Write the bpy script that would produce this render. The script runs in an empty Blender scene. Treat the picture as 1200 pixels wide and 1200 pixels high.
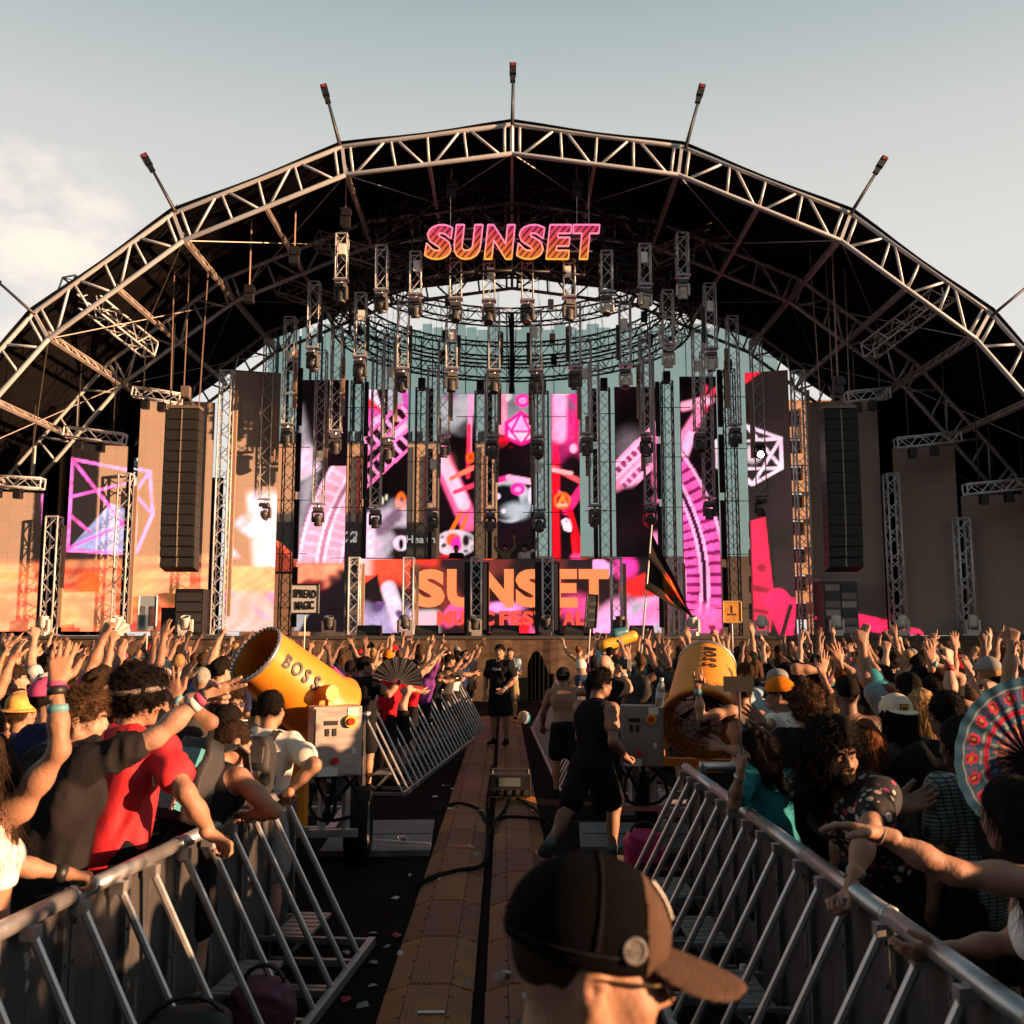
import bpy, bmesh, math, random
import numpy as np
from mathutils import Vector, Matrix
random.seed(7); RNG = np.random.default_rng(7)
S = bpy.context.scene
COL = S.collection
# ---------------------------------------------------------------- camera
F_PX = 1150.0                       # focal length in pixels of the 1200 px photograph
CAM_H = 2.0
PITCH = math.atan(145.0 / F_PX)
cam_d = bpy.data.cameras.new('camera'); cam = bpy.data.objects.new('camera', cam_d); COL.objects.link(cam)
cam.location = (0, 0, CAM_H); cam.rotation_euler = (math.pi/2 + PITCH, 0, 0)
cam_d.sensor_width = 36; cam_d.lens = 36*F_PX/1200; cam_d.clip_end = 5000; cam_d.clip_start = 0.05
cam_d.dof.use_dof = True; cam_d.dof.focus_distance = 13.0; cam_d.dof.aperture_fstop = 5.0
S.camera = cam
# ---------------------------------------------------------------- sky and sun
SUN_EL, SUN_AZ = math.radians(8.5), math.radians(106.5)      # azimuth clockwise from +Y (the stage)
world = bpy.data.worlds.new('World'); S.world = world; world.use_nodes = True
wn = world.node_tree.nodes; wl = world.node_tree.links
bg = wn['Background']
sky = wn.new('ShaderNodeTexSky'); sky.sky_type = 'NISHITA'; sky.sun_disc = False
sky.sun_elevation = SUN_EL; sky.sun_rotation = SUN_AZ; sky.air_density = 1.0; sky.dust_density = 2.0; sky.ozone_density = 1.5
# hazy evening sky: pale cream at the horizon, teal higher up, all the way round
tc = wn.new('ShaderNodeTexCoord'); sx = wn.new('ShaderNodeSeparateXYZ'); wl.new(tc.outputs['Generated'], sx.inputs[0])
rp = wn.new('ShaderNodeValToRGB'); wl.new(sx.outputs['Z'], rp.inputs[0]); el = rp.color_ramp.elements
for i_, (p_, c_) in enumerate(((0.0, (.60, .575, .535)), (1.0, (.03, .06, .07)), (.34, (.575, .555, .525)), (.46, (.465, .472, .45)), (.55, (.31, .37, .368)), (.66, (.13, .21, .23)))):
    e_ = el[i_] if i_ < 2 else el.new(p_)
    e_.position = p_; e_.color = (*c_, 1)
def wmix(a, b, fac, mode='MIX'):
    m = wn.new('ShaderNodeMix'); m.data_type = 'RGBA'; m.blend_type = mode
    if isinstance(fac, float): m.inputs[0].default_value = fac
    else: wl.new(fac, m.inputs[0])
    for k_, s_ in ((6, a), (7, b)):
        if isinstance(s_, tuple): m.inputs[k_].default_value = s_
        else: wl.new(s_, m.inputs[k_])
    return m.outputs[2]
SKY_GAIN = 0.44                     # picture brightness of the haze at the exposure below
haze = wmix(rp.outputs[0], (SKY_GAIN/.11,)*3+(1,), 1.0, 'MULTIPLY')
hsv = wn.new('ShaderNodeHueSaturation'); hsv.inputs['Saturation'].default_value = .6; wl.new(sky.outputs[0], hsv.inputs['Color'])
base_sky = wmix(hsv.outputs[0], haze, .92)
# cloud bank low in the sky beyond the sunlit wing
def sky_dir(px, py):
    u = (px-600)/F_PX; v = (600-py)/F_PX; c, s = math.cos(PITCH), math.sin(PITCH); return Vector((u, c-v*s, s+v*c)).normalized()
dp = wn.new('ShaderNodeVectorMath'); dp.operation = 'DOT_PRODUCT'; nv = wn.new('ShaderNodeVectorMath'); nv.operation = 'NORMALIZE'
wl.new(tc.outputs['Generated'], nv.inputs[0]); wl.new(nv.outputs[0], dp.inputs[0]); dp.inputs[1].default_value = sky_dir(-10, 350)
mr_ = wn.new('ShaderNodeMapRange'); mr_.interpolation_type = 'SMOOTHERSTEP'; mr_.inputs['From Min'].default_value = math.cos(.20); mr_.inputs['From Max'].default_value = math.cos(.04); wl.new(dp.outputs['Value'], mr_.inputs[0])
mp = wn.new('ShaderNodeMapping'); mp.inputs['Scale'].default_value = (1, 1, 1.9); nz = wn.new('ShaderNodeTexNoise'); nz.inputs['Scale'].default_value = 9; nz.inputs['Detail'].default_value = 8; nz.inputs['Roughness'].default_value = .6
wl.new(tc.outputs['Generated'], mp.inputs[0]); wl.new(mp.outputs[0], nz.inputs[0])
r2_ = wn.new('ShaderNodeMapRange'); r2_.interpolation_type = 'SMOOTHSTEP'; r2_.inputs['From Min'].default_value = .38; r2_.inputs['From Max'].default_value = .66; wl.new(nz.outputs[0], r2_.inputs[0])
ml = wn.new('ShaderNodeMath'); ml.operation = 'MULTIPLY'; wl.new(mr_.outputs[0], ml.inputs[0]); wl.new(r2_.outputs[0], ml.inputs[1])
g_ = SKY_GAIN/.11
wl.new(wmix(base_sky, (.80*g_, .70*g_, .60*g_, 1), ml.outputs[0]), bg.inputs[0])
bg.inputs['Strength'].default_value = 0.11
sun_d = bpy.data.lights.new('sun', 'SUN'); sun_d.energy = 5.0; sun_d.angle = math.radians(0.6); sun_d.color = (1.0, 0.55, 0.29)
sun = bpy.data.objects.new('sun', sun_d); COL.objects.link(sun)
SUN_DIR = Vector((math.sin(SUN_AZ)*math.cos(SUN_EL), math.cos(SUN_AZ)*math.cos(SUN_EL), math.sin(SUN_EL)))
sun.rotation_euler = SUN_DIR.to_track_quat('Z', 'Y').to_euler(); sun.location = (30, -20, 30)
S.view_settings.view_transform = 'Standard'; S.view_settings.look = 'None'
S.view_settings.exposure = 1.65; S.view_settings.gamma = 1.0
S.render.engine = 'CYCLES'
# ---------------------------------------------------------------- helpers
def W(px, py, Y):
    """photo pixel -> world point on the vertical plane at distance Y"""
    u = (px-600)/F_PX; v = (600-py)/F_PX
    c, s = math.cos(PITCH), math.sin(PITCH)
    d = Vector((u, c - v*s, s + v*c))
    return Vector((0, 0, CAM_H)) + d*(Y/d.y)
def G(px, py, z=0.0):
    """photo pixel -> world point on the horizontal plane z"""
    u = (px-600)/F_PX; v = (600-py)/F_PX
    c, s = math.cos(PITCH), math.sin(PITCH)
    d = Vector((u, c - v*s, s + v*c))
    return Vector((0, 0, CAM_H)) + d*((z-CAM_H)/d.z)
def X_at(px, Y): return (px-600)/F_PX*Y*1.008
def tag(o, label=None, cat=None, group=None, kind=None):
    if label: o['label'] = label
    if cat: o['category'] = cat
    if group: o['group'] = group
    if kind: o['kind'] = kind
    return o
def vnoise(p, seed=0):
    """value noise on points (n,3)"""
    i = np.floor(p).astype(np.int64); f = p-i; f = f*f*(3-2*f); out = np.zeros(len(p))
    for dx in (0, 1):
        for dy in (0, 1):
            for dz in (0, 1):
                h = ((i[:, 0]+dx)*374761393+(i[:, 1]+dy)*668265263+(i[:, 2]+dz)*2147483647+seed*144665) & 0x7fffffff
                h = ((h ^ (h >> 13))*1274126177) & 0x7fffffff; r = ((h ^ (h >> 16)) & 0xffff)/65535.0
                out += r*(f[:, 0] if dx else 1-f[:, 0])*(f[:, 1] if dy else 1-f[:, 1])*(f[:, 2] if dz else 1-f[:, 2])
    return out*2-1
MATS = {}
def mat(name, col=(.5, .5, .5), rough=.6, metal=0.0, emit=None, es=1.0, noise=0.0, nscale=8.0, bump=0.0, bscale=40.0, alpha=None, trans=0.0, sss=0.0, stretch=None):
    if name in MATS: return MATS[name]
    m = bpy.data.materials.new(name); m.use_nodes = True; nt = m.node_tree; b = nt.nodes['Principled BSDF']
    b.inputs['Base Color'].default_value = (*col, 1); b.inputs['Roughness'].default_value = rough; b.inputs['Metallic'].default_value = metal
    if rough >= .78: b.inputs['Specular IOR Level'].default_value = .04
    if trans: b.inputs['Transmission Weight'].default_value = trans
    if sss:
        b.inputs['Subsurface Weight'].default_value = sss; b.inputs['Subsurface Radius'].default_value = (.012, .005, .003); b.inputs['Subsurface Scale'].default_value = 1.0
    if emit:
        b.inputs['Emission Color'].default_value = (*emit, 1); b.inputs['Emission Strength'].default_value = es
    if noise or bump:
        t = nt.nodes.new('ShaderNodeTexCoord'); src = t.outputs['Object']
        if stretch:
            mpp = nt.nodes.new('ShaderNodeMapping'); mpp.inputs['Scale'].default_value = stretch
            nt.links.new(src, mpp.inputs[0]); src = mpp.outputs[0]
    if noise:
        n = nt.nodes.new('ShaderNodeTexNoise'); n.inputs['Scale'].default_value = nscale; n.inputs['Detail'].default_value = 6; n.inputs['Roughness'].default_value = .65
        r = nt.nodes.new('ShaderNodeValToRGB')
        r.color_ramp.elements[0].position = .3; r.color_ramp.elements[1].position = .72
        r.color_ramp.elements[0].color = (*[max(0, c*(1-noise)) for c in col], 1)
        r.color_ramp.elements[1].color = (*[min(1, c*(1+noise)) for c in col], 1)
        nt.links.new(src, n.inputs[0]); nt.links.new(n.outputs[0], r.inputs[0]); nt.links.new(r.outputs[0], b.inputs['Base Color'])
        rr = nt.nodes.new('ShaderNodeMapRange'); rr.inputs['To Min'].default_value = max(.05, rough-.15); rr.inputs['To Max'].default_value = min(1, rough+.15)
        nt.links.new(n.outputs[0], rr.inputs[0]); nt.links.new(rr.outputs[0], b.inputs['Roughness'])
    if bump:
        n2 = nt.nodes.new('ShaderNodeTexNoise'); n2.inputs['Scale'].default_value = bscale; n2.inputs['Detail'].default_value = 5
        bp = nt.nodes.new('ShaderNodeBump'); bp.inputs['Strength'].default_value = bump; bp.inputs['Distance'].default_value = .01
        nt.links.new(src, n2.inputs[0]); nt.links.new(n2.outputs[0], bp.inputs['Height']); nt.links.new(bp.outputs[0], b.inputs['Normal'])
    MATS[name] = m
    return m
class MB:
    """collects simple solids into one mesh"""
    def __init__(s): s.v = []; s.f = []; s.mi = []; s.cur = 0
    def add(s, vs, fs):
        o = len(s.v); s.v += [tuple(x) for x in vs]; s.f += [tuple(i+o for i in f) for f in fs]; s.mi += [s.cur]*len(fs)
    def box(s, c, d, R=None):
        vs = []
        for z in (-.5, .5):
            for x, y in ((-.5, -.5), (.5, -.5), (.5, .5), (-.5, .5)):
                p = Vector((x*d[0], y*d[1], z*d[2]))
                if R: p = R @ p
                vs.append(Vector(c)+p)
        s.add(vs, [(3, 2, 1, 0), (4, 5, 6, 7), (0, 1, 5, 4), (1, 2, 6, 5), (2, 3, 7, 6), (3, 0, 4, 7)]); return s
    def tube(s, a, b, r, n=6, r2=None, cap=True):
        a = Vector(a); b = Vector(b); d = b-a
        if d.length < 1e-6: return s
        d.normalize(); u = d.orthogonal().normalized(); w = d.cross(u); r2 = r if r2 is None else r2
        vs = [a+(u*math.cos(2*math.pi*i/n)+w*math.sin(2*math.pi*i/n))*r for i in range(n)] + \
             [b+(u*math.cos(2*math.pi*i/n)+w*math.sin(2*math.pi*i/n))*r2 for i in range(n)]
        fs = [(i, (i+1) % n, n+(i+1) % n, n+i) for i in range(n)]
        if cap: fs += [tuple(range(n-1, -1, -1)), tuple(range(n, 2*n))]
        s.add(vs, fs); return s
    def bar(s, a, b, w, h=None, up=(0, 0, 1)):
        a = Vector(a); b = Vector(b); d = (b-a); L = d.length; d.normalize(); h = w if h is None else h
        up = Vector(up); x = d.cross(up)
        if x.length < 1e-4: x = d.orthogonal()
        x.normalize(); y = x.cross(d)
        R = Matrix((x, d, y)).transposed(); s.box((a+b)/2, (w, L, h), R); return s
    def path(s, pts, r, n=6):
        for a, b in zip(pts[:-1], pts[1:]): s.tube(a, b, r, n)
        return s
    def lathe(s, prof, n=20, M=None, close=False):
        """profile [(r,z)] about z, M places it"""
        M = M or Matrix.Identity(4); vs = []; k = len(prof)
        for i in range(n):
            a = 2*math.pi*i/n
            for r, z in prof: vs.append(M @ Vector((r*math.cos(a), r*math.sin(a), z)))
        fs = []
        for i in range(n):
            j = (i+1) % n
            for q in range(k-1): fs.append((i*k+q, j*k+q, j*k+q+1, i*k+q+1))
            if close: fs.append((i*k+k-1, j*k+k-1, j*k, i*k))
        s.add(vs, fs); return s
    def prism(s, pts, a, b, ax=1):
        """polygon in xz (ax=1) extruded from y=a to y=b"""
        n = len(pts)
        def P(p, t): return (p[0], t, p[1]) if ax == 1 else ((t, p[0], p[1]) if ax == 0 else (p[0], p[1], t))
        vs = [P(p, a) for p in pts]+[P(p, b) for p in pts]
        s.add(vs, [tuple(range(n)), tuple(range(2*n-1, n-1, -1))]+[((i+1) % n, i, n+i, n+(i+1) % n) for i in range(n)]); return s
    def mesh(s, name, smooth=False):
        me = bpy.data.meshes.new(name); me.from_pydata(s.v, [], s.f)
        if smooth: me.polygons.foreach_set('use_smooth', [True]*len(s.f))
        if any(s.mi): me.polygons.foreach_set('material_index', s.mi)
        me.update(); return me
    def build(s, name, m, parent=None, smooth=False, **kw): return obj(name, s.mesh(name, smooth), m, parent, **kw)
def obj(name, me, m=None, parent=None, loc=None, rot=None, M=None):
    o = bpy.data.objects.new(name, me); COL.objects.link(o)
    if m is not None and me is not None and len(me.materials) == 0:
        for q in (m if isinstance(m, (list, tuple)) else [m]): me.materials.append(q)
    if parent: o.parent = parent
    if loc is not None: o.location = loc
    if rot is not None: o.rotation_euler = rot
    if M is not None: o.matrix_local = M
    return o
def inst(name, me, m, parent=None, loc=None, rot=None, M=None):
    """shared mesh, material per object"""
    o = bpy.data.objects.new(name, me); COL.objects.link(o)
    if len(me.materials) == 0: me.materials.append(m)
    o.material_slots[0].link = 'OBJECT'; o.material_slots[0].material = m
    if parent: o.parent = parent
    if loc is not None: o.location = loc
    if rot is not None: o.rotation_euler = rot
    if M is not None: o.matrix_local = M
    return o
def empty(name, loc=(0, 0, 0), rz=0.0, label=None, cat=None, group=None):
    o = bpy.data.objects.new(name, None); COL.objects.link(o); o.location = loc; o.rotation_euler = (0, 0, rz); o.empty_display_size = .2
    return tag(o, label, cat, group)
def copy_tree(o, parent=None):
    c = o.copy(); COL.objects.link(c); c.parent = parent
    for ch in list(o.children): copy_tree(ch, c)
    return c
def text_mesh(txt, size, depth, bold=0.0, align='CENTER', shear=0.0, space=1.0, bevel=0.0):
    cu = bpy.data.curves.new('t', 'FONT'); cu.body = txt; cu.size = size; cu.extrude = depth/2; cu.offset = bold; cu.align_x = align; cu.align_y = 'CENTER'
    cu.shear = shear; cu.space_character = space; cu.bevel_depth = bevel; cu.resolution_u = 4
    o = bpy.data.objects.new('t', cu); COL.objects.link(o)
    bpy.context.view_layer.update()
    me = bpy.data.meshes.new_from_object(o.evaluated_get(bpy.context.evaluated_depsgraph_get()))
    bpy.data.objects.remove(o); bpy.data.curves.remove(cu); return me
def fit_mesh(me, w, h):
    """scale an xy text mesh to w x h centred on the origin"""
    co = np.empty(len(me.vertices)*3); me.vertices.foreach_get('co', co); co = co.reshape(-1, 3)
    lo, hi = co.min(0), co.max(0)
    co[:, 0] = (co[:, 0]-(lo[0]+hi[0])/2)*w/(hi[0]-lo[0]); co[:, 1] = (co[:, 1]-(lo[1]+hi[1])/2)*h/(hi[1]-lo[1])
    me.vertices.foreach_set('co', co.ravel()); me.update(); return me
def ordinal(n): return ('first', 'second', 'third', 'fourth', 'fifth', 'sixth', 'seventh', 'eighth', 'ninth', 'tenth', 'eleventh', 'twelfth', 'thirteenth', 'fourteenth', 'fifteenth', 'sixteenth', 'seventeenth', 'eighteenth', 'nineteenth', 'twentieth')[n] if n < 20 else 'twenty-'+ordinal(n-20)
ALU = mat('aluminium', (.56, .58, .60), .45, .3, noise=.18, nscale=5)
STEEL = mat('galvanised_steel', (.42, .42, .43), .38, .75, noise=.25, nscale=9)
DARKSTEEL = mat('dark_steel', (.045, .042, .04), .5, .3)
BLACK = mat('black_plastic', (.006, .006, .0065), .55)
BLACKCLOTH = mat('black_drape', (.005, .0045, .0045), .95, noise=.3, nscale=3)
RUBBER = mat('rubber', (.015, .015, .015), .85, noise=.3, nscale=20)
WHITE = mat('white_plastic', (.6, .58, .55), .5)
ARCHM = mat('arch_steel', (.50, .52, .54), .45, .3, noise=.2, nscale=2)
LENS = mat('lens_glass', (.05, .06, .08), .08, .0)
# ================================================================ GROUND
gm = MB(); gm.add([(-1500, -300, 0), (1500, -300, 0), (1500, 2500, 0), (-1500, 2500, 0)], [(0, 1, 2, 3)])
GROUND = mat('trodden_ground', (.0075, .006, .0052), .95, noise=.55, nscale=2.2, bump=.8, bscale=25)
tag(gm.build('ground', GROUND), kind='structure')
# ================================================================ STAGE ROOF
YA = (27.6, 32.9, 39.0)                   # the three arches
NODE_T = [W(*p, YA[0]) for p in ((600, 146), (799, 172), (997, 250), (1160, 366))]
NODE_B = [W(*p, YA[0]) for p in ((600, 180), (795, 205), (985, 282), (1143, 397))]
def extend(ns):
    pts = [(p.x, p.z) for p in ns]
    # go on round the arch with the same turn until the ground
    while pts[-1][1] > 0.05:
        a, b = Vector(pts[-2]), Vector(pts[-1]); d = b-a; ang = math.atan2(d.y, d.x)-math.radians(13.2)
        L = d.length; n = b+Vector((math.cos(ang), math.sin(ang)))*L
        if n.y < 0.05: n = b+(n-b)*((b.y)/(b.y-n.y))
        pts.append((n.x, n.y))
    return pts
TT = extend(NODE_T); BB = extend(NODE_B)
def mirror(p): return [(-x, z) for x, z in p[:0:-1]]+p
PT = mirror(TT); PB = mirror(BB)
roof = empty('stage_roof', (0, YA[0], 0), label='arched black stage roof of steel trusses over the festival stage', cat='stage roof')
def rpart(name, mb, m, parent=None, smooth=False):
    o = mb.build(name, m, parent or roof, smooth)
    if parent is None: o.matrix_parent_inverse = Matrix.Translation((0, -YA[0], 0))
    return o
bar_cache = {}
def barobj(name, a, b, r, m, parent, n=6):
    a = Vector(a); b = Vector(b); d = b-a
    key = (round(r, 3), n)
    if key not in bar_cache:
        mb = MB(); mb.tube((0, 0, -.5), (0, 0, .5), r, n); bar_cache[key] = mb.mesh(name, True)
    q = d.to_track_quat('Z', 'Y')
    o = inst(name, bar_cache[key], m, parent)
    o.matrix_local = Matrix.LocRotScale((a+b)/2-Vector((0, YA[0], 0)) if parent == roof else (a+b)/2, q, (1, 1, d.length))
    return o
FR = [(.06, 0, .25, 1), (.285, 1, .30, 0), (.32, 1, .47, 0), (.5, 1, .5, 0), (.53, 0, .69, 1), (.715, 1, .73, 0), (.75, 1, .93, 0)]
for k, Y in enumerate(YA):
    np_ = MB()
    for (tx, tz), (bx, bz) in zip(PT, PB): np_.bar((tx, Y, tz), (bx, Y, bz), .07, .09)
    arch = rpart('arch', np_, ARCHM)
    T = [Vector((x, Y, z)) for x, z in PT]; B = [Vector((x, Y, z)) for x, z in PB]
    for i in range(len(T)-1):
        if T[i].z < .3 and T[i+1].z < .3: continue
        for P, r in ((T, .072), (B, .072)): barobj('chord', P[i], P[i+1], r, ARCHM, arch, 8)
        for e in (.045, .955):
            barobj('web_bar', T[i].lerp(T[i+1], e), B[i].lerp(B[i+1], e), .045, ARCHM, arch)
        for f0, s0, f1, s1 in FR:
            a = (T if s0 else B); b = (T if s1 else B)
            barobj('web_bar', a[i].lerp(a[i+1], f0), b[i].lerp(b[i+1], f1), .041, ARCHM, arch)
# lattice purlins that run back between the arches
for i in range(len(PB)):
    for half in (0, 1):
        if half and i == len(PB)-1: continue
        x, z = PB[i] if not half else ((PB[i][0]+PB[i+1][0])/2, (PB[i][1]+PB[i+1][1])/2)
        tx, tz = PT[i] if not half else ((PT[i][0]+PT[i+1][0])/2, (PT[i][1]+PT[i+1][1])/2)
        if z < .4: continue
        q = MB(); n = Vector((tx-x, 0, tz-z)).normalized()
        for Y0, Y1 in zip(YA[:-1], YA[1:]):
            a = Vector((x, Y0+.1, z)); b = Vector((x, Y1-.1, z)); hgt = .34 if not half else .22
            q.bar(a, b, .09, .07, n); q.bar(a+n*hgt, b+n*hgt, .08, .07, n)
            for j in range(14):
                f = j/14; q.bar(a.lerp(b, f)+n*(hgt if j % 2 else 0), a.lerp(b, f+1/14)+n*(0 if j % 2 else hgt), .035)
        rpart('purlin', q, mat('purlin_steel', (.34, .29, .26), .5, .3, noise=.3, nscale=3))
# wire bracing
for i in range(len(PB)-1):
    if PB[i][1] < .5 or PB[i+1][1] < .5: continue
    q = MB()
    for Y0, Y1 in zip(YA[:-1], YA[1:]):
        q.tube((PB[i][0], Y0, PB[i][1]), (PB[i+1][0], Y1, PB[i+1][1]), .018, 4); q.tube((PB[i+1][0], Y0, PB[i+1][1]), (PB[i][0], Y1, PB[i][1]), .018, 4)
    rpart('brace_wire', q, mat('brace_wire', (.25, .22, .2), .5, .4))
# black roof skin, one panel for each bay between two nodes
MEMB = mat('roof_membrane', (.006, .0055, .0055), .9, noise=.35, nscale=1.5, bump=.35, bscale=1.3)
for i in range(len(PT)-1):
    a = Vector((PT[i][0], 0, PT[i][1])); b = Vector((PT[i+1][0], 0, PT[i+1][1])); n = Vector((-(b-a).z, 0, (b-a).x)).normalized()
    na, nb_ = [Vector((p[0], 0, p[1]+3.0)).normalized() for p in (PT[i], PT[i+1])]
    for Y0, Y1 in ((YA[0]-.1, YA[1]), (YA[1]+.004, YA[2]+1.2)):
        q = MB(); N = 6
        for u in range(N):
            fa, fb = u/N, (u+1)/N
            def pt(f, y): return a.lerp(b, f)+na.lerp(nb_, f)*.10+n*(-.07*math.sin(f*math.pi)**2)+Vector((0, y, 0))
            vs = [pt(fa, Y0), pt(fb, Y0), pt(fb, Y1), pt(fa, Y1)]; vs += [p+n*.03 for p in vs]
            q.add(vs, [(0, 1, 2, 3), (7, 6, 5, 4), (1, 0, 4, 5), (3, 2, 6, 7), (0, 3, 7, 4), (2, 1, 5, 6)])
        rpart('roof_panel', q, MEMB)
# hung ladder trusses on the roof flanks
def lattice(a, b, w, m, nb, r=.028, up=(0, 0, 1), h=None, rl=None):
    """box truss a->b : returns (chords MB list, lacing MB)"""
    a = Vector(a); b = Vector(b); d = (b-a).normalized(); u = Vector(up); x = d.cross(u)
    if x.length < 1e-3: x = d.cross(Vector((0, 1, 0)))
    x.normalize(); y = x.cross(d); h = h or w; rl = rl or r*.55
    cs = [x*w/2+y*h/2, x*w/2-y*h/2, -x*w/2-y*h/2, -x*w/2+y*h/2]
    ch = [MB().tube(a+c, b+c, r, 6) for c in cs]; lc = MB()
    for j in range(nb):
        p = a.lerp(b, j/nb); q = a.lerp(b, (j+1)/nb)
        for k in range(4):
            c0, c1 = cs[k], cs[(k+1) % 4]
            if j % 2: c0, c1 = c1, c0
            lc.tube(p+c0, q+c1, rl, 4, cap=False)
    for p in (a, b):
        for k in range(4): lc.tube(p+cs[k], p+cs[(k+1) % 4], r*.9, 5)
    return ch, lc
def truss_thing(name, a, b, w, m, label, cat, group, nb=None, r=.028, up=(0, 0, 1), h=None):
    a = Vector(a); b = Vector(b)
    base = a if a.z < b.z else b
    t = empty(name, base, 0, label, cat, group)
    nb = nb or max(3, int((b-a).length/(w*1.05)))
    ch, lc = lattice(a-base, b-base, w, m, nb, r, up, h)
    for c in ch: c.build('chord', m, t, True)
    lc.build('lacing', m, t)
    return t
for p, q, side in (((78, 332, 28.2), (176, 410, 31.5), 'sunlit'), ((1112, 340, 28.2), (1018, 412, 31.5), 'shaded')):
    truss_thing('slung_truss', W(*p), W(*q), .5, ALU, 'ladder truss slung along the %s flank of the stage roof' % side, 'truss', 'slung roof trusses', 9, .035)
# masts with a lamp head on the crown of the front arch
for i, (bx, by, tx, ty, where) in enumerate(((600, 146, 601, 82, 'on the crown of the arch'), (398, 170, 381, 107, 'on the arch node by the crown, sunlit half'),
        (803, 174, 821, 107, 'on the arch node by the crown, shaded half'), (205, 248, 172, 188, 'on the second arch node, sunlit half'),
        (997, 250, 1033, 191, 'on the second arch node, shaded half'), (40, 368, -12, 322, 'on the lowest arch node, sunlit half'), (1162, 370, 1215, 326, 'on the lowest arch node, shaded half'))):
    a = W(bx, by, YA[0]-.16); b = W(tx, ty, YA[0]-.16)
    t = empty('mast_light', a, 0, 'thin black mast with lamp head ' + where, 'mast light', 'mast lights on the arch')
    d = (b-a).normalized(); L = (b-a).length
    MB().tube((0, 0, 0), d*L, .05, 6, .03).build('mast', DARKSTEEL, t, True)
    MB().tube((.06, 0, 0), d*(L-.1)+Vector((.05, -.03, 0)), .012, 4).build('cable', BLACK, t)
    R = d.to_track_quat('Z', 'Y').to_matrix()
    h = MB().box(d*(L+.02), (.2, .2, .34), R); h.box(d*(L-.28), (.13, .16, .2), R); h.build('lamp_body', BLACK, t)
    MB().box(d*(L+.12)+Vector((0, -.115, 0)), (.12, .03, .1)).build('lens', mat('red_lens', (.25, .02, .015), .2), t)
# ================================================================ STAGE DECK
DECK = 2.0; YS = 30.7
t = empty('stage_platform', (0, YS, 0), label='long stage platform with brown fabric skirt behind the crowd', cat='stage')
MB().box((0, 6.5, DECK-.06), (60, 13, .12)).build('deck', mat('deck_ply', (.03, .028, .026), .6, noise=.3), t)
SK = mat('skirt_cloth', (.115, .078, .052), .95, noise=.45, nscale=6, bump=.9, bscale=14, stretch=(.25, 1, 1))
for i in range(-12, 12):
    q = MB(); n = 10
    for u in range(n):
        xa, xb = i*2.4+u*.24, i*2.4+(u+1)*.24
        def dy(x): return .035*math.sin(x*3.1)+.02*math.sin(x*7.7+1)
        q.add([(xa, dy(xa), 0), (xb, dy(xb), 0), (xb, dy(xb)*.3, DECK-.125), (xa, dy(xa)*.3, DECK-.125)], [(0, 1, 2, 3)])
    q.build('skirt_panel', SK, t, True)
MB().box((0, -.03, DECK-.05), (60, .05, .1)).build('deck_edge', mat('deck_edge', (.05, .042, .036), .7), t)
# opening under the stage with a black curtain
q = MB(); N = 14
for u in range(N):
    f0, f1 = u/N, (u+1)/N
    def cp(f, z): return (W(618+f*32, 770, YS-.25).x, YS-.25+.05*math.sin(f*40), z*(.55+.45*math.sin(math.pi*min(1, f*1.15+.12))))
    q.add([cp(f0, .02), cp(f1, .02), cp(f1, 1.55), cp(f0, 1.55)], [(0, 1, 2, 3)])
o = q.build('service_curtain', BLACKCLOTH, None, True); tag(o, 'black cloth curtain over the hatch in the stage skirt', 'curtain')
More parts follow.
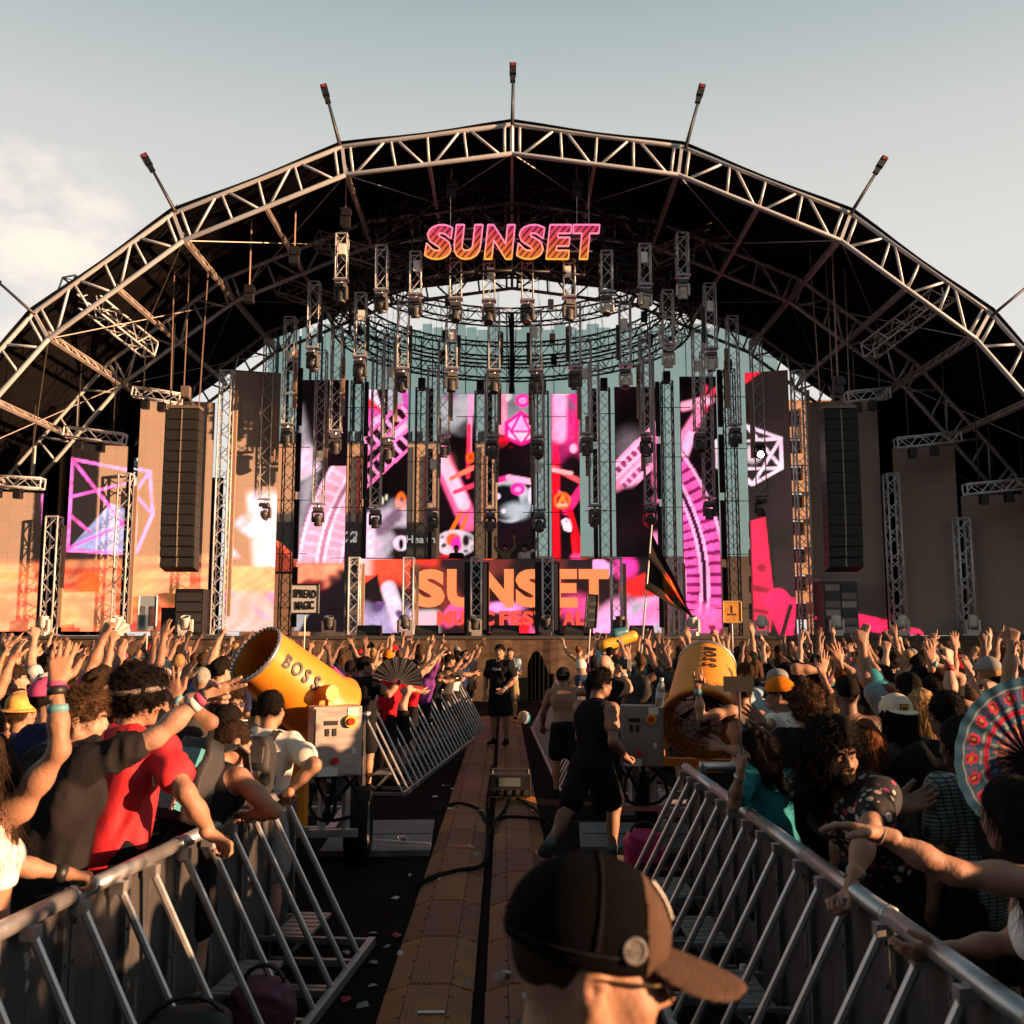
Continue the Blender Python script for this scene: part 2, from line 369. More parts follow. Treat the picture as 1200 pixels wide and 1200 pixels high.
# ================================================================ VIDEO SCREENS
def screen_color(x, y):
    """rgb emission of the show artwork at photo position x,y (arrays)"""
    n = x.shape[0]; c = np.zeros((n, 3))
    def nz(s, p=0.0): return np.sin(x*s+p+1.3*np.sin(y*s*.7+p))*np.cos(y*s*.9-p+1.1*np.sin(x*s*.6))
    def put(m, col):
        m = np.clip(m, 0, 1)[:, None]; col = np.array(col, float); col = col**1.35*1.1; c[:] = c*(1-m)+col*m
    def ss(a, b, v): t_ = np.clip((v-a)/(b-a), 0, 1); return t_*t_*(3-2*t_)
    def line(x0, y0, x1, y1, w, soft=1.2):
        dx, dy = x1-x0, y1-y0; L2 = dx*dx+dy*dy; t_ = np.clip(((x-x0)*dx+(y-y0)*dy)/L2, 0, 1)
        return 1-ss(w, w+soft, np.hypot(x-x0-t_*dx, y-y0-t_*dy))
    def ell(cx, cy, rx, ry, soft=.12, ang=0):
        ca, sa = math.cos(ang), math.sin(ang); u = (x-cx)*ca+(y-cy)*sa; v = -(x-cx)*sa+(y-cy)*ca
        return 1-ss(1-soft, 1+soft, np.hypot(u/rx, v/ry))
    def poly(pts, soft=1.5):
        m = np.ones(n)*1e9
        for (x0, y0), (x1, y1) in zip(pts, pts[1:]+pts[:1]):
            L = math.hypot(x1-x0, y1-y0); m = np.minimum(m, ((x1-x0)*(y-y0)-(y1-y0)*(x-x0))/L)
        return ss(0, soft, m)
    PINK = (1.0, .08, .42); HOT = (1.0, .02, .16); RED = (.95, .035, .03); OR = (1.0, .2, .03); WH = (1.0, .9, .95); GREY = (.35, .33, .36)
    # sunlit wings: glowing sunset band and the wire crystal
    lw = (x < 262)
    band = ss(655, 672, y+5*nz(.05))*lw; put(band, (.62, .10, .05)); put(band*ss(.1, .8, nz(.045, 2)), (.7, .19, .045))
    for k in range(5): put(lw*line(-20, 668+k*17, 250, 655+k*16, 2.2, 5)*.6, (.7, .3, .14))
    put(lw*band*ss(.45, .9, nz(.06, 4)), (.25, .1, .03))
    cr = [(77, 540), (170, 556), (175, 606), (160, 650), (78, 647)]
    put(poly([(78, 645), (120, 590), (160, 605), (160, 650)])*.9*lw, (.42, .42, .62))
    for a_, b_ in ((0, 1), (1, 2), (2, 3), (3, 4), (4, 0)): put(line(*cr[a_], *cr[b_], 1.3)*lw, (1, .25, .6))
    for a_, b_ in (((77, 540), (135, 615)), ((135, 615), (78, 645)), ((135, 615), (170, 556)), ((77, 585), (140, 565)), ((77, 605), (100, 625)), ((140, 565), (175, 606)), ((135, 615), (160, 650))):
        put(line(*a_, *b_, 1.1)*lw, (1, .18, .55))
    put(line(37, 580, 42, 650, 1.5)*lw, (1, .25, .6)); put(ell(103, 685, 14, 14, .2)*lw, (1, .15, .02))
    # next strip
    s1 = (x >= 255) & (x < 330)
    put(s1*ss(572, 590, y+.0*x)*ss(278, 288, x+.12*(y-570)*-1), (.8, .55, .6)); put(s1*ss(664, 668, y), (.7, .28, .11)); put(s1*ss(690, 700, y), (.32, .25, .3)); put(s1*ss(.2, .8, nz(.09))*ss(600, 620, y)*(1-ss(650, 660, y)), (.95, .5, .65))
    put(s1*ss(.2, .7, nz(.12))*ss(690, 700, y)*(1-ss(715, 730, y)), PINK)
    # centre group
    mid = (x >= 335) & (x < 940)
    low = y > 655
    K = (.006, .003, .005)
    wob = 6*nz(.09, 1)+3*nz(.23, 2)
    rr = np.hypot(x-600, y-684); th = np.arctan2(y-684, x-600)
    def ladder(m, u, v, w, cell, rail, rung, period):
        """m mask, u along, v across (0 centre), w half width: rails, rungs and cells"""
        inb = (np.abs(v) < w)*m; put(inb, cell); put(inb*((np.sin(u*2*math.pi/period) > .45)), rung); put(m*(np.abs(np.abs(v)-w) < 1.9), rail)
    def tracks(m, cell, rail, rung, gap):
        put(m*(rr > 196)*(rr < 256), gap)
        ladder(m, th*240, rr-213, 10, cell, rail, rung, 11.5); ladder(m, th*240, rr-242, 10.5, cell, rail, rung, 12.5)
    PW = (1, .72, .78)
    # pale beam and film ring, outer panel of the sunlit half
    a1 = (x >= 335) & (x < 405)
    put(a1*ss(.1, .8, .6+.5*nz(.05))*poly([(338, 470), (352, 470), (374, 560), (352, 660), (338, 660)], 14), (.42, .36, .39)); put(a1*ell(353, 541, 9, 15, .5, .3), WH); put(a1*line(345, 560, 366, 548, 3, 6), (.8, .75, .78)); put(a1*line(366, 470, 392, 560, 10, 12), K)
    tracks(a1*(y > 548)*(y < 662), (.80, .42, .50), WH, PW, (.55, .25, .33))
    put(a1*ss(658, 666, y)*ss(690, 676, y+wob), (1, .36, .22)); put(a1*ss(676, 692, y+wob), (.35, .02, .04)); put(a1*ss(694, 708, y+.5*(x-345)+wob), (.02, .015, .018)); put(a1*poly([(345, 718), (372, 706), (352, 742), (340, 742)], 5), (.45, .42, .42))
    # ladder strip panel
    a2 = (x >= 420) & (x < 480) & ~low
    put(a2*ss(500, 470, y-1.1*(x-450)+wob)*(x > 452), (.42, .4, .44)); put(a2*line(470, 455, 476, 480, 2, 4), (.6, .1, .4)); put(a2*poly([(424, 455), (438, 455), (446, 482), (424, 470)], 2), WH); put(a2*line(424, 472, 437, 484, 6, 3), (1, .03, .06)); put(a2*line(432, 488, 450, 504, 7, 6), (.85, .12, .42)); put(a2*line(444, 500, 474, 512, 8, 7), (1, .6, .75))
    u_ = (x-425)*.74-(y-560)*.67; v_ = (x-425)*.67+(y-560)*.74
    ladder(a2*(u_ > -8)*(u_ < 90), u_, v_-2, 9, (.03, .004, .015), (1, .22, .5), (1, .38, .62), 12); ladder(a2*(u_ > -4)*(u_ < 90), u_, v_+26, 8.5, (.05, .006, .02), (1, .2, .48), (1, .4, .64), 12)
    put(a2*ell(469, 591, 6.5, 13, .16), OR); put(a2*ell(470, 587, 2.6, 3.4, .3), (.2, .02, 0)); put(a2*ell(467, 597, 2, 2.6, .3), (.3, .03, 0)); put(a2*(ell(447, 588, 2, 4, .5)+ell(452, 584, 1.6, 3, .5)), (.7, .72, .55))
    put(a2*ss(598, 622, y+wob+.35*(x-425)), (.62, .54, .60)); put(a2*line(432, 612, 428, 655, 7, 5), WH); put(a2*ss(444, 462, x+wob)*ss(612, 622, y), (.03, .015, .02)); put(a2*line(446, 622, 464, 605, 4, 7), (.30, .2, .26)); put(a2*ell(470, 637, 9.5, 8.5, .14), WH); put(a2*ell(470, 638, 3, 6.5, .3), K)
    # cloud and beam panel
    a3 = (x >= 505) & (x < 560) & ~low
    put(a3*ss(516, 488, y+.45*(x-535)+wob), (.40, .39, .40)); put(a3*ss(474, 462, y+wob)*ss(-.2, .5, nz(.08)), (.38, .14, .30)); put(a3*line(551, 458, 549, 540, 1.6, 2), (1, .32, .52)); put(a3*line(549, 500, 548, 560, 1.2, 2), (1, .05, .14))
    put(a3*line(508, 520, 549, 612, 8, 6), (1, .16, .34)); put(a3*line(508, 520, 543, 592, 4.5, 5), (1, .72, .8)); put(a3*line(528, 562, 557, 548, 1.6, 2), (1, .22, .14)); put(a3*line(532, 578, 557, 569, 1.6, 2), (1, .08, .16)); put(a3*line(540, 602, 528, 624, 1.4, 1.5), OR); put(a3*line(547, 606, 540, 624, 1.2, 1.5), OR)
    put(a3*ell(551, 537, 5.5, 6.5, .2), (1, .15, .02)); put(a3*ell(551, 537, 2.4, 3, .3), (.5, .04, .02)); put(a3*ell(526, 545, 8, 12, .6)*.35, (.3, .12, .05))
    put(a3*ell(534, 637, 24, 15, .08), (.8, .78, .78)); put(a3*ss(.25, .6, nz(.35, 1))*ell(534, 637, 22, 14, .2)*(abs(x-534) > 9), (.12, .10, .10)); put(a3*ell(531, 633, 9, 8, .25), (1, .13, .04)); put(a3*ell(535, 639, 6, 9, .35), (.95, .05, .5)); put(a3*ell(546, 634, 4, 7, .3), (.04, .02, .03)); put(a3*ss(648, 652, y)*ss(545, 530, x), (.5, .02, .04))
    # crystal and great eye
    a4 = (x >= 560) & (x < 630) & ~low
    put(a4*ss(512, 492, y+wob), (.30, .28, .30)); put(a4*line(588, 458, 588, 505, 3.5, 4), (1, .30, .42)); put(a4*ss(.2, .7, nz(.2, 3))*(y < 478)*(x > 592)*(x < 606), (.7, .68, .66)); put(a4*ell(613, 470, 9, 8, .16), (1, .04, .42)); put(a4*ell(613, 470, 5, 4, .3), (1, .35, .6))
    hx = [(593, 497), (611, 484), (628, 497), (628, 514), (611, 522), (594, 514)]; put(a4*poly(hx), (1, .42, .68)); put(a4*ell(611, 512, 15, 5, .4), WH)
    for p_, q_ in ((0, 1), (1, 2), (2, 3), (3, 4), (4, 5), (5, 0)): put(a4*line(*hx[p_], *hx[q_], 1.4), (1, .03, .32))
    for p_, q_ in (((611, 484), (599, 507)), ((611, 484), (622, 507)), ((599, 507), (622, 507)), ((593, 497), (599, 507)), ((628, 497), (622, 507)), ((599, 507), (611, 522)), ((622, 507), (611, 522))): put(a4*line(*p_, *q_, .9), (1, .03, .32))
    put(a4*ss(520, 526, y+.3*wob), K); put(a4*ell(588, 518, 7, 5, .5), (.9, .02, .05)); put(a4*ss(.3, .7, nz(.3, 2))*ell(590, 520, 12, 6, .5), (.4, .02, .04))
    put(a4*ell(597, 588, 25, 25, .06), (.55, .58, .60)); put(a4*ell(600, 590, 22, 23, .1)*ss(-.1, .6, nz(.12, 2)), (.30, .33, .35)); put(a4*ell(590, 590, 20, 21, .12), (.01, .012, .014)); put(a4*ell(604, 600, 14, 9, .6), (.45, .5, .52)); put(a4*ell(583, 583, 3.2, 3.4, .2), WH); put(a4*ell(590, 600, 2.6, 2.8, .2), WH); put(a4*ell(572, 600, 6, 8, .2), WH)
    put(a4*line(570, 568, 596, 561, 2.2, 2), (1, .06, .34)); put(a4*line(596, 561, 624, 566, 2.4, 2), (1, .5, .65)); put(a4*ell(607, 574, 8.5, 7.5, .14), (.95, .05, .42)); put(a4*ell(607, 575, 4, 3, .3), (1, .35, .6)); put(a4*ell(573, 648, 7, 12, .4), (1, .2, .03)); put(a4*(ell(622, 582, 3, 9, .3)), WH)
    # ribbon and dice
    a5 = (x >= 640) & (x < 690) & ~low
    put(a5*ss(560, 515, y+wob), (.62, .05, .24)); put(a5*ss(.1, .7, nz(.1, 2))*(y < 530)*(x > 664), (.30, .12, .22)); put(a5*line(657, 455, 656, 512, 4, 8), (1, .42, .62)); put(a5*ell(660, 461, 8, 2.5, .5), (1, .8, .8)); put(a5*line(680, 455, 675, 528, 1.3, 2), (1, .03, .18)); put(a5*ell(673, 527, 4, 5, .4), (1, .6, .75))
    put(a5*ell(672, 560, 14, 26, .25), K); put(a5*ell(652, 560, 4, 40, .6)*.9, (.9, .01, .06)); put(a5*line(648, 549, 686, 568, 1.8, 2), (1, .14, .16)); put(a5*line(648, 552, 670, 556, 1.2, 2), (1, .5, .5)); put(a5*line(688, 566, 664, 600, 3.5, 3), (1, .04, .22)); put(a5*line(648, 576, 666, 586, 2.4, 2), (1, .3, .4))
    put(a5*ss(600, 612, y)*ss(654, 658, x), K); put(a5*line(650, 560, 652, 655, 2.6, 4), (.75, .01, .03)); put(a5*ell(659, 588, 10, 10, .1), OR); put(a5*ell(659, 588, 7, 7, .14), (.5, .02, .03)); put(a5*line(655, 592, 660, 583, 1.2, 1), (1, .3, .05)); put(a5*line(660, 583, 664, 592, 1.2, 1), (1, .3, .05)); put(a5*line(654, 593, 664, 593, 1, 1), (1, .5, .4))
    put(a5*poly([(657, 611), (663, 607), (673, 612), (670, 625), (661, 623)], 1), WH); put(a5*ell(664, 612, 1.2, 1, .4), K); put(a5*line(668, 600, 678, 634, 2, 2), (.9, .01, .03)); put(a5*line(678, 634, 685, 655, 3.4, 3), (.8, .008, .02)); put(a5*line(672, 628, 674, 655, 1.8, 2), (1, .02, .04)); put(a5*ell(676, 653, 7, 4, .5), (1, .1, .3))
    # black panel with film strip
    a6 = (x >= 715) & (x < 800)
    u_ = (x-722)*.72-(y-570)*.69; v_ = (x-722)*.69+(y-570)*.72
    put(a6*ell(742, 530, 18, 22, .7)*.5, (.30, .24, .27)); put(a6*(np.abs(v_) < 19)*(u_ > -12)*(y < 600), (1, .34, .52)); ladder(a6*(u_ > -12)*(y < 600), u_, v_+9, 5.5, (.35, .06, .18), (1, .62, .74), (1, .5, .64), 9); ladder(a6*(u_ > 6)*(y < 600), u_, v_-9, 5, (.42, .09, .24), (1, .55, .7), (1, .45, .6), 9)
    put(a6*ss(566, 584, y+.15*(x-724)+wob)*(x < 768), K); put(a6*ss(764, 772, x)*ss(500, 520, y)*ss(640, 600, y)*ss(-.5, .3, nz(.2)), (1, .22, .48)); put(a6*ss(624, 632, y)*ss(764, 769, x)*(y < 655), (1, .35, .6)); put(a6*ell(762, 610, 5, 8, .5), (.5, .01, .02))
    # arc of the ring
    a7 = (x >= 800) & (x < 850)
    put(a7*(y < 545)*poly([(800, 530), (830, 452), (850, 440), (850, 480), (822, 515), (808, 545)], 5)*ss(-.35, .0, np.sin((x*.9+y*.5)*.28+.5*wob)), (1, .05, .14)); put(a7*line(806, 478, 838, 470, 3.5, 4), (1, .42, .55)); put(a7*line(803, 520, 826, 486, 4, 5), (1, .3, .5)); put(a7*line(803, 545, 815, 512, 3, 4), (1, .5, .68))
    tracks(a7*(y > 528)*(y < 722), (.95, .16, .45), (1, .50, .70), (.32, .03, .16), (.10, .012, .07))
    a8 = (x >= 838) & (x < 940)
    oc = [(884, 500), (922, 517), (922, 552), (889, 570), (845, 550), (845, 519)]
    for p_, q_ in ((0, 1), (1, 2), (2, 3), (3, 4), (4, 5), (5, 0), (0, 2), (0, 4), (5, 1), (1, 3), (2, 4), (5, 3)): put(a8*line(*oc[p_], *oc[q_], 1.4, .8), (1, .94, .96))
    put(a8*ell(890, 534, 9, 9, .6), (1, .85, .85)); put(a8*ss(.1, .9, .5+.4*nz(.05))*ss(560, 640, y)*(x > 910)*.5, (.05, .03, .035))  # soft disc paints the glare of the lamp hung in front
    put(a8*poly([(885, 612), (907, 607), (915, 648), (909, 700), (912, 742), (885, 742)]), (1, .03, .12)); put(a8*(line(886, 690, 902, 694, 3, 1.5)+ell(896, 668, 5, 5, .2)+line(888, 716, 900, 719, 2, 1)), (.35, .01, .05)); put(a8*poly([(880, 430), (912, 430), (884, 450), (880, 450)]), (1, .02, .06))
    put((x > 880)*line(905, 705, 1075, 745, 7, 2), (1, .03, .15)); put((x > 880)*(line(950, 707, 948, 745, 2, 2)+line(1003, 722, 1000, 745, 2, 2)), (.02, .01, .01)); put(((x > 870) & (x < 940))*line(912, 705, 928, 745, 12, 3), (1, .03, .15)); put(((x > 905) & (x < 940))*(line(916, 745, 926, 712, 2, 1)+line(930, 745, 934, 716, 1.5, 1)), (.02, .005, .01))
    put((a7 | a8)*ss(706, 722, y+wob)*(x < 860), (1, .18, .42)); put((a7 | a8)*ss(720, 730, y+2*wob)*(x < 860)*ss(-.1, .5, nz(.3)), (.35, .03, .12))
    # lower booth screens
    b = low & (x >= 418) & (x < 770)
    put(b, (.03, .018, .015)); put(b*ss(.1, .7, nz(.05, 3)), (.22, .05, .04))
    bl = b & (x < 480); put(bl*ss(700, 672, y+6*nz(.1)), (1, .12, .06)); put(bl*ss(440, 425, x)*(y < 675), (1, .55, .5)); put(bl*poly([(424, 685), (442, 672), (450, 712), (424, 715)][::1]), (.015, .008, .012)); put(bl*ss(705, 722, y+5*nz(.12)), (.5, .4, .58)); put(bl*line(455, 690, 470, 735, 6, 5), (.95, .85, .9)); put(bl*ss(.4, .8, nz(.14, 1))*(y > 705), (.2, .1, .25))
    bc = b & (x >= 480) & (x < 700); put(bc*ss(668, 660, y)*ss(520, 505, x), (.75, .07, .04)); put(bc*ss(712, 720, y)*ss(520, 505, x), (.9, .75, .75)); put(bc*ss(.3, .7, nz(.08, 5))*(y > 700), (.85, .15, .35)); put(bc*ell(590, 712, 22, 6, .5), (1, .35, .7)); put(bc*ell(677, 712, 20, 14, .6), (.8, .1, .3)); put(bc*ell(613, 735, 8, 12, .3), (.9, .03, .05))
    br = b & (x >= 695); put(br*ell(733, 665, 14, 14, .4), PINK); put(br*line(702, 662, 712, 668, 6, 4), (1, .4, .65)); put(br*line(735, 690, 760, 680, 6, 5), (.95, .05, .05)); put(br*ss(690, 715, y-.5*(740-x)+8*nz(.1)), (1, .45, .68)); put(br*ss(715, 735, y+4*nz(.1))*ss(735, 750, x), (.55, .5, .55))
    a6l = low & (x >= 740) & (x < 800); put(a6l*ss(700, 712, y), (.5, .47, .52)); put(a6l*line(745, 735, 800, 690, 9, 6), (1, .35, .62)); put(a6l*line(735, 690, 765, 690, 7, 5), (.9, .05, .05))
    # uneven glow of real footage
    g = 1+.28*np.sin(x*.11+2*np.sin(y*.05))*np.cos(y*.13+1.7*np.sin(x*.07))+.16*np.sin(x*.37+y*.29+3*np.sin(y*.11))+.10*np.sin(x*.9-y*.7+2*np.sin(x*.21))
    P3 = np.stack([x*.11, y*.11, x*0+.5], 1); f1 = vnoise(P3, 3); f2 = vnoise(P3*2.3+7, 5); f3 = vnoise(np.stack([x*.5, y*.5, x*0+2.5], 1), 8); f4 = vnoise(np.stack([x*.035, y*.05, x*0+9.5], 1), 6)
    inner = ((x > 335) & (x < 940)).astype(float)
    c *= np.clip(g*inner*.35+g*(1-inner)+inner*(.65+.16*f1+.14*f2+.12*f3), .3, 1.6)[:, None]
    dark = np.clip((f4+.45*f2-.12)*3.2, 0, 1)*inner*.30; c *= (1-dark)[:, None]
    lum = c.mean(1, keepdims=True); white = np.clip((c.min(1, keepdims=True)-.25)*2.5, 0, 1)*inner[:, None]; c[:] = c*(1-white*np.array((.12, .42, .30)))
    glow_ = np.clip(.5+.5*np.sin(x*.045+y*.03+1.5*np.sin(y*.04)), 0, 1)*((x > 335) & (x < 940)); c += glow_[:, None]*np.array((.005, .001, .003))
    return c
LED = bpy.data.materials.new('led_wall'); LED.use_nodes = True
nt = LED.node_tree; b_ = nt.nodes['Principled BSDF']; at = nt.nodes.new('ShaderNodeVertexColor'); at.layer_name = 'art'
b_.inputs['Base Color'].default_value = (.22, .175, .145, 1); b_.inputs['Roughness'].default_value = .75
nt.links.new(at.outputs[0], b_.inputs['Emission Color']); b_.inputs['Emission Strength'].default_value = .52
t_ = nt.nodes.new('ShaderNodeTexCoord'); bk = nt.nodes.new('ShaderNodeTexBrick'); bk.offset = 0; bk.inputs['Scale'].default_value = 2.0; bk.inputs['Mortar Size'].default_value = .012
bk.inputs['Brick Width'].default_value = 1; bk.inputs['Row Height'].default_value = 1; bk.inputs['Color1'].default_value = (.045, .037, .034, 1); bk.inputs['Color2'].default_value = (.052, .043, .039, 1); bk.inputs['Mortar'].default_value = (.03, .025, .022, 1)
mq = nt.nodes.new('ShaderNodeMapping'); mq.inputs['Rotation'].default_value = (math.pi/2, 0, 0)
nt.links.new(t_.outputs['Object'], mq.inputs[0]); nt.links.new(mq.outputs[0], bk.inputs[0]); nt.links.new(bk.outputs[0], b_.inputs['Base Color'])
LED_SUNPALE = LED.copy(); LED_SUNPALE.name = 'led_wing_sunpale'  # same LED face, paled to imitate sunlight on the wings
for q_ in LED_SUNPALE.node_tree.nodes:
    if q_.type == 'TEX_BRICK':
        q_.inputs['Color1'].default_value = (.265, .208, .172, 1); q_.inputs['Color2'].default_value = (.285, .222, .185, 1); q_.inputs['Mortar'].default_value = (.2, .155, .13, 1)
def screen(x0, y0, x1, y1, Y, label, rz=0.0, step=1.45, lit=True, basecol=None):
    """LED wall whose corners sit at photo pixels on the plane Y"""
    A = W(x0, y1, Y); Bp = W(x1, y1, Y); C = W((x0+x1)/2, y0, Y)
    zb = max(A.z, DECK+.01) if y1 > 700 else A.z
    base = Vector(((A.x+Bp.x)/2, Y, zb)); w = (Bp.x-A.x)/math.cos(rz); h = C.z-zb
    t = empty('video_screen', base, rz, label, 'video screen', 'upright video screens on the stage')
    nx = max(2, int((x1-x0)/step)); ny = max(2, int((y1-y0)/step))
    if not lit: nx = ny = 1
    gx, gz = np.meshgrid(np.linspace(-w/2, w/2, nx+1), np.linspace(0, h, ny+1)); n = gx.size
    px = x0+(gx.ravel()/w+.5)*(x1-x0); py = y1-(gz.ravel()/h)*(y1-y0)
    vs = np.stack([gx.ravel(), np.full(n, -.06), gz.ravel()], 1)
    i = np.arange(n).reshape(ny+1, nx+1); fs = np.stack([i[:-1, :-1].ravel(), i[:-1, 1:].ravel(), i[1:, 1:].ravel(), i[1:, :-1].ravel()], 1)
    me = bpy.data.meshes.new('led_face'); me.from_pydata(vs.tolist(), [], fs.tolist())
    ca = me.color_attributes.new('art', 'FLOAT_COLOR', 'POINT'); c = screen_color(px, py) if lit else np.zeros((n, 3))
    ca.data.foreach_set('color', np.concatenate([c, np.ones((n, 1))], 1).astype(np.float32).ravel())
    obj('led_face', me, LED_SUNPALE if rz else LED, t)
    MB().box((0, .005, h/2), (w+.02, .12, h+.02)).build('cabinet', BLACK, t)
    return t
YW = 32.3; WING = .28
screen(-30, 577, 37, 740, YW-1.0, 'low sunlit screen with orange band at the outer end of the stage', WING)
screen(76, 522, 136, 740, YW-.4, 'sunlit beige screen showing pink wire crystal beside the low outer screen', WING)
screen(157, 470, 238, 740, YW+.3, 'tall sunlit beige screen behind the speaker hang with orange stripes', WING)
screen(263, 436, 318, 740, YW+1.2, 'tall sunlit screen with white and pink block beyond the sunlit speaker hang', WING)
screen(345, 446, 402, 740, 36.5, 'tall screen with the lower arc of the pale film strip ring beside the red roof')
screen(425, 457, 476, 654, 37.2, 'screen with pink ladder strip and small orange dice beside the board with white script')
screen(515, 462, 556, 654, 37.6, 'screen with grey cloud, pink beam and small white eye')
screen(583, 462, 623, 654, 37.8, 'screen with pink crystal and large white ring eye above the performers')
screen(647, 462, 680, 654, 37.6, 'screen with pink glow, red ribbon and white dice')
screen(724, 454, 775, 742, 37.2, 'mostly black screen crossed by pale pink film strip behind the flag')
screen(803, 442, 846, 742, 36.5, 'screen with the arc of pink film strip ring and red arrows')
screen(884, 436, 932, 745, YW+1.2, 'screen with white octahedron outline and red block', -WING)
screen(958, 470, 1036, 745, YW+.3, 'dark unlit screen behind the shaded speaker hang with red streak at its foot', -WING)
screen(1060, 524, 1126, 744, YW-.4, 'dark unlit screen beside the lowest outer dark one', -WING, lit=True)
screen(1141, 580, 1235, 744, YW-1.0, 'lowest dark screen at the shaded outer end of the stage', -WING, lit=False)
screen(418, 655, 770, 742, 34.6, 'wide low screen across the front of the performers booth behind the orange letters')
# booth riser behind that screen
t = empty('booth_riser', (0, 34.7, DECK), label='dark riser on which the performers stand behind the orange letters', cat='riser')
MB().box((W(595, 700, 35.5).x, 1.2, .75), (9.5, 2.2, 1.5)).build('platform', BLACK, t)
MB().box((W(595, 700, 35.5).x, .35, 2.35), (4.0, .6, .06)).build('table_top', BLACK, t)
MB().box((W(595, 700, 35.5).x, .35, 1.9), (3.9, .5, .84)).build('table_front', BLACK, t)
# orange letters on the booth
LET_SUNGLOW = mat('letter_face', (.66, .27, .12), .6, emit=(1.0, .24, .08), es=.38); LETS = mat('letter_side', (.20, .06, .025), .7)  # emission stands in for the weak sunlight on the letter faces
t = empty('festival_letters', W(600, 690, 34.4), label='large orange letters SUNSET MUSIC FESTIVAL mounted on the booth screen', cat='letter sign')
base = W(600, 690, 34.4)
def letters(txt, x0, x1, y0, y1, Y, widths, parent, mlist, bold, depth, base, name='letter', shear=0):
    tot = sum(widths); x = x0
    for ch, w in zip(txt, widths):
        ww = (x1-x0)*w/tot
        if ch != ' ':
            me = text_mesh(ch, 1, .3, bold, shear=shear)
            A = W(x, y1, Y); Bq = W(x+ww*.95, y0, Y)
            fit_mesh(me, Bq.x-A.x, Bq.z-A.z)
            co = np.empty(len(me.vertices)*3); me.vertices.foreach_get('co', co); co = co.reshape(-1, 3)
            co[:, 2] *= depth/.3; co = np.stack([co[:, 0], -co[:, 2], co[:, 1]], 1); me.vertices.foreach_set('co', co.ravel()); me.update()
            for m in mlist: me.materials.append(m)
            if len(mlist) > 1:
                for p in me.polygons: p.material_index = 0 if abs(p.normal.y) > .8 else 1
            o = obj(name, me, None, parent); o.location = (A+Bq)/2-base
        x += ww
letters('SUNSET', 485, 715, 667, 712, 34.4, (1.0, 1.0, 1.08, 1.0, .92, .95), t, [LET_SUNGLOW, LETS], .06, .12, base)
L2M = mat('letter_red', (.55, .07, .05), .6, emit=(1.0, .09, .06), es=.34)  # smaller letters carry the same added glow
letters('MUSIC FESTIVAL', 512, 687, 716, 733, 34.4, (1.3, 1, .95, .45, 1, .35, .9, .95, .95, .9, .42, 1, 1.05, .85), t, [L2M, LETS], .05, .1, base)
# hung neon sign SUNSET
SGN = bpy.data.materials.new('neon_face'); SGN.use_nodes = True; nt = SGN.node_tree; b_ = nt.nodes['Principled BSDF']
t_ = nt.nodes.new('ShaderNodeTexCoord'); sp = nt.nodes.new('ShaderNodeSeparateXYZ'); nt.links.new(t_.outputs['Object'], sp.inputs[0])
mr = nt.nodes.new('ShaderNodeMapRange'); mr.inputs['From Min'].default_value = -.55; mr.inputs['From Max'].default_value = .55; nt.links.new(sp.outputs['Z'], mr.inputs[0])
cr_ = nt.nodes.new('ShaderNodeValToRGB'); e = cr_.color_ramp.elements; e[0].color = (1.0, .24, .015, 1); e[1].color = (.85, .03, .17, 1); e.new(.5).color = (1.0, .10, .045, 1); nt.links.new(mr.outputs[0], cr_.inputs[0])
wv = nt.nodes.new('ShaderNodeTexWave'); wv.wave_type = 'BANDS'; wv.bands_direction = 'DIAGONAL'; wv.inputs['Scale'].default_value = 3.2; wv.inputs['Distortion'].default_value = .0; mpw = nt.nodes.new('ShaderNodeMapping'); mpw.inputs['Scale'].default_value = (1, 0, -.8)
nt.links.new(t_.outputs['Object'], mpw.inputs[0]); nt.links.new(mpw.outputs[0], wv.inputs[0])
rw = nt.nodes.new('ShaderNodeValToRGB'); rw.color_ramp.elements[0].position = .25; rw.color_ramp.elements[1].position = .34; rw.color_ramp.elements[0].color = (.12, .12, .12, 1); nt.links.new(wv.outputs[0], rw.inputs[0])
mu = nt.nodes.new('ShaderNodeMix'); mu.data_type = 'RGBA'; mu.blend_type = 'MULTIPLY'; mu.inputs[0].default_value = 1; nt.links.new(cr_.outputs[0], mu.inputs[6]); nt.links.new(rw.outputs[0], mu.inputs[7])
b_.inputs['Base Color'].default_value = (.04, .01, .01, 1); nt.links.new(mu.outputs[2], b_.inputs['Emission Color']); b_.inputs['Emission Strength'].default_value = .25
NEO = SGN.copy(); NEO.name = 'neon_outline'; n2 = NEO.node_tree; b2 = n2.nodes['Principled BSDF']
for l in list(n2.links):
    if l.to_socket == b2.inputs['Emission Color']: n2.links.remove(l)
cr2 = [q for q in n2.nodes if q.type == 'VALTORGB'][0]
cr2.color_ramp.elements[0].color = (1.0, .42, .05, 1); cr2.color_ramp.elements[1].color = (1.0, .25, .35, 1); cr2.color_ramp.elements[2].color = (1.0, .22, .42, 1)
n2.links.new(cr2.outputs[0], b2.inputs['Emission Color']); b2.inputs['Emission Strength'].default_value = .38
YN = 29.2; base = W(600, 285, YN)
sign = empty('hanging_sign', base, 0, 'glowing pink and orange SUNSET sign hung under the roof crown', 'sign')
letters('SUNSET', 498, 704, 265, 305, YN, (1.0, 1.03, 1.1, 1.0, .92, .95), sign, [SGN, LETS], .055, .14, base, 'letter_face', .12)
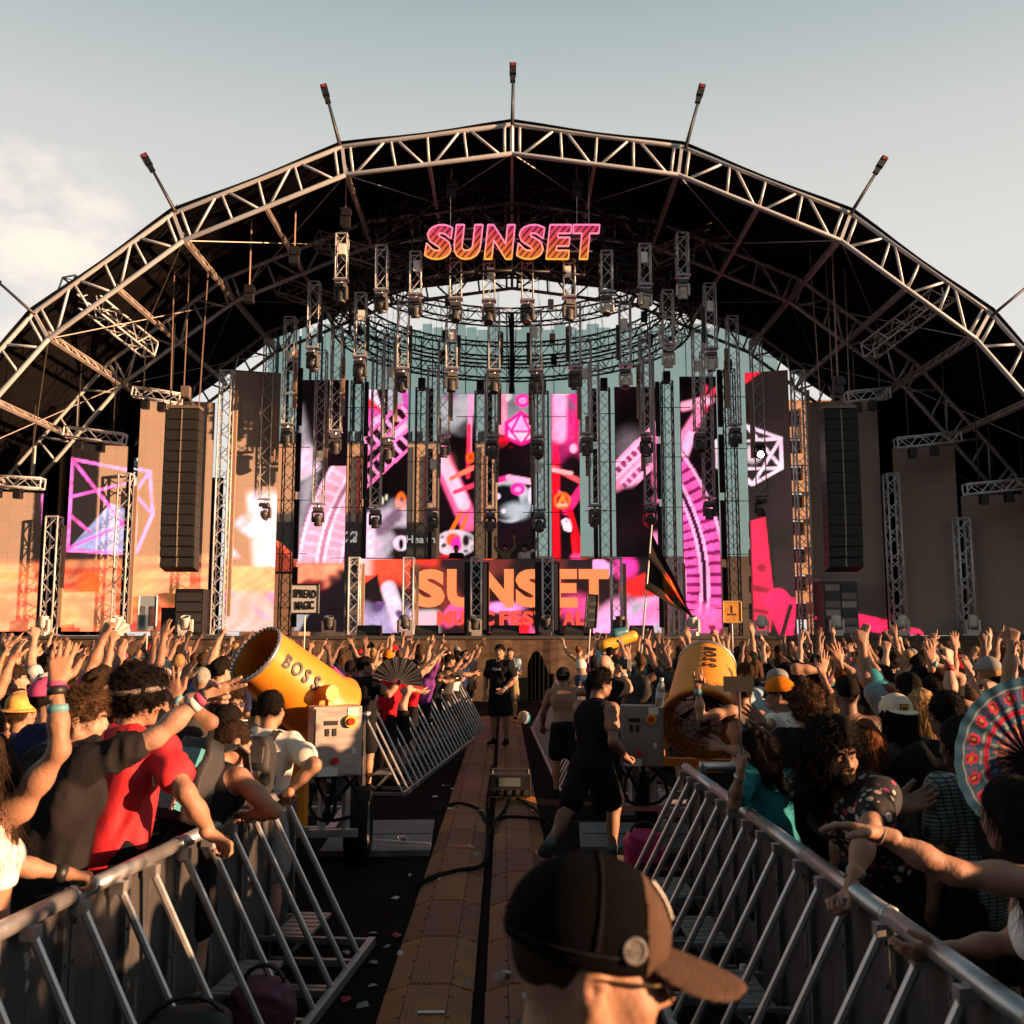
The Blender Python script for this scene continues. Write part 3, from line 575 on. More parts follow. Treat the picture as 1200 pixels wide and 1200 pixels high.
def outline(txt, x0, x1, y0, y1, Y, widths, parent, bold, shear):
    tot = sum(widths); x = x0
    for ch, w in zip(txt, widths):
        ww = (x1-x0)*w/tot; A = W(x, y1, Y); Bq = W(x+ww*.95, y0, Y); 
        for inset, r in ((bold, .03),):
            me = text_mesh(ch, 1, 0.0, inset, shear=shear)
            ref = text_mesh(ch, 1, 0.0, bold, shear=shear)
            rc = np.empty(len(ref.vertices)*3); ref.vertices.foreach_get('co', rc); rc = rc.reshape(-1, 3); lo, hi = rc.min(0), rc.max(0)
            bm = bmesh.new(); bm.from_mesh(me); bmesh.ops.remove_doubles(bm, verts=bm.verts, dist=1e-4)
            q = MB(); sx = (Bq.x-A.x)/(hi[0]-lo[0]); sz = (Bq.z-A.z)/(hi[1]-lo[1])
            for ed in bm.edges:
                if ed.is_boundary:
                    p = [Vector(((v.co.x-(lo[0]+hi[0])/2)*sx, -.1, (v.co.y-(lo[1]+hi[1])/2)*sz)) for v in ed.verts]; q.tube(p[0], p[1], r, 4)
            bm.free()
            o = q.build('neon_tube', NEO, parent); o.location = (A+Bq)/2-base
        x += ww
outline('SUNSET', 498, 704, 265, 305, YN, (1.0, 1.03, 1.1, 1.0, .92, .95), sign, .055, .12)
q = MB()
for zz in (-.2, .2): q.tube((-2.5, .16, zz), (2.5, .16, zz), .03)
for i in range(12): q.tube((-2.5+i*.42, .16, -.2 if i % 2 else .2), (-2.08+i*.42, .16, .2 if i % 2 else -.2), .018, 4)
q.build('back_truss', ALU, sign)
for px, py in ((528, 200), (676, 200), (690, 195)):
    o = MB().tube(W(px, 266, YN+.1)-base, W(px, py, YN+.1)-base, .015, 4).build('hang_wire', STEEL, sign)
# ================================================================ MOVING LIGHTS
mv_mesh = {}
def build_mover():
    b = MB().box((0, 0, .06), (.36, .36, .12)); b.box((0, -.185, .06), (.2, .012, .07))
    for s in (-1, 1): b.tube((s*.2, 0, .05), (s*.14, 0, .05), .02, 6)
    y = MB()
    for s in (-1, 1):
        y.box((s*.2, 0, .34), (.07, .17, .38)); y.tube((s*.24, 0, .44), (s*.15, 0, .44), .085, 10)
    y.box((0, 0, .155), (.46, .18, .06))
    h = MB(); h.lathe([(0, -.2), (.12, -.2), (.145, -.12), (.15, .1), (.16, .14), (.16, .2), (.125, .2), (.125, .17)], 14)
    for k in range(4): h.lathe([(.15, -.1+k*.05), (.156, -.09+k*.05), (.156, -.075+k*.05), (.15, -.065+k*.05)], 14)
    l = MB().lathe([(0, .175), (.124, .175)], 14)
    return [('base', b.mesh('base')), ('yoke', y.mesh('yoke')), ('head', h.mesh('head', True)), ('lens', l.mesh('lens'))]
mv_mesh = build_mover()
DG = mat('fixture_grey', (.05, .048, .046), .5); CREAM = mat('fixture_cream', (.55, .5, .44), .5)
GLOW = mat('lit_lens', (1, .9, .8), .3, emit=(1, .85, .7), es=14.0)
def mover(loc, label, group, m=DG, hang=False, tilt=.6, rz=0.0, sc=1.0, lens=LENS):
    t = empty('moving_light', loc, rz, label, 'stage light', group)
    if hang: t.rotation_euler = (math.pi, 0, rz)
    t.scale = (sc,)*3
    for n, me in mv_mesh:
        mm = lens if n == 'lens' else (m if n != 'base' else DG if hang else m)
        o = inst(n, me, mm, t)
        if n in ('head', 'lens'): o.matrix_local = Matrix.Translation((0, 0, .44)) @ Matrix.Rotation(tilt, 4, 'X')
    return t
# ================================================================ HANGING TRUSS PODS, four tiers of ten
TIER = {
 'upper': (29.8, [(400, 276, 328), (447, 290, 340), (487, 297, 345), (534, 305, 350), (573, 306, 352), (618, 306, 352), (667, 306, 348), (711, 296, 342), (756, 288, 334), (800, 275, 323)]),
 'second': (31.0, [(367, 332, 408), (422, 345, 418), (472, 355, 432), (529, 372, 432), (579, 366, 434), (628, 366, 434), (674, 358, 430), (733, 355, 428), (783, 342, 404), (833, 334, 408)]),
 'third': (32.3, [(337, 373, 497), (393, 384, 505), (455, 393, 513), (520, 399, 510), (577, 425, 511), (630, 425, 511), (687, 399, 508), (757, 393, 508), (820, 388, 503), (861, 372, 497)]),
 'lowest': (33.6, [(311, 400, 585), (373, 412, 590), (440, 420, 593), (506, 430, 596), (574, 440, 597), (632, 440, 597), (697, 430, 592), (762, 420, 590), (831, 412, 583), (891, 398, 580)])}
BATT = mat('batten_face', (.30, .19, .13), .6, noise=.15); STROBE = mat('strobe_face', (.75, .74, .72), .4)
ORD = ('outermost', 'second', 'third', 'fourth', 'innermost')
for tn, (Y, lst) in TIER.items():
    for i, (px, y0, y1) in enumerate(lst):
        side = 'sunlit' if i < 5 else 'shaded'; k = ORD[i if i < 5 else 9-i]
        a = W(px, y1, Y); b = W(px, y0, Y); b.x = a.x
        t = truss_thing('truss_pod', a, b, .35, ALU, 'hanging truss pod, %s from the %s wing, %s tier' % (k, side, tn), 'truss pod', 'hanging truss pods', r=.024)
        L = b.z-a.z; s = 1 if i < 5 else -1
        if tn != 'upper' and i not in (8,):
            MB().box((s*.24, -.1, L*.35 if tn == 'second' else L*.42), (.13, .1, min(2.1, L*.55))).build('light_batten', BATT if (tn in ('third', 'lowest')) else BLACK, t)
        if (i+len(tn)) % 2:
            q = MB(); zz = L*(.62 if tn != 'lowest' else .3)
            q.box((s*.05, -.24, zz), (.2, .12, .34)); q.build('strobe', STROBE, t)
        else:
            zz = L*(.55 if tn != 'lowest' else .3); q = MB().box((s*.2, -.12, zz), (.16, .1, .36)); q.build('blinder', BLACK, t)
            MB().tube((s*.2, -.19, zz+.09), (s*.2, -.165, zz+.09), .065, 10).tube((s*.2, -.19, zz-.09), (s*.2, -.165, zz-.09), .065, 10).build('blinder_lens', mat('blinder_lens', (.35, .28, .2), .2), t)
        q = MB().box((0, 0, -.03), (.46, .36, .03)); q.tube((0, 0, -.14), (0, 0, -.03), .05); q.box((0, 0, -.15), (.34, .34, .03)); q.build('base_plate', STEEL, t)
        MB().tube((.1, 0, L), (.1, 0, L+2.2), .008, 4).tube((-.1, 0, L), (-.1, 0, L+2.2), .008, 4).build('hang_wire', BLACK, t)
        if (tn, i) == ('second', 8):
            q = MB(); q.path([(.32*math.cos(u*math.pi/12), -.2, .3+.55*math.sin(u*math.pi/12)) for u in range(25)], .03, 6); q.build('ring_tube', WHITE, t)
        lit = (tn, i) in (('lowest', 9),)
        mover(a+Vector((0, 0, -.17)), 'moving light under the pod %s from the %s wing, %s tier' % (k, side, tn), 'moving lights under the pods', CREAM if (i > 6 and tn in ('upper', 'second')) else DG, True, random.uniform(-.5, .9), random.uniform(-.5, .5), .92)
# bright lamp seen in front of the octahedron
p = W(890, 533, 33.2)
mover(p+Vector((0, 0, .4)), 'lit moving light glaring white in front of the octahedron screen', 'moving lights under the pods', DG, True, -1.45, 0, .9, GLOW)
# ================================================================ RING TRUSSES
def ring(R, cx, cy, z, w, label, n=36, r=.045):
    t = empty('ring_truss', (cx, cy, z), 0, label, 'ring truss', 'ring trusses over the stage')
    for (dr, dz) in ((-w/2, -w/2), (w/2, -w/2), (-w/2, w/2), (w/2, w/2)):
        q = MB(); q.path([((R+dr)*math.cos(2*math.pi*i/n), (R+dr)*math.sin(2*math.pi*i/n), dz) for i in range(n+1)], r, 5); q.build('chord', BLACK, t, True)
    q = MB(); N = n*2
    for i in range(N):
        a0, a1 = 2*math.pi*i/N, 2*math.pi*(i+1)/N
        def P(a, dr, dz): return ((R+dr)*math.cos(a), (R+dr)*math.sin(a), dz)
        s = 1 if i % 2 else -1
        for dr in (-w/2, w/2): q.tube(P(a0, dr, s*w/2), P(a1, dr, -s*w/2), .022, 4, cap=False)
        for dz in (-w/2, w/2): q.tube(P(a0, -s*w/2, dz), P(a1, s*w/2, dz), .022, 4, cap=False)
        if i % 2 == 0:
            for dr in (-w/2, w/2): q.tube(P(a0, dr, -w/2), P(a0, dr, w/2), .022, 4)
    q.build('lacing', BLACK, t)
    for i in range(16):
        q = MB(); a0 = 2*math.pi*i/16+.1; q.tube((R*math.cos(a0), R*math.sin(a0), w/2), (R*math.cos(a0)*.96, R*math.sin(a0)*.96, w/2+1.6), .012, 4)
        if i % 2: q.box((R*math.cos(a0), R*math.sin(a0), w/2+.2), (.25, .25, .4))
        q.build('cable_drop', BLACK, t)
    return t
YC = 36.0
for z_px, R, lab in ((372, 5.9, 'black ring truss highest of the three over the stage'), (412, 6.15, 'black ring truss between the highest and the lowest ring over the stage'), (437, 6.4, 'black ring truss lowest of the three over the stage')):
    z = W(600, z_px, YC+R).z; ring(R, 0, YC, z, .62, lab)
# centre mast of cables from the roof crown
q = MB()
for i in range(9): q.tube((random.uniform(-.3, .3), 38.6+random.uniform(-.3, .3), 9.6), (random.uniform(-.25, .25), 38.6, 15.0), .02, 4)
q.tube((0, 38.6, 9.5), (0, 38.6, 15), .09)
tag(q.build('cable_bundle', BLACK), 'bundle of black cables dropping behind the centre of the ring trusses', 'cables')
# ================================================================ TOWERS
for i, px in enumerate((333, 413, 491, 562, 637, 711, 787, 862)):
    ytop = (432, 448, 456, 460, 460, 456, 448, 434)[i]
    a = W(px, 742, 36.0); a.z = DECK+.01; b = W(px, ytop, 36.0); b.x = a.x
    s = 1 if i < 4 else -1
    names = ('beside the red roof', 'beside the white script board', 'beside the white lettered board', 'between the eye screen and the cloud screen', 'between the eye screen and the red ribbon screen', 'between the red ribbon screen and the flag screen', 'between the flag screen and the red arrow screen', 'between the red arrow screen and the octahedron screen')
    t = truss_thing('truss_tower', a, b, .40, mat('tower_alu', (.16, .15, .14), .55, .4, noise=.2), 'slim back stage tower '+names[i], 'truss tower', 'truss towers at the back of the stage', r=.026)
    L = b.z-a.z; q = MB()
    for k in range(4): q.box((s*.36, -.05, L*(.14+.25*k)), (.16, .12, L*.22))
    q.build('light_batten', BLACK, t)
    q = MB()
    for k in range(5): q.tube((-.9*(1 if s > 0 else -1), .1, L*(.1+.2*k)), (.75*s, .1, L*(.1+.2*k)), .018, 4)
    q.build('rung', BLACK, t)
    MB().box((0, 0, L+.2), (.26, .3, .4)).build('hoist', BLACK, t)
def tower(px, y0, Y, w, label, m=ALU, white=True):
    a = W(px, 742, Y); a.z = DECK+.01; b = W(px, y0, Y); b.x = a.x
    t = truss_thing('truss_tower', a, b, w, m, label, 'truss tower', 'truss towers along the front of the stage', r=.032)
    L = b.z-a.z
    MB().box((0, 0, .02), (w*1.7, w*1.7, .03)).build('base_plate', STEEL, t)
    MB().box((w*.85, .05, L*.5), (.11, .1, L*.86)).build('light_batten', BATT, t)
    return t
for px, y0, Y, lab in ((56, 606, 31.3, 'low front tower beside the outer sunlit screen'), (139, 556, 31.9, 'front tower between the crystal screen and the tall sunlit one'), (255, 436, 32.3, 'tallest front tower beside the sunlit speaker hang'),
        (946, 436, 32.3, 'tallest front tower beside the shaded speaker hang'), (1053, 556, 31.9, 'front tower between the two outer dark screens and the shaded hang'), (1134, 608, 31.3, 'low front tower beside the outermost dark screen')):
    tower(px, y0, Y, .38, lab)
for i, (px, lab) in enumerate(((414, 'short booth tower nearest the white script board'), (478, 'short booth tower beside the first orange S'), (558, 'short booth tower over the orange U'), (642, 'short booth tower over the second orange S'), (723, 'short booth tower beside the orange T'), (793, 'short booth tower behind the flag'))):
    t = tower(px, 654, 33.4, .34, lab)
    if i in (2, 3): MB().box((0, .3, 1.25), (.85, .06, 2.5)).build('backing_board', BLACK, t)
# floor lights along the deck edge
FL = [(50, 1), (137, 1), (217, 1), (385, 0), (474, 0), (556, 0), (640, 0), (727, 0), (812, 1), (893, 1), (981, 1), (1058, 1), (1141, 1)]
for i, (px, cr) in enumerate(FL):
    p = W(px, 742, 31.1); p.z = DECK+.001
    names = ('outermost sunlit', 'crystal', 'sunlit hang', 'film arc', 'ladder strip', 'first booth board', 'second booth board', 'orange T', 'flag', 'red block', 'dark hang', 'dark outer', 'outermost dark')
    mover(p, 'moving light standing on the deck edge by the %s screen' % names[i], 'moving lights on the deck edge', CREAM if cr else DG, False, random.uniform(-.7, .9), random.uniform(-.6, .6), .95)
for i, (px, w) in enumerate(((433, .75), (500, .72), (592, .9), (752, .75), (672, .6))):
    p = W(px, 742, 31.5); p.z = DECK+.001
    t = empty('stage_monitor', p, math.pi, 'black wedge monitor on the deck, %s' % ('below the ladder strip screen', 'under the first orange S', 'under the orange N', 'at the foot of the flag pole', 'under the orange E')[i], 'monitor', 'wedge monitors on the deck')
    MB().prism([(-.26, 0), (.26, 0), (.26, .1), (0, .33), (-.26, .28)], -w/2, w/2, 0).build('cabinet', BLACK, t)
    MB().box((0, .145, .205), (w*.9, .02, .28), Matrix.Rotation(.78, 3, 'X')).build('grille', mat('grille', (.03, .03, .03), .6, .4), t)
# low sub stack and stage clutter by the shaded hang
t = empty('amp_rack', W(982, 742, 31.9)*1.0, 0, 'stack of flight cases and amplifiers under the shaded speaker hang', 'amp rack'); t.location.z = DECK+.001
q = MB(); q.box((0, 0, .85), (1.1, .8, 1.7)); q.build('case_body', mat('case_grey', (.07, .065, .06), .6), t)
for r_ in range(6):
    for c_ in range(2): MB().box((-.26+c_*.52, -.42, .18+r_*.27), (.46, .03, .2)).build('rack_unit', mat('rack_face%d' % ((r_*2+c_) % 3), ((.16, .14, .12), (.3, .27, .24), (.035, .035, .035))[(r_*2+c_) % 3], .5), t)
MB().box((0, -.1, 1.78), (1.3, .6, .12)).build('top_board', mat('board_grey', (.22, .22, .22), .6), t)
t = empty('amp_rack', W(215, 742, 32.0), 0, 'dark flight case rack under the sunlit speaker hang', 'amp rack'); t.location.z = DECK+.001
MB().box((.25, 0, .75), (.9, .7, 1.5)).build('case_body', BLACK, t); MB().box((-.45, .1, .45), (.45, .6, .9)).build('small_case', BLACK, t)
for k in range(4): MB().box((.25, -.36, .25+k*.33), (.8, .02, .26)).build('rack_unit', MATS['rack_face2'], t)
# ================================================================ LINE ARRAYS
ARR = mat('speaker_black', (.010, .0095, .009), .6, noise=.25, nscale=12); GRL = mat('speaker_grille', (.014, .013, .012), .7, .2)
def line_array(px, label, rz, warm):
    Y = 30.4; top = W(px, 482, Y); t = empty('line_array', top, rz, label, 'line array', 'line array speaker hangs')
    n = 15; hh = (top.z-W(px, 668, Y).z)/n; z = 0; y = 0; ang = 0
    me = MB().box((0, 0, -hh/2), (1.04, .62, hh*.95)).mesh('cabinet'); mg = MB().box((0, -.32, -hh/2), (.97, .02, hh*.82)).mesh('grille')
    ms = MB().box((0, -.335, -hh/2), (.035, .015, hh*.95)).mesh('centre_strip')
    for i in range(n):
        ang = 0 if i < 6 else .009*(i-5)*(i-5)*.25
        M = Matrix.Translation((0, y, z)) @ Matrix.Rotation(-ang, 4, 'X')
        c = inst('cabinet', me, ARR, t, M=M)
        inst('grille', mg, GRL, c); inst('centre_strip', ms, mat('strip', (.25, .21, .17), .5), c)
        z -= hh*math.cos(ang); y += hh*math.sin(ang)
    q = MB().box((0, 0, .1), (1.0, .5, .1)).bar((-.3, 0, .15), (0, 0, .6), .06).bar((.3, 0, .15), (0, 0, .6), .06); q.box((0, 0, .62), (.25, .3, .35)); q.build('fly_frame', mat('fly_frame', (.2, .15, .12), .5, .4), t)
    q = MB()
    for dx in (-.5, -.1, .4): q.tube((dx, .1, .2), (dx*1.3, .3, 7), .02, 4)
    q.build('chain', mat('chain', (.3, .2, .15), .6, .3), t)
    return t
line_array(217, 'tall curved black speaker hang before the sunlit screens', .05, True)
line_array(982, 'tall curved black speaker hang before the dark screens', -.05, False)
# hung horizontal trusses above the wing screens
for x0, y0, x1, y1, Y, lab in ((157, 459, 212, 468, 31.3, 'short hung truss above the tall sunlit screen'), (77, 506, 146, 515, 30.9, 'short hung truss above the crystal screen'), (-20, 563, 50, 567, 30.3, 'short hung truss above the outermost sunlit screen'),
        (992, 466, 1041, 461, 31.3, 'short hung truss above the dark screen by the shaded hang'), (1050, 520, 1124, 512, 30.9, 'short hung truss above the middle dark screen'), (1131, 574, 1215, 566, 30.3, 'short hung truss above the outermost dark screen')):
    a, b = W(x0, y0, Y), W(x1, y1, Y)
    t = truss_thing('hung_truss', a, b, .32, ALU, lab, 'truss', 'short hung trusses over the wing screens', r=.03)
    base = Vector(t.location); c = (a+b)/2-base
    q = MB(); q.tube(a.lerp(b, .2)-base, a.lerp(b, .2)-base+Vector((0, 0, 2.5)), .02, 4); q.tube(a.lerp(b, .8)-base, a.lerp(b, .8)-base+Vector((0, 0, 2.5)), .02, 4)
    q.build('hang_wire', DARKSTEEL, t)
    for f in (.25, .6): MB().box(a.lerp(b, f)-base+Vector((0, 0, -.36)), (.22, .24, .3)).build('lamp', BLACK, t)
# ladder trusses in the roof beside the sign
for x0, y0, x1, y1, Y, lab in ((372, 282, 470, 315, 31.8, 'lattice truss under the roof beside the SUNSET sign above the sunlit wing'), (326, 335, 410, 362, 33.5, 'lower lattice truss under the roof above the sunlit wing'), (765, 305, 850, 268, 31.8, 'lattice truss under the roof beside the SUNSET sign above the shaded wing')):
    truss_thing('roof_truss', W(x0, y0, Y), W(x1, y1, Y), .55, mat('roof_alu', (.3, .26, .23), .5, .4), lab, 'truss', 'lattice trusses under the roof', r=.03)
# chain hoists
for px, y0, y1, Y, hl in ((529, 222, 208, 29.4, 'above the letter U of the hung sign'), (676, 222, 205, 29.4, 'above the letter T of the hung sign'), (405, 255, 212, 29.2, 'beside the outermost upper pod, sunlit half'), (345, 300, 258, 29.3, 'outside the lattice truss, sunlit half'), (292, 345, 262, 30, 'low on the sunlit roof flank'), (982, 452, 290, 29.6, 'over the shaded speaker hang')):
    p = W(px, y0, Y); t = empty('chain_hoist', p, 0, 'black chain hoist '+hl, 'hoist', 'chain hoists under the roof')
    MB().box((0, 0, 0), (.28, .28, .55)).box((.05, -.12, .1), (.3, .12, .2)).build('motor', BLACK, t)
    MB().tube((0, 0, .27), (0, 0, W(px, y1, Y).z-p.z+.3), .03, 5).build('chain', mat('chain', (.3, .2, .15), .6, .3), t)
# black drapes between the wing screens
DR = []
for x0, x1, ytop, Y, lab in ((36, 78, 530, 33.0, 'between the outermost sunlit screen and the crystal screen'), (133, 160, 478, 33.0, 'between the crystal screen and the tall sunlit screen'), (236, 262, 560, 33.9, 'behind the sunlit speaker hang'), (-60, 150, 420, 34.4, 'behind the sunlit wing'),
        (1034, 1062, 520, 33.0, 'between the dark screens'), (1124, 1143, 575, 33.0, 'beside the outermost dark screen'), (985, 1260, 470, 34.4, 'behind the shaded wing')):
    a = W(x0, 742, Y); b = W(x1, ytop, Y); q = MB(); N = max(8, int((b.x-a.x)/.12)); w = b.x-a.x
    for u in range(N):
        xa, xb = -w/2+u*w/N, -w/2+(u+1)*w/N
        ya, yb = .05*math.sin(u*1.9), .05*math.sin((u+1)*1.9)
        q.add([(xa, ya, 0), (xb, yb, 0), (xb, yb, b.z-DECK), (xa, ya, b.z-DECK)], [(0, 1, 2, 3)])
    tag(q.build('stage_drape', BLACKCLOTH, None, True, loc=((a.x+b.x)/2, Y, DECK+.01)), 'black drape hung %s' % lab, 'drape', 'black stage drapes')
# ================================================================ BUILDINGS BEHIND
def bwall(t, x0, y0, x1, y1, Y, m, name, depth=.6, dy=0.0):
    a, b = W(x0, y1, Y), W(x1, y0, Y); base = Vector(t.location)
    a.z = max(a.z, 0); c = (a+b)/2-base; MB().box((c.x, dy, c.z), (b.x-a.x, depth, b.z-a.z)).build(name, m, t)
YB = 95.0
st = empty('stadium', (0, YB, 0), 0, 'pale stadium building with teal upper cladding behind the stage', 'building')
TEAL = mat('teal_cladding', (.12, .29, .42), .7, noise=.12, nscale=.2); BEIGE = mat('beige_wall', (.42, .30, .22), .85, noise=.1, nscale=.15)
bwall(st, 312, 392, 905, 650, YB, mat('cladding_back', (.09, .2, .28), .8), 'cladding_backing', .2, .6)
for i, x in enumerate(range(312, 900, 13)): bwall(st, x, 384+4*math.sin(i*2.1), x+12.8, 506 if x < 598 else 520.5, YB, TEAL, 'cladding_panel', .5, .03*(i % 2))
bwall(st, 312, 506, 600, 521, YB, mat('stadium_band', (.07, .075, .08), .6), 'parapet_band', .7)
for i, x in enumerate(range(316, 596, 12)): bwall(st, x, 507, x+4, 518, YB, TEAL, 'parapet_fin', .3, -.45)
bwall(st, 312, 521, 600, 612, YB, BEIGE, 'wall', .6)
for i, x in enumerate(range(600, 900, 13)): bwall(st, x, 521, x+12.8, 652, YB, TEAL, 'cladding_panel', .5, .03*(i % 2))
for x in (377, 418, 497, 565): bwall(st, x, 535, x+5, 612, YB, mat('maroon_recess', (.16, .03, .03), .8), 'recess', .3, -.3)
for x in range(324, 596, 40): bwall(st, x, 524, x+2.5, 612, YB, mat('downpipe', (.3, .22, .17), .8), 'downpipe', .3, -.4)
BOARD = mat('sign_board', (.025, .025, .025), .6); SIGNW = mat('sign_white', (.6, .55, .5), .7, emit=(.8, .7, .6), es=.12)
for x0, x1 in ((394, 424), (475, 512)): bwall(st, x0, 613, x1, 656, YB-2, BOARD, 'sign_board', .4, -2)
bwall(st, 312, 612, 600, 760, YB, mat('lower_wall', (.10, .085, .075), .85, noise=.2, nscale=.2), 'lower_wall', .6)
bwall(st, 600, 652, 905, 760, YB, MATS['lower_wall'], 'lower_wall', .6)
def btext(txt, px, py, w, h, Y, shear=0, parent=st, m=SIGNW):
    me = text_mesh(txt, 1, .05, .015, shear=shear); c = W(px, py, Y); a, b = W(px-w/2, py+h/2, Y), W(px+w/2, py-h/2, Y)
    fit_mesh(me, b.x-a.x, b.z-a.z); o = obj('lettering', me, m, parent); o.matrix_local = Matrix.Translation(c-Vector(parent.location)) @ Matrix.Rotation(math.pi/2, 4, 'X'); return o
btext('Coca', 407, 626, 24, 20, YB-2.4, .4); btext('Health', 493, 632, 34, 9, YB-2.4)
# grandstand with sunlit tiers behind the shaded hang
gs = empty('grandstand', (W(960, 745, 80).x, 80, 0), 0, 'sunlit concrete grandstand tiers behind the shaded speaker hang', 'grandstand')
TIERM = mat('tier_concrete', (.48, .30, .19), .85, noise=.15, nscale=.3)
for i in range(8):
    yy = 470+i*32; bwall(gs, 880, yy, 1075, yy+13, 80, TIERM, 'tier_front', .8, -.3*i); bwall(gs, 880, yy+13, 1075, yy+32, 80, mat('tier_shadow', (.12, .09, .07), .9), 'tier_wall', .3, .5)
for x in (905, 945, 968, 1000, 1040): bwall(gs, x, 480, x+5, 745, 80, TIERM, 'column', .6, -.5)
hs = empty('clubhouse', (W(315, 745, 70).x, 70, 0), 0, 'low building with red pitched roof seen between the sunlit screens', 'house')
a, b = W(282, 700, 70), W(352, 670, 70); base = Vector(hs.location)
MB().box((0, 2, a.z/2+1.5), (b.x-a.x, 4, a.z+3)).build('wall', mat('house_wall', (.22, .14, .10), .85), hs)
zr = b.z; zt = W(310, 628, 70).z
MB().prism([((a-base).x-.4, zr), ((b-base).x+.4, zr), ((a-base).x*.2, zt)], -.3, 4.3, 1).build('roof', mat('red_tiles', (.26, .06, .04), .8, noise=.25, nscale=1.5), hs)

# unseen stand added behind the camera to block low skylight
sky_blocker = empty('grandstand', (-22, -26, 0), 0, 'added unseen dark stand behind the camera that blocks low skylight', 'grandstand')
for i in range(14): MB().box((0, -i*1.6, .9+i*1.5), (112, 1.6, 1.8+i*3.0)).build('blocker_tier', mat('blocker_dark', (.03, .022, .02), .9, noise=.3, nscale=1), sky_blocker)
MB().box((0, -23.5, 14), (112, 1.2, 28)).build('blocker_back', mat('blocker_wall', (.12, .1, .085), .9), sky_blocker)
for i in range(-6, 7): MB().box((i*8.5, -22.2, 24), (.5, .8, 9)).build('blocker_post', DARKSTEEL, sky_blocker)
MB().box((0, -16.5, 28.6), (112, 14, .5)).build('blocker_slab', mat('blocker_roof', (.08, .075, .07), .8), sky_blocker)
# ================================================================ CABLE RAMPS (two lanes of hinged protectors)
RAMPS = [mat('ramp_amber_%d' % i, c, .55, noise=.5, nscale=7, bump=.5, bscale=30) for i, c in enumerate(((.17, .062, .008), (.13, .045, .006), (.20, .078, .011), (.085, .03, .005)))]
def ramp_mesh():
    L = .88; out = []
    cl = MB(); cl.box((0, 0, .041), (.23, L-.012, .022)); 
    for x in (-.095, -.065, -.035, -.005, .025, .055, .085): cl.box((x, 0, .0535), (.012, L-.03, .005))
    out.append(('lid', cl.mesh('lid')))
    for s in (-1, 1):
        m = MB(); x0, x1 = s*.119, s*.245
        # zig-zag joint at both ends
        ys = [-L/2+.006, L/2-.006]
        m.prism([(min(x0, x1), .004) if s > 0 else (x1, .004), (max(x0, x1), .004) if s > 0 else (x0, .004)] + ([(x1, .010), (x0, .050)] if s > 0 else [(x0, .050), (x1, .010)]), ys[0], ys[1], 1)
        for k in range(3): m.box((s*.128, -L/2+.15+k*.29, .0495), (.016, .08, .008))
        m.box((s*.15, L/2+.012, .024), (.05, .06, .02)); m.box((s*.21, -L/2+.03, .014), (.03, .05, .02))
        out.append(('ramp_side', m.mesh('ramp_side')))
    return out
RM = ramp_mesh()
p0, p1 = G(562, 1200), G(584, 850); dirv = Vector((p1.x-p0.x, p1.y-p0.y, 0)).normalized(); ang = math.atan2(-dirv.x, dirv.y)
nn = 0
for lane, off in ((0, -.29), (1, .27)):
    k = 0; y = 3.6
    while y < 24.5:
        nrm = Vector((dirv.y, -dirv.x, 0)); p = Vector((p0.x, p0.y, 0))+dirv*((y-p0.y)/dirv.y)+nrm*off
        t = empty('cable_ramp', (p.x, p.y, .004), ang+random.uniform(-.008, .008))
        tag(t, 'amber cable ramp, %s of the lane %s counted towards the stage' % (ordinal(k), 'beside the wheeled blower' if lane == 0 else 'under the power box'), 'cable ramp', 'cable ramp sections, ' + ('lane one' if lane == 0 else 'lane two'))
        m = RAMPS[(k*7+lane*3+k//3) % 4]
        for n, me in RM: inst(n, me, m if n == 'ramp_side' else RAMPS[(k+lane) % 3], t)
        y += .885; k += 1
# power box on the ramp and loose cables
t = empty('power_box', (G(598, 938).x, G(598, 938).y, .062), -.05, 'black power distribution box lying on the amber ramps', 'power box')
MB().box((0, 0, .13), (.5, .32, .26)).build('case', BLACK, t); MB().box((0, -.165, .18), (.26, .012, .1)).build('display', mat('meter', (.10, .13, .13), .3), t)
for k in range(5): MB().tube((-.2+k*.1, -.16, .06), (-.2+k*.1, -.2, .06), .03, 8).build('socket', DARKSTEEL, t)
MB().tube((-.22, 0, .26), (-.22, 0, .31), .014).tube((.22, 0, .26), (.22, 0, .31), .014).tube((-.22, 0, .31), (.22, 0, .31), .016).build('handle', DARKSTEEL, t)
def cable(pts, r, label, m=RUBBER, z=None):
    P = [Vector(p) for p in pts]; out = []
    for i in range(len(P)-1):
        a, b, c, d = P[max(i-1, 0)], P[i], P[i+1], P[min(i+2, len(P)-1)]
        for k in range(6):
            f = k/6; out.append(.5*((2*b)+(c-a)*f+(2*a-5*b+4*c-d)*f*f+(-a+3*b-3*c+d)*f**3))
    out.append(P[-1]); q = MB(); q.path(out, r, 6)
    return tag(q.build('power_cable', m, None, True), label, 'cable', 'loose cables in the aisle')
def gz(px, py, z): p = G(px, py); return (p.x, p.y, z)
cable([gz(510, 955, .03), gz(535, 948, .065), gz(560, 955, .065), gz(572, 968, .03), gz(590, 965, .065), gz(625, 966, .065), gz(665, 968, .02)], .02, 'black cable crossing both ramps just before the power box')
cable([gz(572, 985, .03), gz(580, 970, .06), gz(592, 955, .07), gz(597, 945, .1)], .016, 'black cable curling up into the power box')
cable([gz(488, 1042, .02), gz(505, 1038, .06), gz(535, 1030, .065), gz(566, 1022, .065), gz(572, 985, .02), gz(571, 940, .02), gz(577, 900, .02)], .02, 'black cable that comes from the grey plate and runs up the joint of the lanes')
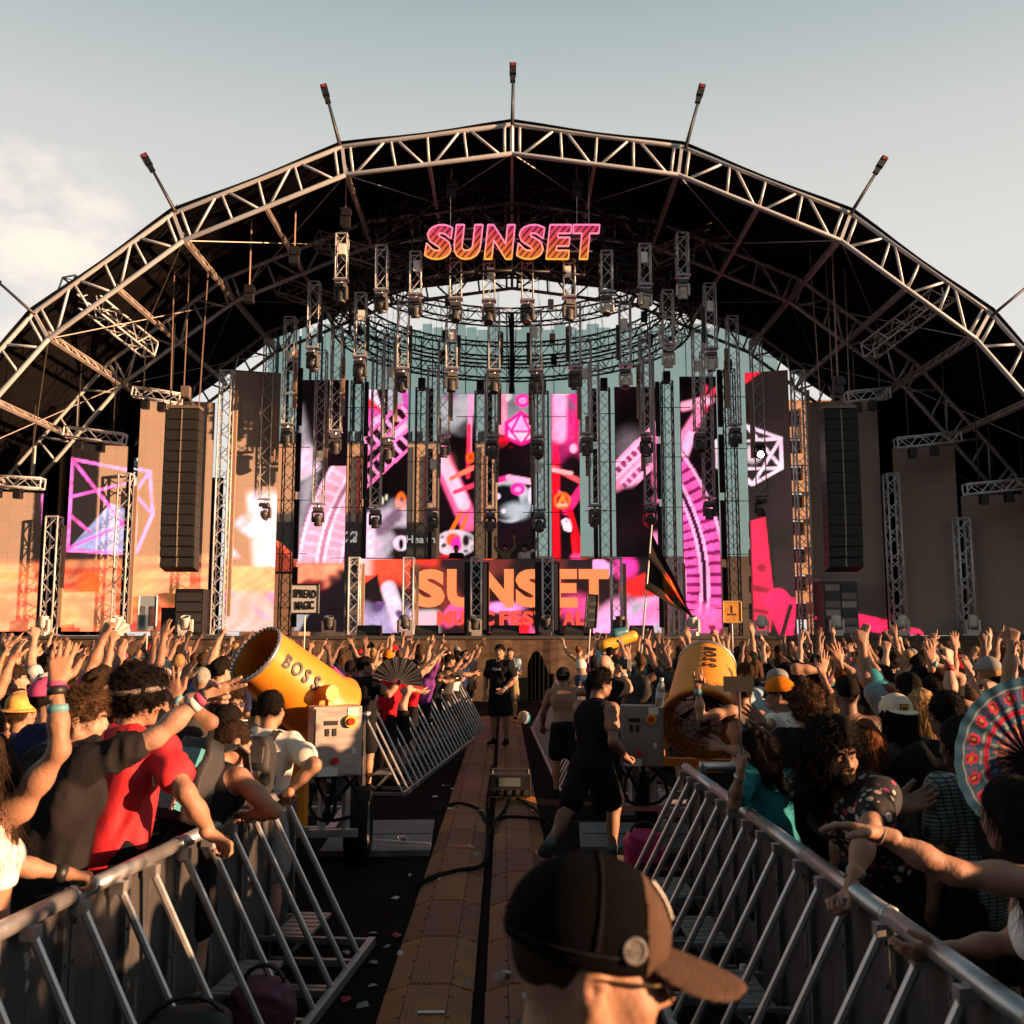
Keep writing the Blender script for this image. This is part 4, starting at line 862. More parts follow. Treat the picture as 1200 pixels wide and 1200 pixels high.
cable([gz(606, 946, .1), gz(622, 952, .065), gz(634, 962, .065), gz(650, 975, .02)], .016, 'short black cable looping off the far corner of the power box')
# ================================================================ BARRIERS
RAIL = 1.0
def barrier_proto():
    parts = []
    # local: run along +x, crowd at +y, aisle at -y
    m = MB().tube((-.5, 0, RAIL), (.5, 0, RAIL), .034, 10); m.tube((-.505, 0, RAIL), (-.485, 0, RAIL), .039, 10); parts.append(('top_rail', m.mesh('top_rail', True)))
    for k in range(4):
        m = MB().box((-.372+k*.248, .03, .5), (.244, .012, .9)); 
        parts.append(('sheet', m.mesh('sheet')))
    for x in (-.47, 0, .47):
        m = MB().box((x, .012, .5), (.045, .03, .96)); 
        for z in (.25, .5, .75, .9): m.tube((x, -.012, z), (x, .0, z), .012, 6)
        parts.append(('post', m.mesh('post')))
    for x in (-.48, -.16, .16, .48):
        if x == .48: continue
        m = MB().tube((x, -.025, RAIL-.03), (x, -.52, .03), .019, 8); m.box((x, -.03, RAIL-.045), (.05, .06, .05)); parts.append(('strut', m.mesh('strut', False)))
    m = MB().bar((-.5, -.53, .025), (.495, -.53, .025), .045, .05); 
    for x in (-.47, .02, .47): m.bar((x, -.52, .025), (x, .02, .025), .04, .04)
    parts.append(('base_frame', m.mesh('base_frame')))
    m = MB().box((0, -.2, .24), (.55, .22, .02))
    for k in range(6): m.box((-.22+k*.088, -.2, .252), (.03, .2, .006))
    for x in (-.25, .25): m.bar((x, -.28, .23), (x, -.1, .04), .025); m.bar((x, -.1, .23), (x, -.02, .23), .025)
    parts.append(('step', m.mesh('step')))
    m = MB().box((0, .5, .012), (.99, .9, .02)); parts.append(('floor_plate', m.mesh('floor_plate')))
    return parts
BP = barrier_proto()
SHEET = mat('barrier_sheet', (.065, .062, .062), .5, .3, noise=.35, nscale=4, bump=.15, bscale=3)
BRIGHT = mat('barrier_tube', (.42, .41, .41), .36, .7, noise=.15, nscale=12)
DARKALU = mat('post_alu', (.11, .107, .105), .45, .4, noise=.2, nscale=9)
BM = {'top_rail': BRIGHT, 'strut': BRIGHT, 'sheet': SHEET, 'post': DARKALU, 'base_frame': STEEL, 'step': STEEL, 'floor_plate': DARKSTEEL}
def barrier_run(a, b, crowd_left, label, group):
    """sections of 1 m from a to b, crowd on the left of the direction a->b when crowd_left"""
    a = Vector((*a, 0)); b = Vector((*b, 0)); n = max(1, round((b-a).length)); d = (b-a)/n
    if not crowd_left: a, b = b, a; d = -d
    rz = math.atan2(d.y, d.x)
    for i in range(n):
        c = a+d*(i+.5); t = empty('crowd_barrier', c, rz, label % ordinal(i if crowd_left else n-1-i) if '%s' in label else label, 'barrier', group); t.scale = (d.length, 1, 1)
        for nm, me in BP: inst(nm, me, BM[nm], t)
L0, L1 = (-1.44-.095*5.6, 6.76-5.6), (-1.44, 6.76)
barrier_run(L0, L1, True, 'crowd barrier with sunlit rail, %s before the wheeled blower bay counted towards the stage', 'barrier row below the sunlit front crowd')
barrier_run((1.37, 1.7), (1.33, 7.67), False, 'shaded crowd barrier by the bearded man, %s in its row counted towards the stage', 'barrier row below the shaded front crowd')
barrier_run((-1.89, 12.7), (-1.05, 21.6), True, 'crowd barrier with striped struts, %s beyond the wheeled blower bay', 'striped barrier row beyond the wheeled blower')
barrier_run((-2.95, 12.5), (-1.95, 12.5), True, 'barrier section across the end of the bay that holds the wheeled blower', 'cross barriers at the blower bays')
barrier_run((1.15, 12.8), (.95, 21.6), False, 'crowd barrier behind the photographer, %s beyond the shaded blower bay', 'barrier row behind the photographer')
barrier_run((3.2, 7.75), (1.45, 7.75), False, 'barrier across the front of the shaded blower bay, %s in its row', 'cross barriers at the blower bays')
barrier_run((-3.4, 6.85), (-1.55, 6.85), False, 'barrier behind the man in white with the backpack, %s in its row', 'cross barriers at the blower bays')
t_bar = empty('rail_fence', (2.6, 9.3, 0), 0, 'pale rail inside the shaded crowd behind the bare shouldered person', 'rail')
MB().tube((-.0, 0, 1.12), (2.2, .3, 1.12), .03, 8).build('rail', BRIGHT, t_bar, True)
for x in (0, 1.1, 2.2): MB().tube((x, x*.136, 0), (x, x*.136, 1.12), .025, 8).build('post', BRIGHT, t_bar, True)
# ================================================================ BLOWERS
ORG = mat('blower_orange', (.62, .215, .012), .42, noise=.14, nscale=5); ORGD = mat('blower_inside', (.30, .10, .01), .5)
INOX = mat('stainless', (.52, .44, .40), .4, .55, noise=.2, nscale=6, stretch=(1, 1, 6)); GREYB = mat('box_grey', (.20, .19, .185), .55, noise=.15)
def blower(loc, rz, axis_az, axis_el, pivot, label, box_at, box_rz, boxm, rscale=1.0, tx=0.0):
    t = empty('fan_blower', loc, rz, label, 'blower', 'orange fan blowers')
    ax = Vector((math.sin(axis_az)*math.cos(axis_el), math.cos(axis_az)*math.cos(axis_el), math.sin(axis_el)))
    # barrel: z local along the axis
    Rm = ax.to_track_quat('Z', 'Y').to_matrix().to_4x4(); M = Matrix.Translation(pivot) @ Rm @ Matrix.Diagonal((rscale, rscale, rscale*.86, 1))
    b = MB().lathe([(.30, -.42), (.41, -.55), (.44, -.55), (.455, -.50), (.40, -.38), (.385, -.1), (.36, .3), (.325, .78), (.33, .80), (.315, .80), (.31, .77), (.345, .3), (.37, -.1), (.36, -.4)], 36, M)
    barrel = b.build('barrel', ORG, t, True)
    MB().lathe([(.318, .775), (.338, .775), (.338, .815), (.318, .815)], 36, M, True).build('nozzle_ring', STEEL, barrel, True)
    q = MB()
    for i in range(36):
        a = 2*math.pi*i/36; q.tube(M @ Vector((.315*math.cos(a), .315*math.sin(a), .80)), M @ Vector((.285*math.cos(a), .285*math.sin(a), .80)), .006, 4); 
        q.tube(M @ Vector((.325*math.cos(a), .325*math.sin(a), .815)), M @ Vector((.325*math.cos(a), .325*math.sin(a), .835)), .009, 4)
    q.build('spray_nozzles', DARKSTEEL, barrel)
    q = MB(); q.lathe([(.0, .02), (.11, .0), (.12, .25), (.06, .45), (0, .5)], 16, M)
    for i in range(8):
        a = 2*math.pi*i/8; c, s = math.cos(a), math.sin(a)
        vs = [M @ Vector(v) for v in ((.1*c-.02*s, .1*s+.02*c, -.05), (.1*c+.03*s, .1*s-.03*c, .08), (.355*c+.05*s, .355*s-.05*c, .04), (.355*c-.06*s, .355*s+.06*c, -.03))]
        q.add(vs, [(0, 1, 2, 3)])
    q.build('fan', BLACK, barrel)
    q = MB()
    for r in (.1, .16, .22, .28, .34, .40): q.path([M @ Vector((r*math.cos(2*math.pi*i/28), r*math.sin(2*math.pi*i/28), -.56)) for i in range(29)], .0045, 4)
    for i in range(12): a = 2*math.pi*i/12; q.tube(M @ Vector((.06*math.cos(a), .06*math.sin(a), -.56)), M @ Vector((.43*math.cos(a), .43*math.sin(a), -.55)), .005, 4)
    q.build('intake_guard', DARKSTEEL, barrel)
    # lettering wrapped on the barrel
    la = max((i*.02 for i in range(315)), key=lambda a_: (Rm.to_3x3() @ Vector((math.cos(a_), math.sin(a_), 0))).dot(Vector((0, -1, .55))))
    for k, ch in enumerate('BOSS'):
        me = text_mesh(ch, .2, .004, .006); co = np.empty(len(me.vertices)*3); me.vertices.foreach_get('co', co); co = co.reshape(-1, 3)
        out = []
        for x, y, z in co:
            zz = .60-k*.155-x*.9; rr = (.336+.04*(.70-zz)/.5*1.0)+.005+z; a = la+y/.36
            out.append(M @ Vector((rr*math.cos(a), rr*math.sin(a), zz)))
        me.vertices.foreach_set('co', np.array(out).ravel()); me.update(); obj('letter', me, BLACK, barrel)
    # yoke and column
    pv = Vector(pivot); q = MB()
    sd = ax.cross(Vector((0, 0, 1))).normalized()
    for s in (-1, 1): q.bar(pv+sd*.42*s, (pv.x+sd.x*.42*s, pv.y+sd.y*.42*s, pv.z-.62), .06, .05); q.tube(pv+sd*.36*s, pv+sd*.46*s, .07, 12)
    q.bar((pv.x-sd.x*.45, pv.y-sd.y*.45, pv.z-.62), (pv.x+sd.x*.45, pv.y+sd.y*.45, pv.z-.62), .08, .08); q.tube((pv.x, pv.y, .34), (pv.x, pv.y, pv.z-.6), .09, 12); q.build('yoke', ORG, t)
    # trailer frame
    q = MB()
    for y in (-.5, .5): q.bar((tx-.44, y, .36), (tx+.44, y, .36), .08, .08)
    for x in (-.4, 0, .4): q.bar((tx+x, -.46, .36), (tx+x, .46, .36), .07, .07)
    q.bar((tx, -.54, .36), (tx, -1.2, .34), .08, .08); q.tube((tx, -1.12, .34), (tx, -1.12, .03), .03, 8); q.box((tx, -1.12, .02), (.16, .16, .03))
    for s in (-1, 1): q.tube((tx+s*.4, .54, .34), (tx+s*.4, .9, .34), .03, 8); q.tube((tx+s*.4, .9, .4), (tx+s*.4, .9, .03), .025, 8); q.box((tx+s*.4, .9, .02), (.14, .14, .03))
    q.build('trailer_frame', STEEL, t)
    for s in (-1, 1):
        Mw = Matrix.Translation((tx+s*.58, 0, .33)) @ Matrix.Rotation(math.pi/2, 4, 'Y')
        w = MB().lathe([(.20, -.09), (.29, -.105), (.325, -.07), (.33, 0), (.325, .07), (.29, .105), (.20, .09)], 28, Mw).build('tyre', RUBBER, t, True)
        MB().lathe([(0, -.03), (.07, -.05), (.08, .0), (.15, .02), (.2, .085), (.205, -.085), (.15, -.05), (0, -.05)], 20, Mw).build('rim', mat('rim_grey', (.32, .32, .33), .4, .6), w, True)
    # control box
    bx = Vector(box_at); Rb = Matrix.Rotation(box_rz, 4, 'Z'); Mb = Matrix.Translation(bx) @ Rb
    cb = MB().box((0, 0, 0), (.40, .24, .56)).box((0, -.128, 0), (.37, .014, .53)); o = cb.build('control_box', boxm, t); o.matrix_local = Mb
    d = MB().tube((.10, -.136, .16), (.10, -.165, .16), .05, 14); d.build('yellow_dial', mat('dial_yellow', (.6, .42, .02), .5), o)
    MB().tube((.10, -.165, .16), (.10, -.18, .16), .03, 12).tube((-.02, -.136, -.15), (-.02, -.17, -.15), .028, 12).build('red_button', mat('button_red', (.5, .02, .01), .4), o)
    MB().box((-.06, -.138, .15), (.11, .008, .035)).box((-.09, -.138, .075), (.03, .01, .06)).box((-.03, -.138, .075), (.03, .01, .06)).build('black_label', BLACK, o)
    MB().box((.12, -.138, .235), (.09, .006, .07)).build('white_label', WHITE, o); MB().box((-.08, -.138, -.24), (.16, .006, .07)).build('white_label', WHITE, o); MB().box((.13, -.138, -.08), (.03, .006, .05)).build('white_label', WHITE, o)
    q = MB().bar((bx.x-.1, bx.y+.05, .4), (bx.x-.1, bx.y+.05, bx.z-.28), .05).bar((bx.x+.1, bx.y+.05, .4), (bx.x+.1, bx.y+.05, bx.z-.28), .05).bar((bx.x-.2, bx.y+.05, .38), (bx.x+.2, bx.y+.05, .38), .06); q.build('box_stand', STEEL, t)
    q = MB()
    for k in range(3): q.path([(bx.x-.1+k*.09+.12*math.sin(u*.9)*(k-.7), bx.y-.02-.05*math.sin(u*.5), bx.z-.28-.36*math.sin(u*math.pi/8)) for u in range(9)], .016, 6)
    q.build('hose', RUBBER, t, True)
    return t
LET_A = 0.0
P = W(372, 838, 8.9)
LET_A = math.radians(150)
blower((P.x, P.y+.15, 0), .05, math.radians(-134), math.radians(35), (-.13, -.34, 1.52), 'orange barrel blower in the sun with a steel control box and large wheel', (.22, -.72, 1.14), .34, INOX, .82, -.22)
P = W(826, 838, 9.6)
LET_A = math.radians(-20)
blower((P.x+.05, P.y+.35, 0), -.1, math.radians(9), math.radians(30), (.02, .1, 1.36), 'orange barrel blower in the shade with its fan intake turned to the aisle', (-.62, -.45, 1.06), -.1, GREYB, .92)
# grey checker plates on the ground by the blowers
for px, py, w, d, rz, lab in ((447, 985, 1.0, 1.5, .05, 'flat grey plate on the ground beside the blower wheel'), (745, 985, 1.1, 1.2, -.06, 'flat grey plate on the ground below the shaded blower')):
    p = G(px, py); t = empty('ground_plate', (p.x, p.y, .004), rz, lab, 'plate')
    MB().box((0, 0, .03), (w, d, .055)).build('plate', mat('plate_grey', (.11, .12, .125), .6, noise=.35, nscale=5, bump=.3), t); MB().box((0, 0, .06), (w*.96, .012, .006)).build('seam', BLACK, t)
# long grey tow frame in the shade
t = empty('steel_frame', (G(770, 960).x, G(770, 960).y, 0), .1, 'low grey steel frame lying before the shaded blower', 'frame')
q = MB().bar((-.5, 0, .1), (.9, .1, .1), .07, .1).bar((-.5, .5, .1), (.9, .55, .1), .07, .1).bar((-.2, 0, .1), (-.2, .5, .1), .07, .08); q.build('frame', STEEL, t)
# ================================================================ SMALL THINGS IN THE AISLE
def bottle(loc, label, rot=(0, 0, 0), liq=(.5, .6, .62), h=.22, capc=(.6, .6, .62)):
    t = empty('water_bottle', loc, 0, label, 'bottle', 'plastic bottles'); t.rotation_euler = rot
    k = h/.22
    MB().lathe([(0, 0), (.03*k, 0), (.033*k, .015*k), (.031*k, .05*k), (.033*k, .07*k), (.031*k, .1*k), (.033*k, .13*k), (.024*k, .175*k), (.013*k, .195*k), (.013*k, .205*k), (0, .205*k)], 14).build('bottle_body', mat('pet_%d' % int(liq[0]*100), liq, .12, trans=.75), t, True)
    MB().lathe([(.0145*k, .2*k), (.0145*k, .222*k), (0, .222*k)], 12).build('cap', mat('cap_%d' % int(capc[2]*100), capc, .5), t)
    MB().lathe([(.0338*k, .075*k), (.0338*k, .115*k)], 14).build('label_band', mat('bottle_label', (.45, .5, .6), .5), t, True)
p = G(872, 1185, .05); bottle((p.x, p.y, .02), 'upright clear water bottle on the ground inside the shaded barrier', h=.26)
p = W(772, 822, 9.15); t_b = bottle((p.x+.0, p.y, 1.345), 'clear bottle with teal label left on the shaded control box', (.0, .12, 0), (.45, .55, .58), .27)
p = G(285+183, 985, .07); bottle((p.x, p.y, .10), 'crushed clear bottle lying on the grey plate', (1.5, .0, .6), (.6, .6, .6), .17)
# beach ball
p = G(614, 849); t = empty('beach_ball', (p.x, p.y, .155), .3, 'blue white and orange beach ball on the ground behind the security man', 'beach ball')
cols = ((.6, .6, .6), (.02, .16, .24), (.6, .6, .6), (.6, .24, .03), (.6, .6, .6), (.02, .16, .24))
for i, c in enumerate(cols):
    q = MB(); n = 5; m_ = 10
    for a in range(n):
        for b in range(m_):
            def sp_(u, v): th = 2*math.pi*(i+u/n)/6; ph = math.pi*v/m_; return (.15*math.sin(ph)*math.cos(th), .15*math.sin(ph)*math.sin(th), .15*math.cos(ph))
            q.add([sp_(a, b), sp_(a, b+1), sp_(a+1, b+1), sp_(a+1, b)], [(0, 1, 2, 3)])
    o = q.build('gore', mat('ball_%d' % i, c, .35), t, True)
t.rotation_euler = (.5, .4, .3)
# bags
def blob_bag(loc, dims, m, label, name='bag', rz=0.0, seed=0):
    bm = bmesh.new(); bmesh.ops.create_icosphere(bm, subdivisions=4, radius=1); r = np.random.default_rng(seed); ph = r.uniform(0, 6, 6)
    for v in bm.verts:
        c = v.co; k = 1+.10*math.sin(c.x*4+ph[0])*math.sin(c.y*5+ph[1])+.06*math.sin(c.z*9+ph[2]+c.x*6)
        e = lambda s: math.copysign(abs(s)**.6, s)
        v.co = Vector((e(c.x)*dims[0]/2*k, e(c.y)*dims[1]/2*k, (e(c.z)*.5+.5)*dims[2]*(.92+.08*k)))
    me = bpy.data.meshes.new(name); bm.to_mesh(me); bm.free(); me.polygons.foreach_set('use_smooth', [True]*len(me.polygons))
    t = empty(name, loc, rz, label, 'bag'); obj('bag_body', me, m, t)
    q = MB(); q.path([(.12*math.cos(u*math.pi/8)*dims[0]/.35, -.02, dims[2]*.9+.1*math.sin(u*math.pi/8)) for u in range(9)], .012, 6); q.build('strap', BLACK, t)
    MB().box((0, -dims[1]/2*.98, dims[2]*.42), (dims[0]*.62, .03, dims[2]*.4)).build('pocket', m, t)
    return t
PB_ = mat('pink_nylon', (.42, .02, .12), .6, noise=.2, bump=.4, bscale=12); BK = mat('black_nylon', (.012, .012, .014), .7, noise=.3, bump=.4, bscale=12)
p = G(748, 1020); blob_bag((p.x+.05, p.y, .02), (.34, .24, .32), PB_, 'pink bag on the ground inside the shaded barrier', seed=3)
blob_bag((-1.32, 4.2, .02), (.42, .3, .48), BK, 'black rucksack on the ground against the sunlit barrier', 'rucksack', .3, 5)
blob_bag((-1.22, 5.1, .02), (.3, .22, .3), mat('plum_nylon', (.10, .02, .05), .6, noise=.2), 'small plum coloured bag by the barrier step', seed=8)
blob_bag((G(735, 870).x, G(735, 870).y, .02), (.4, .3, .4), BK, 'black kit bag behind the walking man', 'kit_bag', .3, 6)
# litter
for i in range(46):
    px, py = (random.uniform(455, 650), random.uniform(845, 1190)) if i < 24 else ((random.uniform(500, 560), random.uniform(840, 960)) if i < 36 else (random.uniform(395, 470), random.uniform(1040, 1195)))
    p = G(px, py); q = MB(); w = random.uniform(.015, .05); h = random.uniform(.01, .035)
    pts = [Vector((random.uniform(-w, w), random.uniform(-h, h), random.uniform(.004, .02))) for _ in range(5)]
    q.add([(-w, -h, .003), (w, -h*.7, .006), (w*.8, h, .018), (-w*.6, h*.9, .008), (0, 0, .022)], [(0, 1, 4), (1, 2, 4), (2, 3, 4), (3, 0, 4)])
    cc = ('white', 'grey', 'white', 'grey', 'white', 'grey', 'red')[i % 7]
    tag(q.build('litter_scrap', mat('litter_'+cc, {'white': (.45, .44, .42), 'grey': (.2, .2, .2), 'red': (.3, .03, .02)}[cc], .7), None, loc=(p.x, p.y, .062 if abs(p.x+.2) < .55 else .003), rot=(0, 0, random.uniform(0, 6))), 'small %s scrap of litter on the aisle floor' % cc, 'litter', 'litter scraps, '+cc)
# camera-side tape mark
p = G(505, 1187, .06); tag(MB().box((0, 0, .002), (.14, .03, .004)).build('tape_strip', WHITE, None, loc=(p.x, p.y, .063), rot=(0, 0, .03)), 'white strip of tape on the amber ramp', 'tape')
# ================================================================ BODIES: smooth implicit surfaces turned into one mesh
class Vol:
    def __init__(s, lo, hi, h):
        s.h = h; s.o = np.array(lo, float); s.n = [int(math.ceil((b-a)/h))+1 for a, b in zip(lo, hi)]
        s.d = np.full(s.n, .3, np.float32); s.ax = [s.o[i]+h*np.arange(s.n[i]) for i in range(3)]
    def reg(s, lo, hi):
        sl = []
        for i in range(3):
            a = max(0, int((lo[i]-s.o[i])/s.h)-1); b = min(s.n[i], int((hi[i]-s.o[i])/s.h)+3)
            if b <= a: return None
            sl.append(slice(a, b))
        return tuple(sl), s.ax[0][sl[0]][:, None, None], s.ax[1][sl[1]][None, :, None], s.ax[2][sl[2]][None, None, :]
    def blend(s, sl, e, k, sub=False):
        d = s.d[sl]
        if sub: e = -e; h = np.clip(.5-.5*(d-e)/k, 0, 1); s.d[sl] = d*(1-h)+e*h+k*h*(1-h)
        else: h = np.clip(.5+.5*(d-e)/k, 0, 1); s.d[sl] = d*(1-h)+e*h-k*h*(1-h)
    def rc(s, a, b, ra, rb, k=.03):
        a = np.array(a, float); b = np.array(b, float); m = max(ra, rb)+k+2*s.h
        g = s.reg(np.minimum(a, b)-m, np.maximum(a, b)+m)
        if g is None: return s
        sl, X, Y, Z = g; v = b-a; L = max(v @ v, 1e-9)
        t = np.clip(((X-a[0])*v[0]+(Y-a[1])*v[1]+(Z-a[2])*v[2])/L, 0, 1)
        e = np.sqrt((X-a[0]-t*v[0])**2+(Y-a[1]-t*v[1])**2+(Z-a[2]-t*v[2])**2)-(ra+(rb-ra)*t)
        s.blend(sl, e, k); return s
    def ell(s, c, r, R=None, k=.03, sub=False):
        c = np.array(c, float); m = max(r)+k+2*s.h; g = s.reg(c-m, c+m)
        if g is None: return s
        sl, X, Y, Z = g; q = [X-c[0], Y-c[1], Z-c[2]]
        if R is not None: q = [R[0][i]*q[0]+R[1][i]*q[1]+R[2][i]*q[2] for i in range(3)]
        k0 = np.sqrt((q[0]/r[0])**2+(q[1]/r[1])**2+(q[2]/r[2])**2); k1 = np.sqrt((q[0]/r[0]**2)**2+(q[1]/r[1]**2)**2+(q[2]/r[2]**2)**2)
        s.blend(sl, k0*(k0-1)/np.maximum(k1, 1e-6), k, sub); return s
    def clip(s, p, n):
        X, Y, Z = s.ax[0][:, None, None], s.ax[1][None, :, None], s.ax[2][None, None, :]
        s.d = np.maximum(s.d, ((X-p[0])*n[0]+(Y-p[1])*n[1]+(Z-p[2])*n[2]).astype(np.float32)); return s
    def mesh(s):
        v = s.d; s.d[0] = s.d[-1] = .1; s.d[:, 0] = s.d[:, -1] = .1; s.d[:, :, 0] = s.d[:, :, -1] = .1
        q = v < 0; n = np.array(v.shape)-1
        def sh(a, i, j, k): return a[i:i+n[0], j:j+n[1], k:k+n[2]]
        cnt = np.zeros(n, np.uint8)
        for i in (0, 1):
            for j in (0, 1):
                for k in (0, 1): cnt += sh(q, i, j, k)
        act = (cnt > 0) & (cnt < 8); ids = np.argwhere(act); idx = np.full(n, -1, np.int64); idx[act] = np.arange(len(ids))
        acc = np.zeros((len(ids), 3)); w = np.zeros(len(ids))
        cs = [(i, j, k) for i in (0, 1) for j in (0, 1) for k in (0, 1)]
        val = {c: v[ids[:, 0]+c[0], ids[:, 1]+c[1], ids[:, 2]+c[2]] for c in cs}
        for c in cs:
            for ax in range(3):
                if c[ax]: continue
                e = list(c); e[ax] = 1; e = tuple(e); m = (val[c] < 0) != (val[e] < 0)
                t = np.where(m, val[c]/np.where(m, val[c]-val[e], 1), 0)
                P = np.tile(np.array(c, float), (len(ids), 1)); P[:, ax] += t
                acc += P*m[:, None]; w += m
        V = s.o+(ids+acc/w[:, None])*s.h; Fs = []
        for ax in range(3):
            a, b = [(1, 2), (2, 0), (0, 1)][ax]
            s0 = [slice(None)]*3; s1 = [slice(None)]*3; s0[ax] = slice(0, -1); s1[ax] = slice(1, None)
            A, Bq = q[tuple(s0)], q[tuple(s1)]; E = np.argwhere(A != Bq)
            E = E[(E[:, a] > 0) & (E[:, b] > 0) & (E[:, a] < n[a]) & (E[:, b] < n[b])]
            inside = A[E[:, 0], E[:, 1], E[:, 2]]
            def at(da, db): e = E.copy(); e[:, a] -= da; e[:, b] -= db; return idx[e[:, 0], e[:, 1], e[:, 2]]
            Q = np.stack([at(1, 1), at(0, 1), at(0, 0), at(1, 0)], 1); Q[~inside] = Q[~inside][:, ::-1]; Fs.append(Q)
        return V, np.concatenate(Fs)
def np_mesh(name, parts, smooth=True):
    vs, fs, o = [], [], 0
    for V, Fq in parts: vs.append(V); fs.append(Fq+o); o += len(V)
    V = np.concatenate(vs); Fq = np.concatenate(fs)
    me = bpy.data.meshes.new(name); me.vertices.add(len(V)); me.vertices.foreach_set('co', V.astype(np.float32).ravel())
    k = Fq.shape[1]; me.loops.add(len(Fq)*k); me.loops.foreach_set('vertex_index', Fq.astype(np.int32).ravel())
    me.polygons.add(len(Fq)); me.polygons.foreach_set('loop_start', np.arange(0, len(Fq)*k, k, dtype=np.int32)); me.polygons.foreach_set('loop_total', np.full(len(Fq), k, np.int32))
    me.polygons.foreach_set('use_smooth', np.full(len(Fq), smooth)); me.update(calc_edges=True); return me
def vnormals(V, Fq):
    N = np.zeros_like(V); fn = np.cross(V[Fq[:, 2]]-V[Fq[:, 0]], V[Fq[:, 3]]-V[Fq[:, 1]])
    for i in range(4): np.add.at(N, Fq[:, i], fn)
    return N/np.maximum(np.linalg.norm(N, axis=1), 1e-9)[:, None]
def rotm(x=0, y=0, z=0):
    return np.array((Matrix.Rotation(z, 3, 'Z') @ Matrix.Rotation(y, 3, 'Y') @ Matrix.Rotation(x, 3, 'X')))
def nrm(v): v = np.array(v, float); return v/np.linalg.norm(v)
UP_L, FO_L = .29, .255
def ik(Sh, T, hint, l1, l2):
    d = T-Sh; D = np.linalg.norm(d); D2 = min(D, (l1+l2)*.985); u = d/D
    h = np.array(hint, float); h = h-u*(h @ u); h = h/max(np.linalg.norm(h), 1e-6)
    a = (l1*l1-l2*l2+D2*D2)/(2*D2); b = math.sqrt(max(l1*l1-a*a, 0)); E = Sh+u*a+h*b; Wp = Sh+u*D2
    return E, Wp
def skeleton(pose):
    """joints in body space: facing +y, x to the person's right"""
    fem = pose.get('fem', False); k = {}
    lean = pose.get('lean', (0, 0, 0)); R = rotm(-lean[0], lean[1], lean[2]); k['R'] = R
    hipw = .092; P = np.array((0., 0., .94)); legs = pose.get('legs', {})
    k['P'] = P; sw = .160 if fem else .185
    def T(x, y, z): return P+R @ np.array((x, y, z), float)
    k['T'] = T; k['C'] = T(0, 0, .34); k['N'] = T(0, -.012, .525)
    for s, n in ((-1, 'L'), (1, 'R')):
        Sh = T(s*sw, -.01, .465); arm = pose.get('arms', {}).get(n)
        raise_ = 0
        if arm is None: arm = ('dir', (s*.16, -.02, -1), (s*.06, .22, -1), 'relaxed')
        if arm[0] == 'dir': up = nrm(arm[1])
        else: up = nrm(np.array(arm[1])-Sh)
        if up[2] > .1: Sh = Sh+R @ np.array((-s*.025, 0, .055*min(1, up[2]*1.5)))
        if arm[0] == 'dir': E = Sh+nrm(arm[1])*UP_L; Wr = E+nrm(arm[2])*FO_L; hd = nrm(arm[2]); hp = arm[3]; hd = nrm(arm[4]) if len(arm) > 4 and arm[4] is not None else hd; pn = arm[5] if len(arm) > 5 else None
        else:
            E, Wr = ik(Sh, np.array(arm[1], float), arm[2], UP_L, FO_L); hp = arm[3]; hd = nrm(Wr-E); hd = nrm(arm[4]) if len(arm) > 4 and arm[4] is not None else hd; pn = arm[5] if len(arm) > 5 else None
        k['S'+n], k['E'+n], k['W'+n], k['hd'+n], k['hp'+n], k['pn'+n] = Sh, E, Wr, hd, hp, pn
        lg = legs.get(n, ((s*.06, .03, -1), (s*.0, -.05, -1))); Hp = P+np.array((s*hipw, 0, -.02)); K = Hp+nrm(lg[0])*.43; A = K+nrm(lg[1])*.41
        k['H'+n], k['K'+n], k['A'+n] = Hp, K, A; k['toe'+n] = nrm(lg[2]) if len(lg) > 2 else np.array((s*.15, 1, 0))/1.01
    drop = min(k['AL'][2], k['AR'][2])-.075
    hy = pose.get('head', (0, 0, 0)); Rh = R @ rotm(lean[0]*.75, -lean[1]*.6, 0) @ rotm(0, 0, hy[0]) @ rotm(-hy[1], hy[2] if len(hy) > 2 else 0, 0)
    k['Rh'] = Rh; k['Hd'] = k['N']+R @ np.array((0, .015, .05))+Rh @ np.array((0, .02, .11))
    for q in list(k):
        if isinstance(k[q], np.ndarray) and k[q].shape == (3,) and q not in ('hdL', 'hdR', 'toeL', 'toeR'): k[q] = k[q]-np.array((0, 0, drop))
    P2 = k['P']; k['T'] = lambda x, y, z: P2+R @ np.array((x, y, z), float)
    return k
def torso(v, k, fem, inf=0.0, belly=0.0):
    R, T = k['R'], k['T']
    if fem:
        v.ell(T(0, 0, .0), (.165+inf, .12+inf, .13+inf), R); v.ell(T(0, 0, .17), (.12+inf, .092+inf, .17+inf), R, .05); v.ell(T(0, -.005, .34), (.142+inf, .10+inf, .19+inf), R, .05)
        for s in (-1, 1): v.ell(T(s*.068, .085, .32), (.062+inf, .058+inf, .062+inf), R, .03)
    else:
        v.ell(T(0, 0, .0), (.16+inf, .115+inf, .13+inf), R); v.ell(T(0, .01*belly*6, .15), (.143+inf, .105+inf+belly, .17+inf), R, .05); v.ell(T(0, -.005, .34), (.172+inf, .118+inf, .19+inf), R, .05)
        for s in (-1, 1): v.ell(T(s*.075, .06, .37), (.085+inf, .06+inf, .075+inf), R, .04); v.ell(T(s*.085, -.07, .36), (.08+inf, .05+inf, .12+inf), R, .05)
    for n in 'LR': v.rc(k['N']-k['R'] @ np.array((0, 0, .04)), k['S'+n], .06+inf, .055+inf, .045)
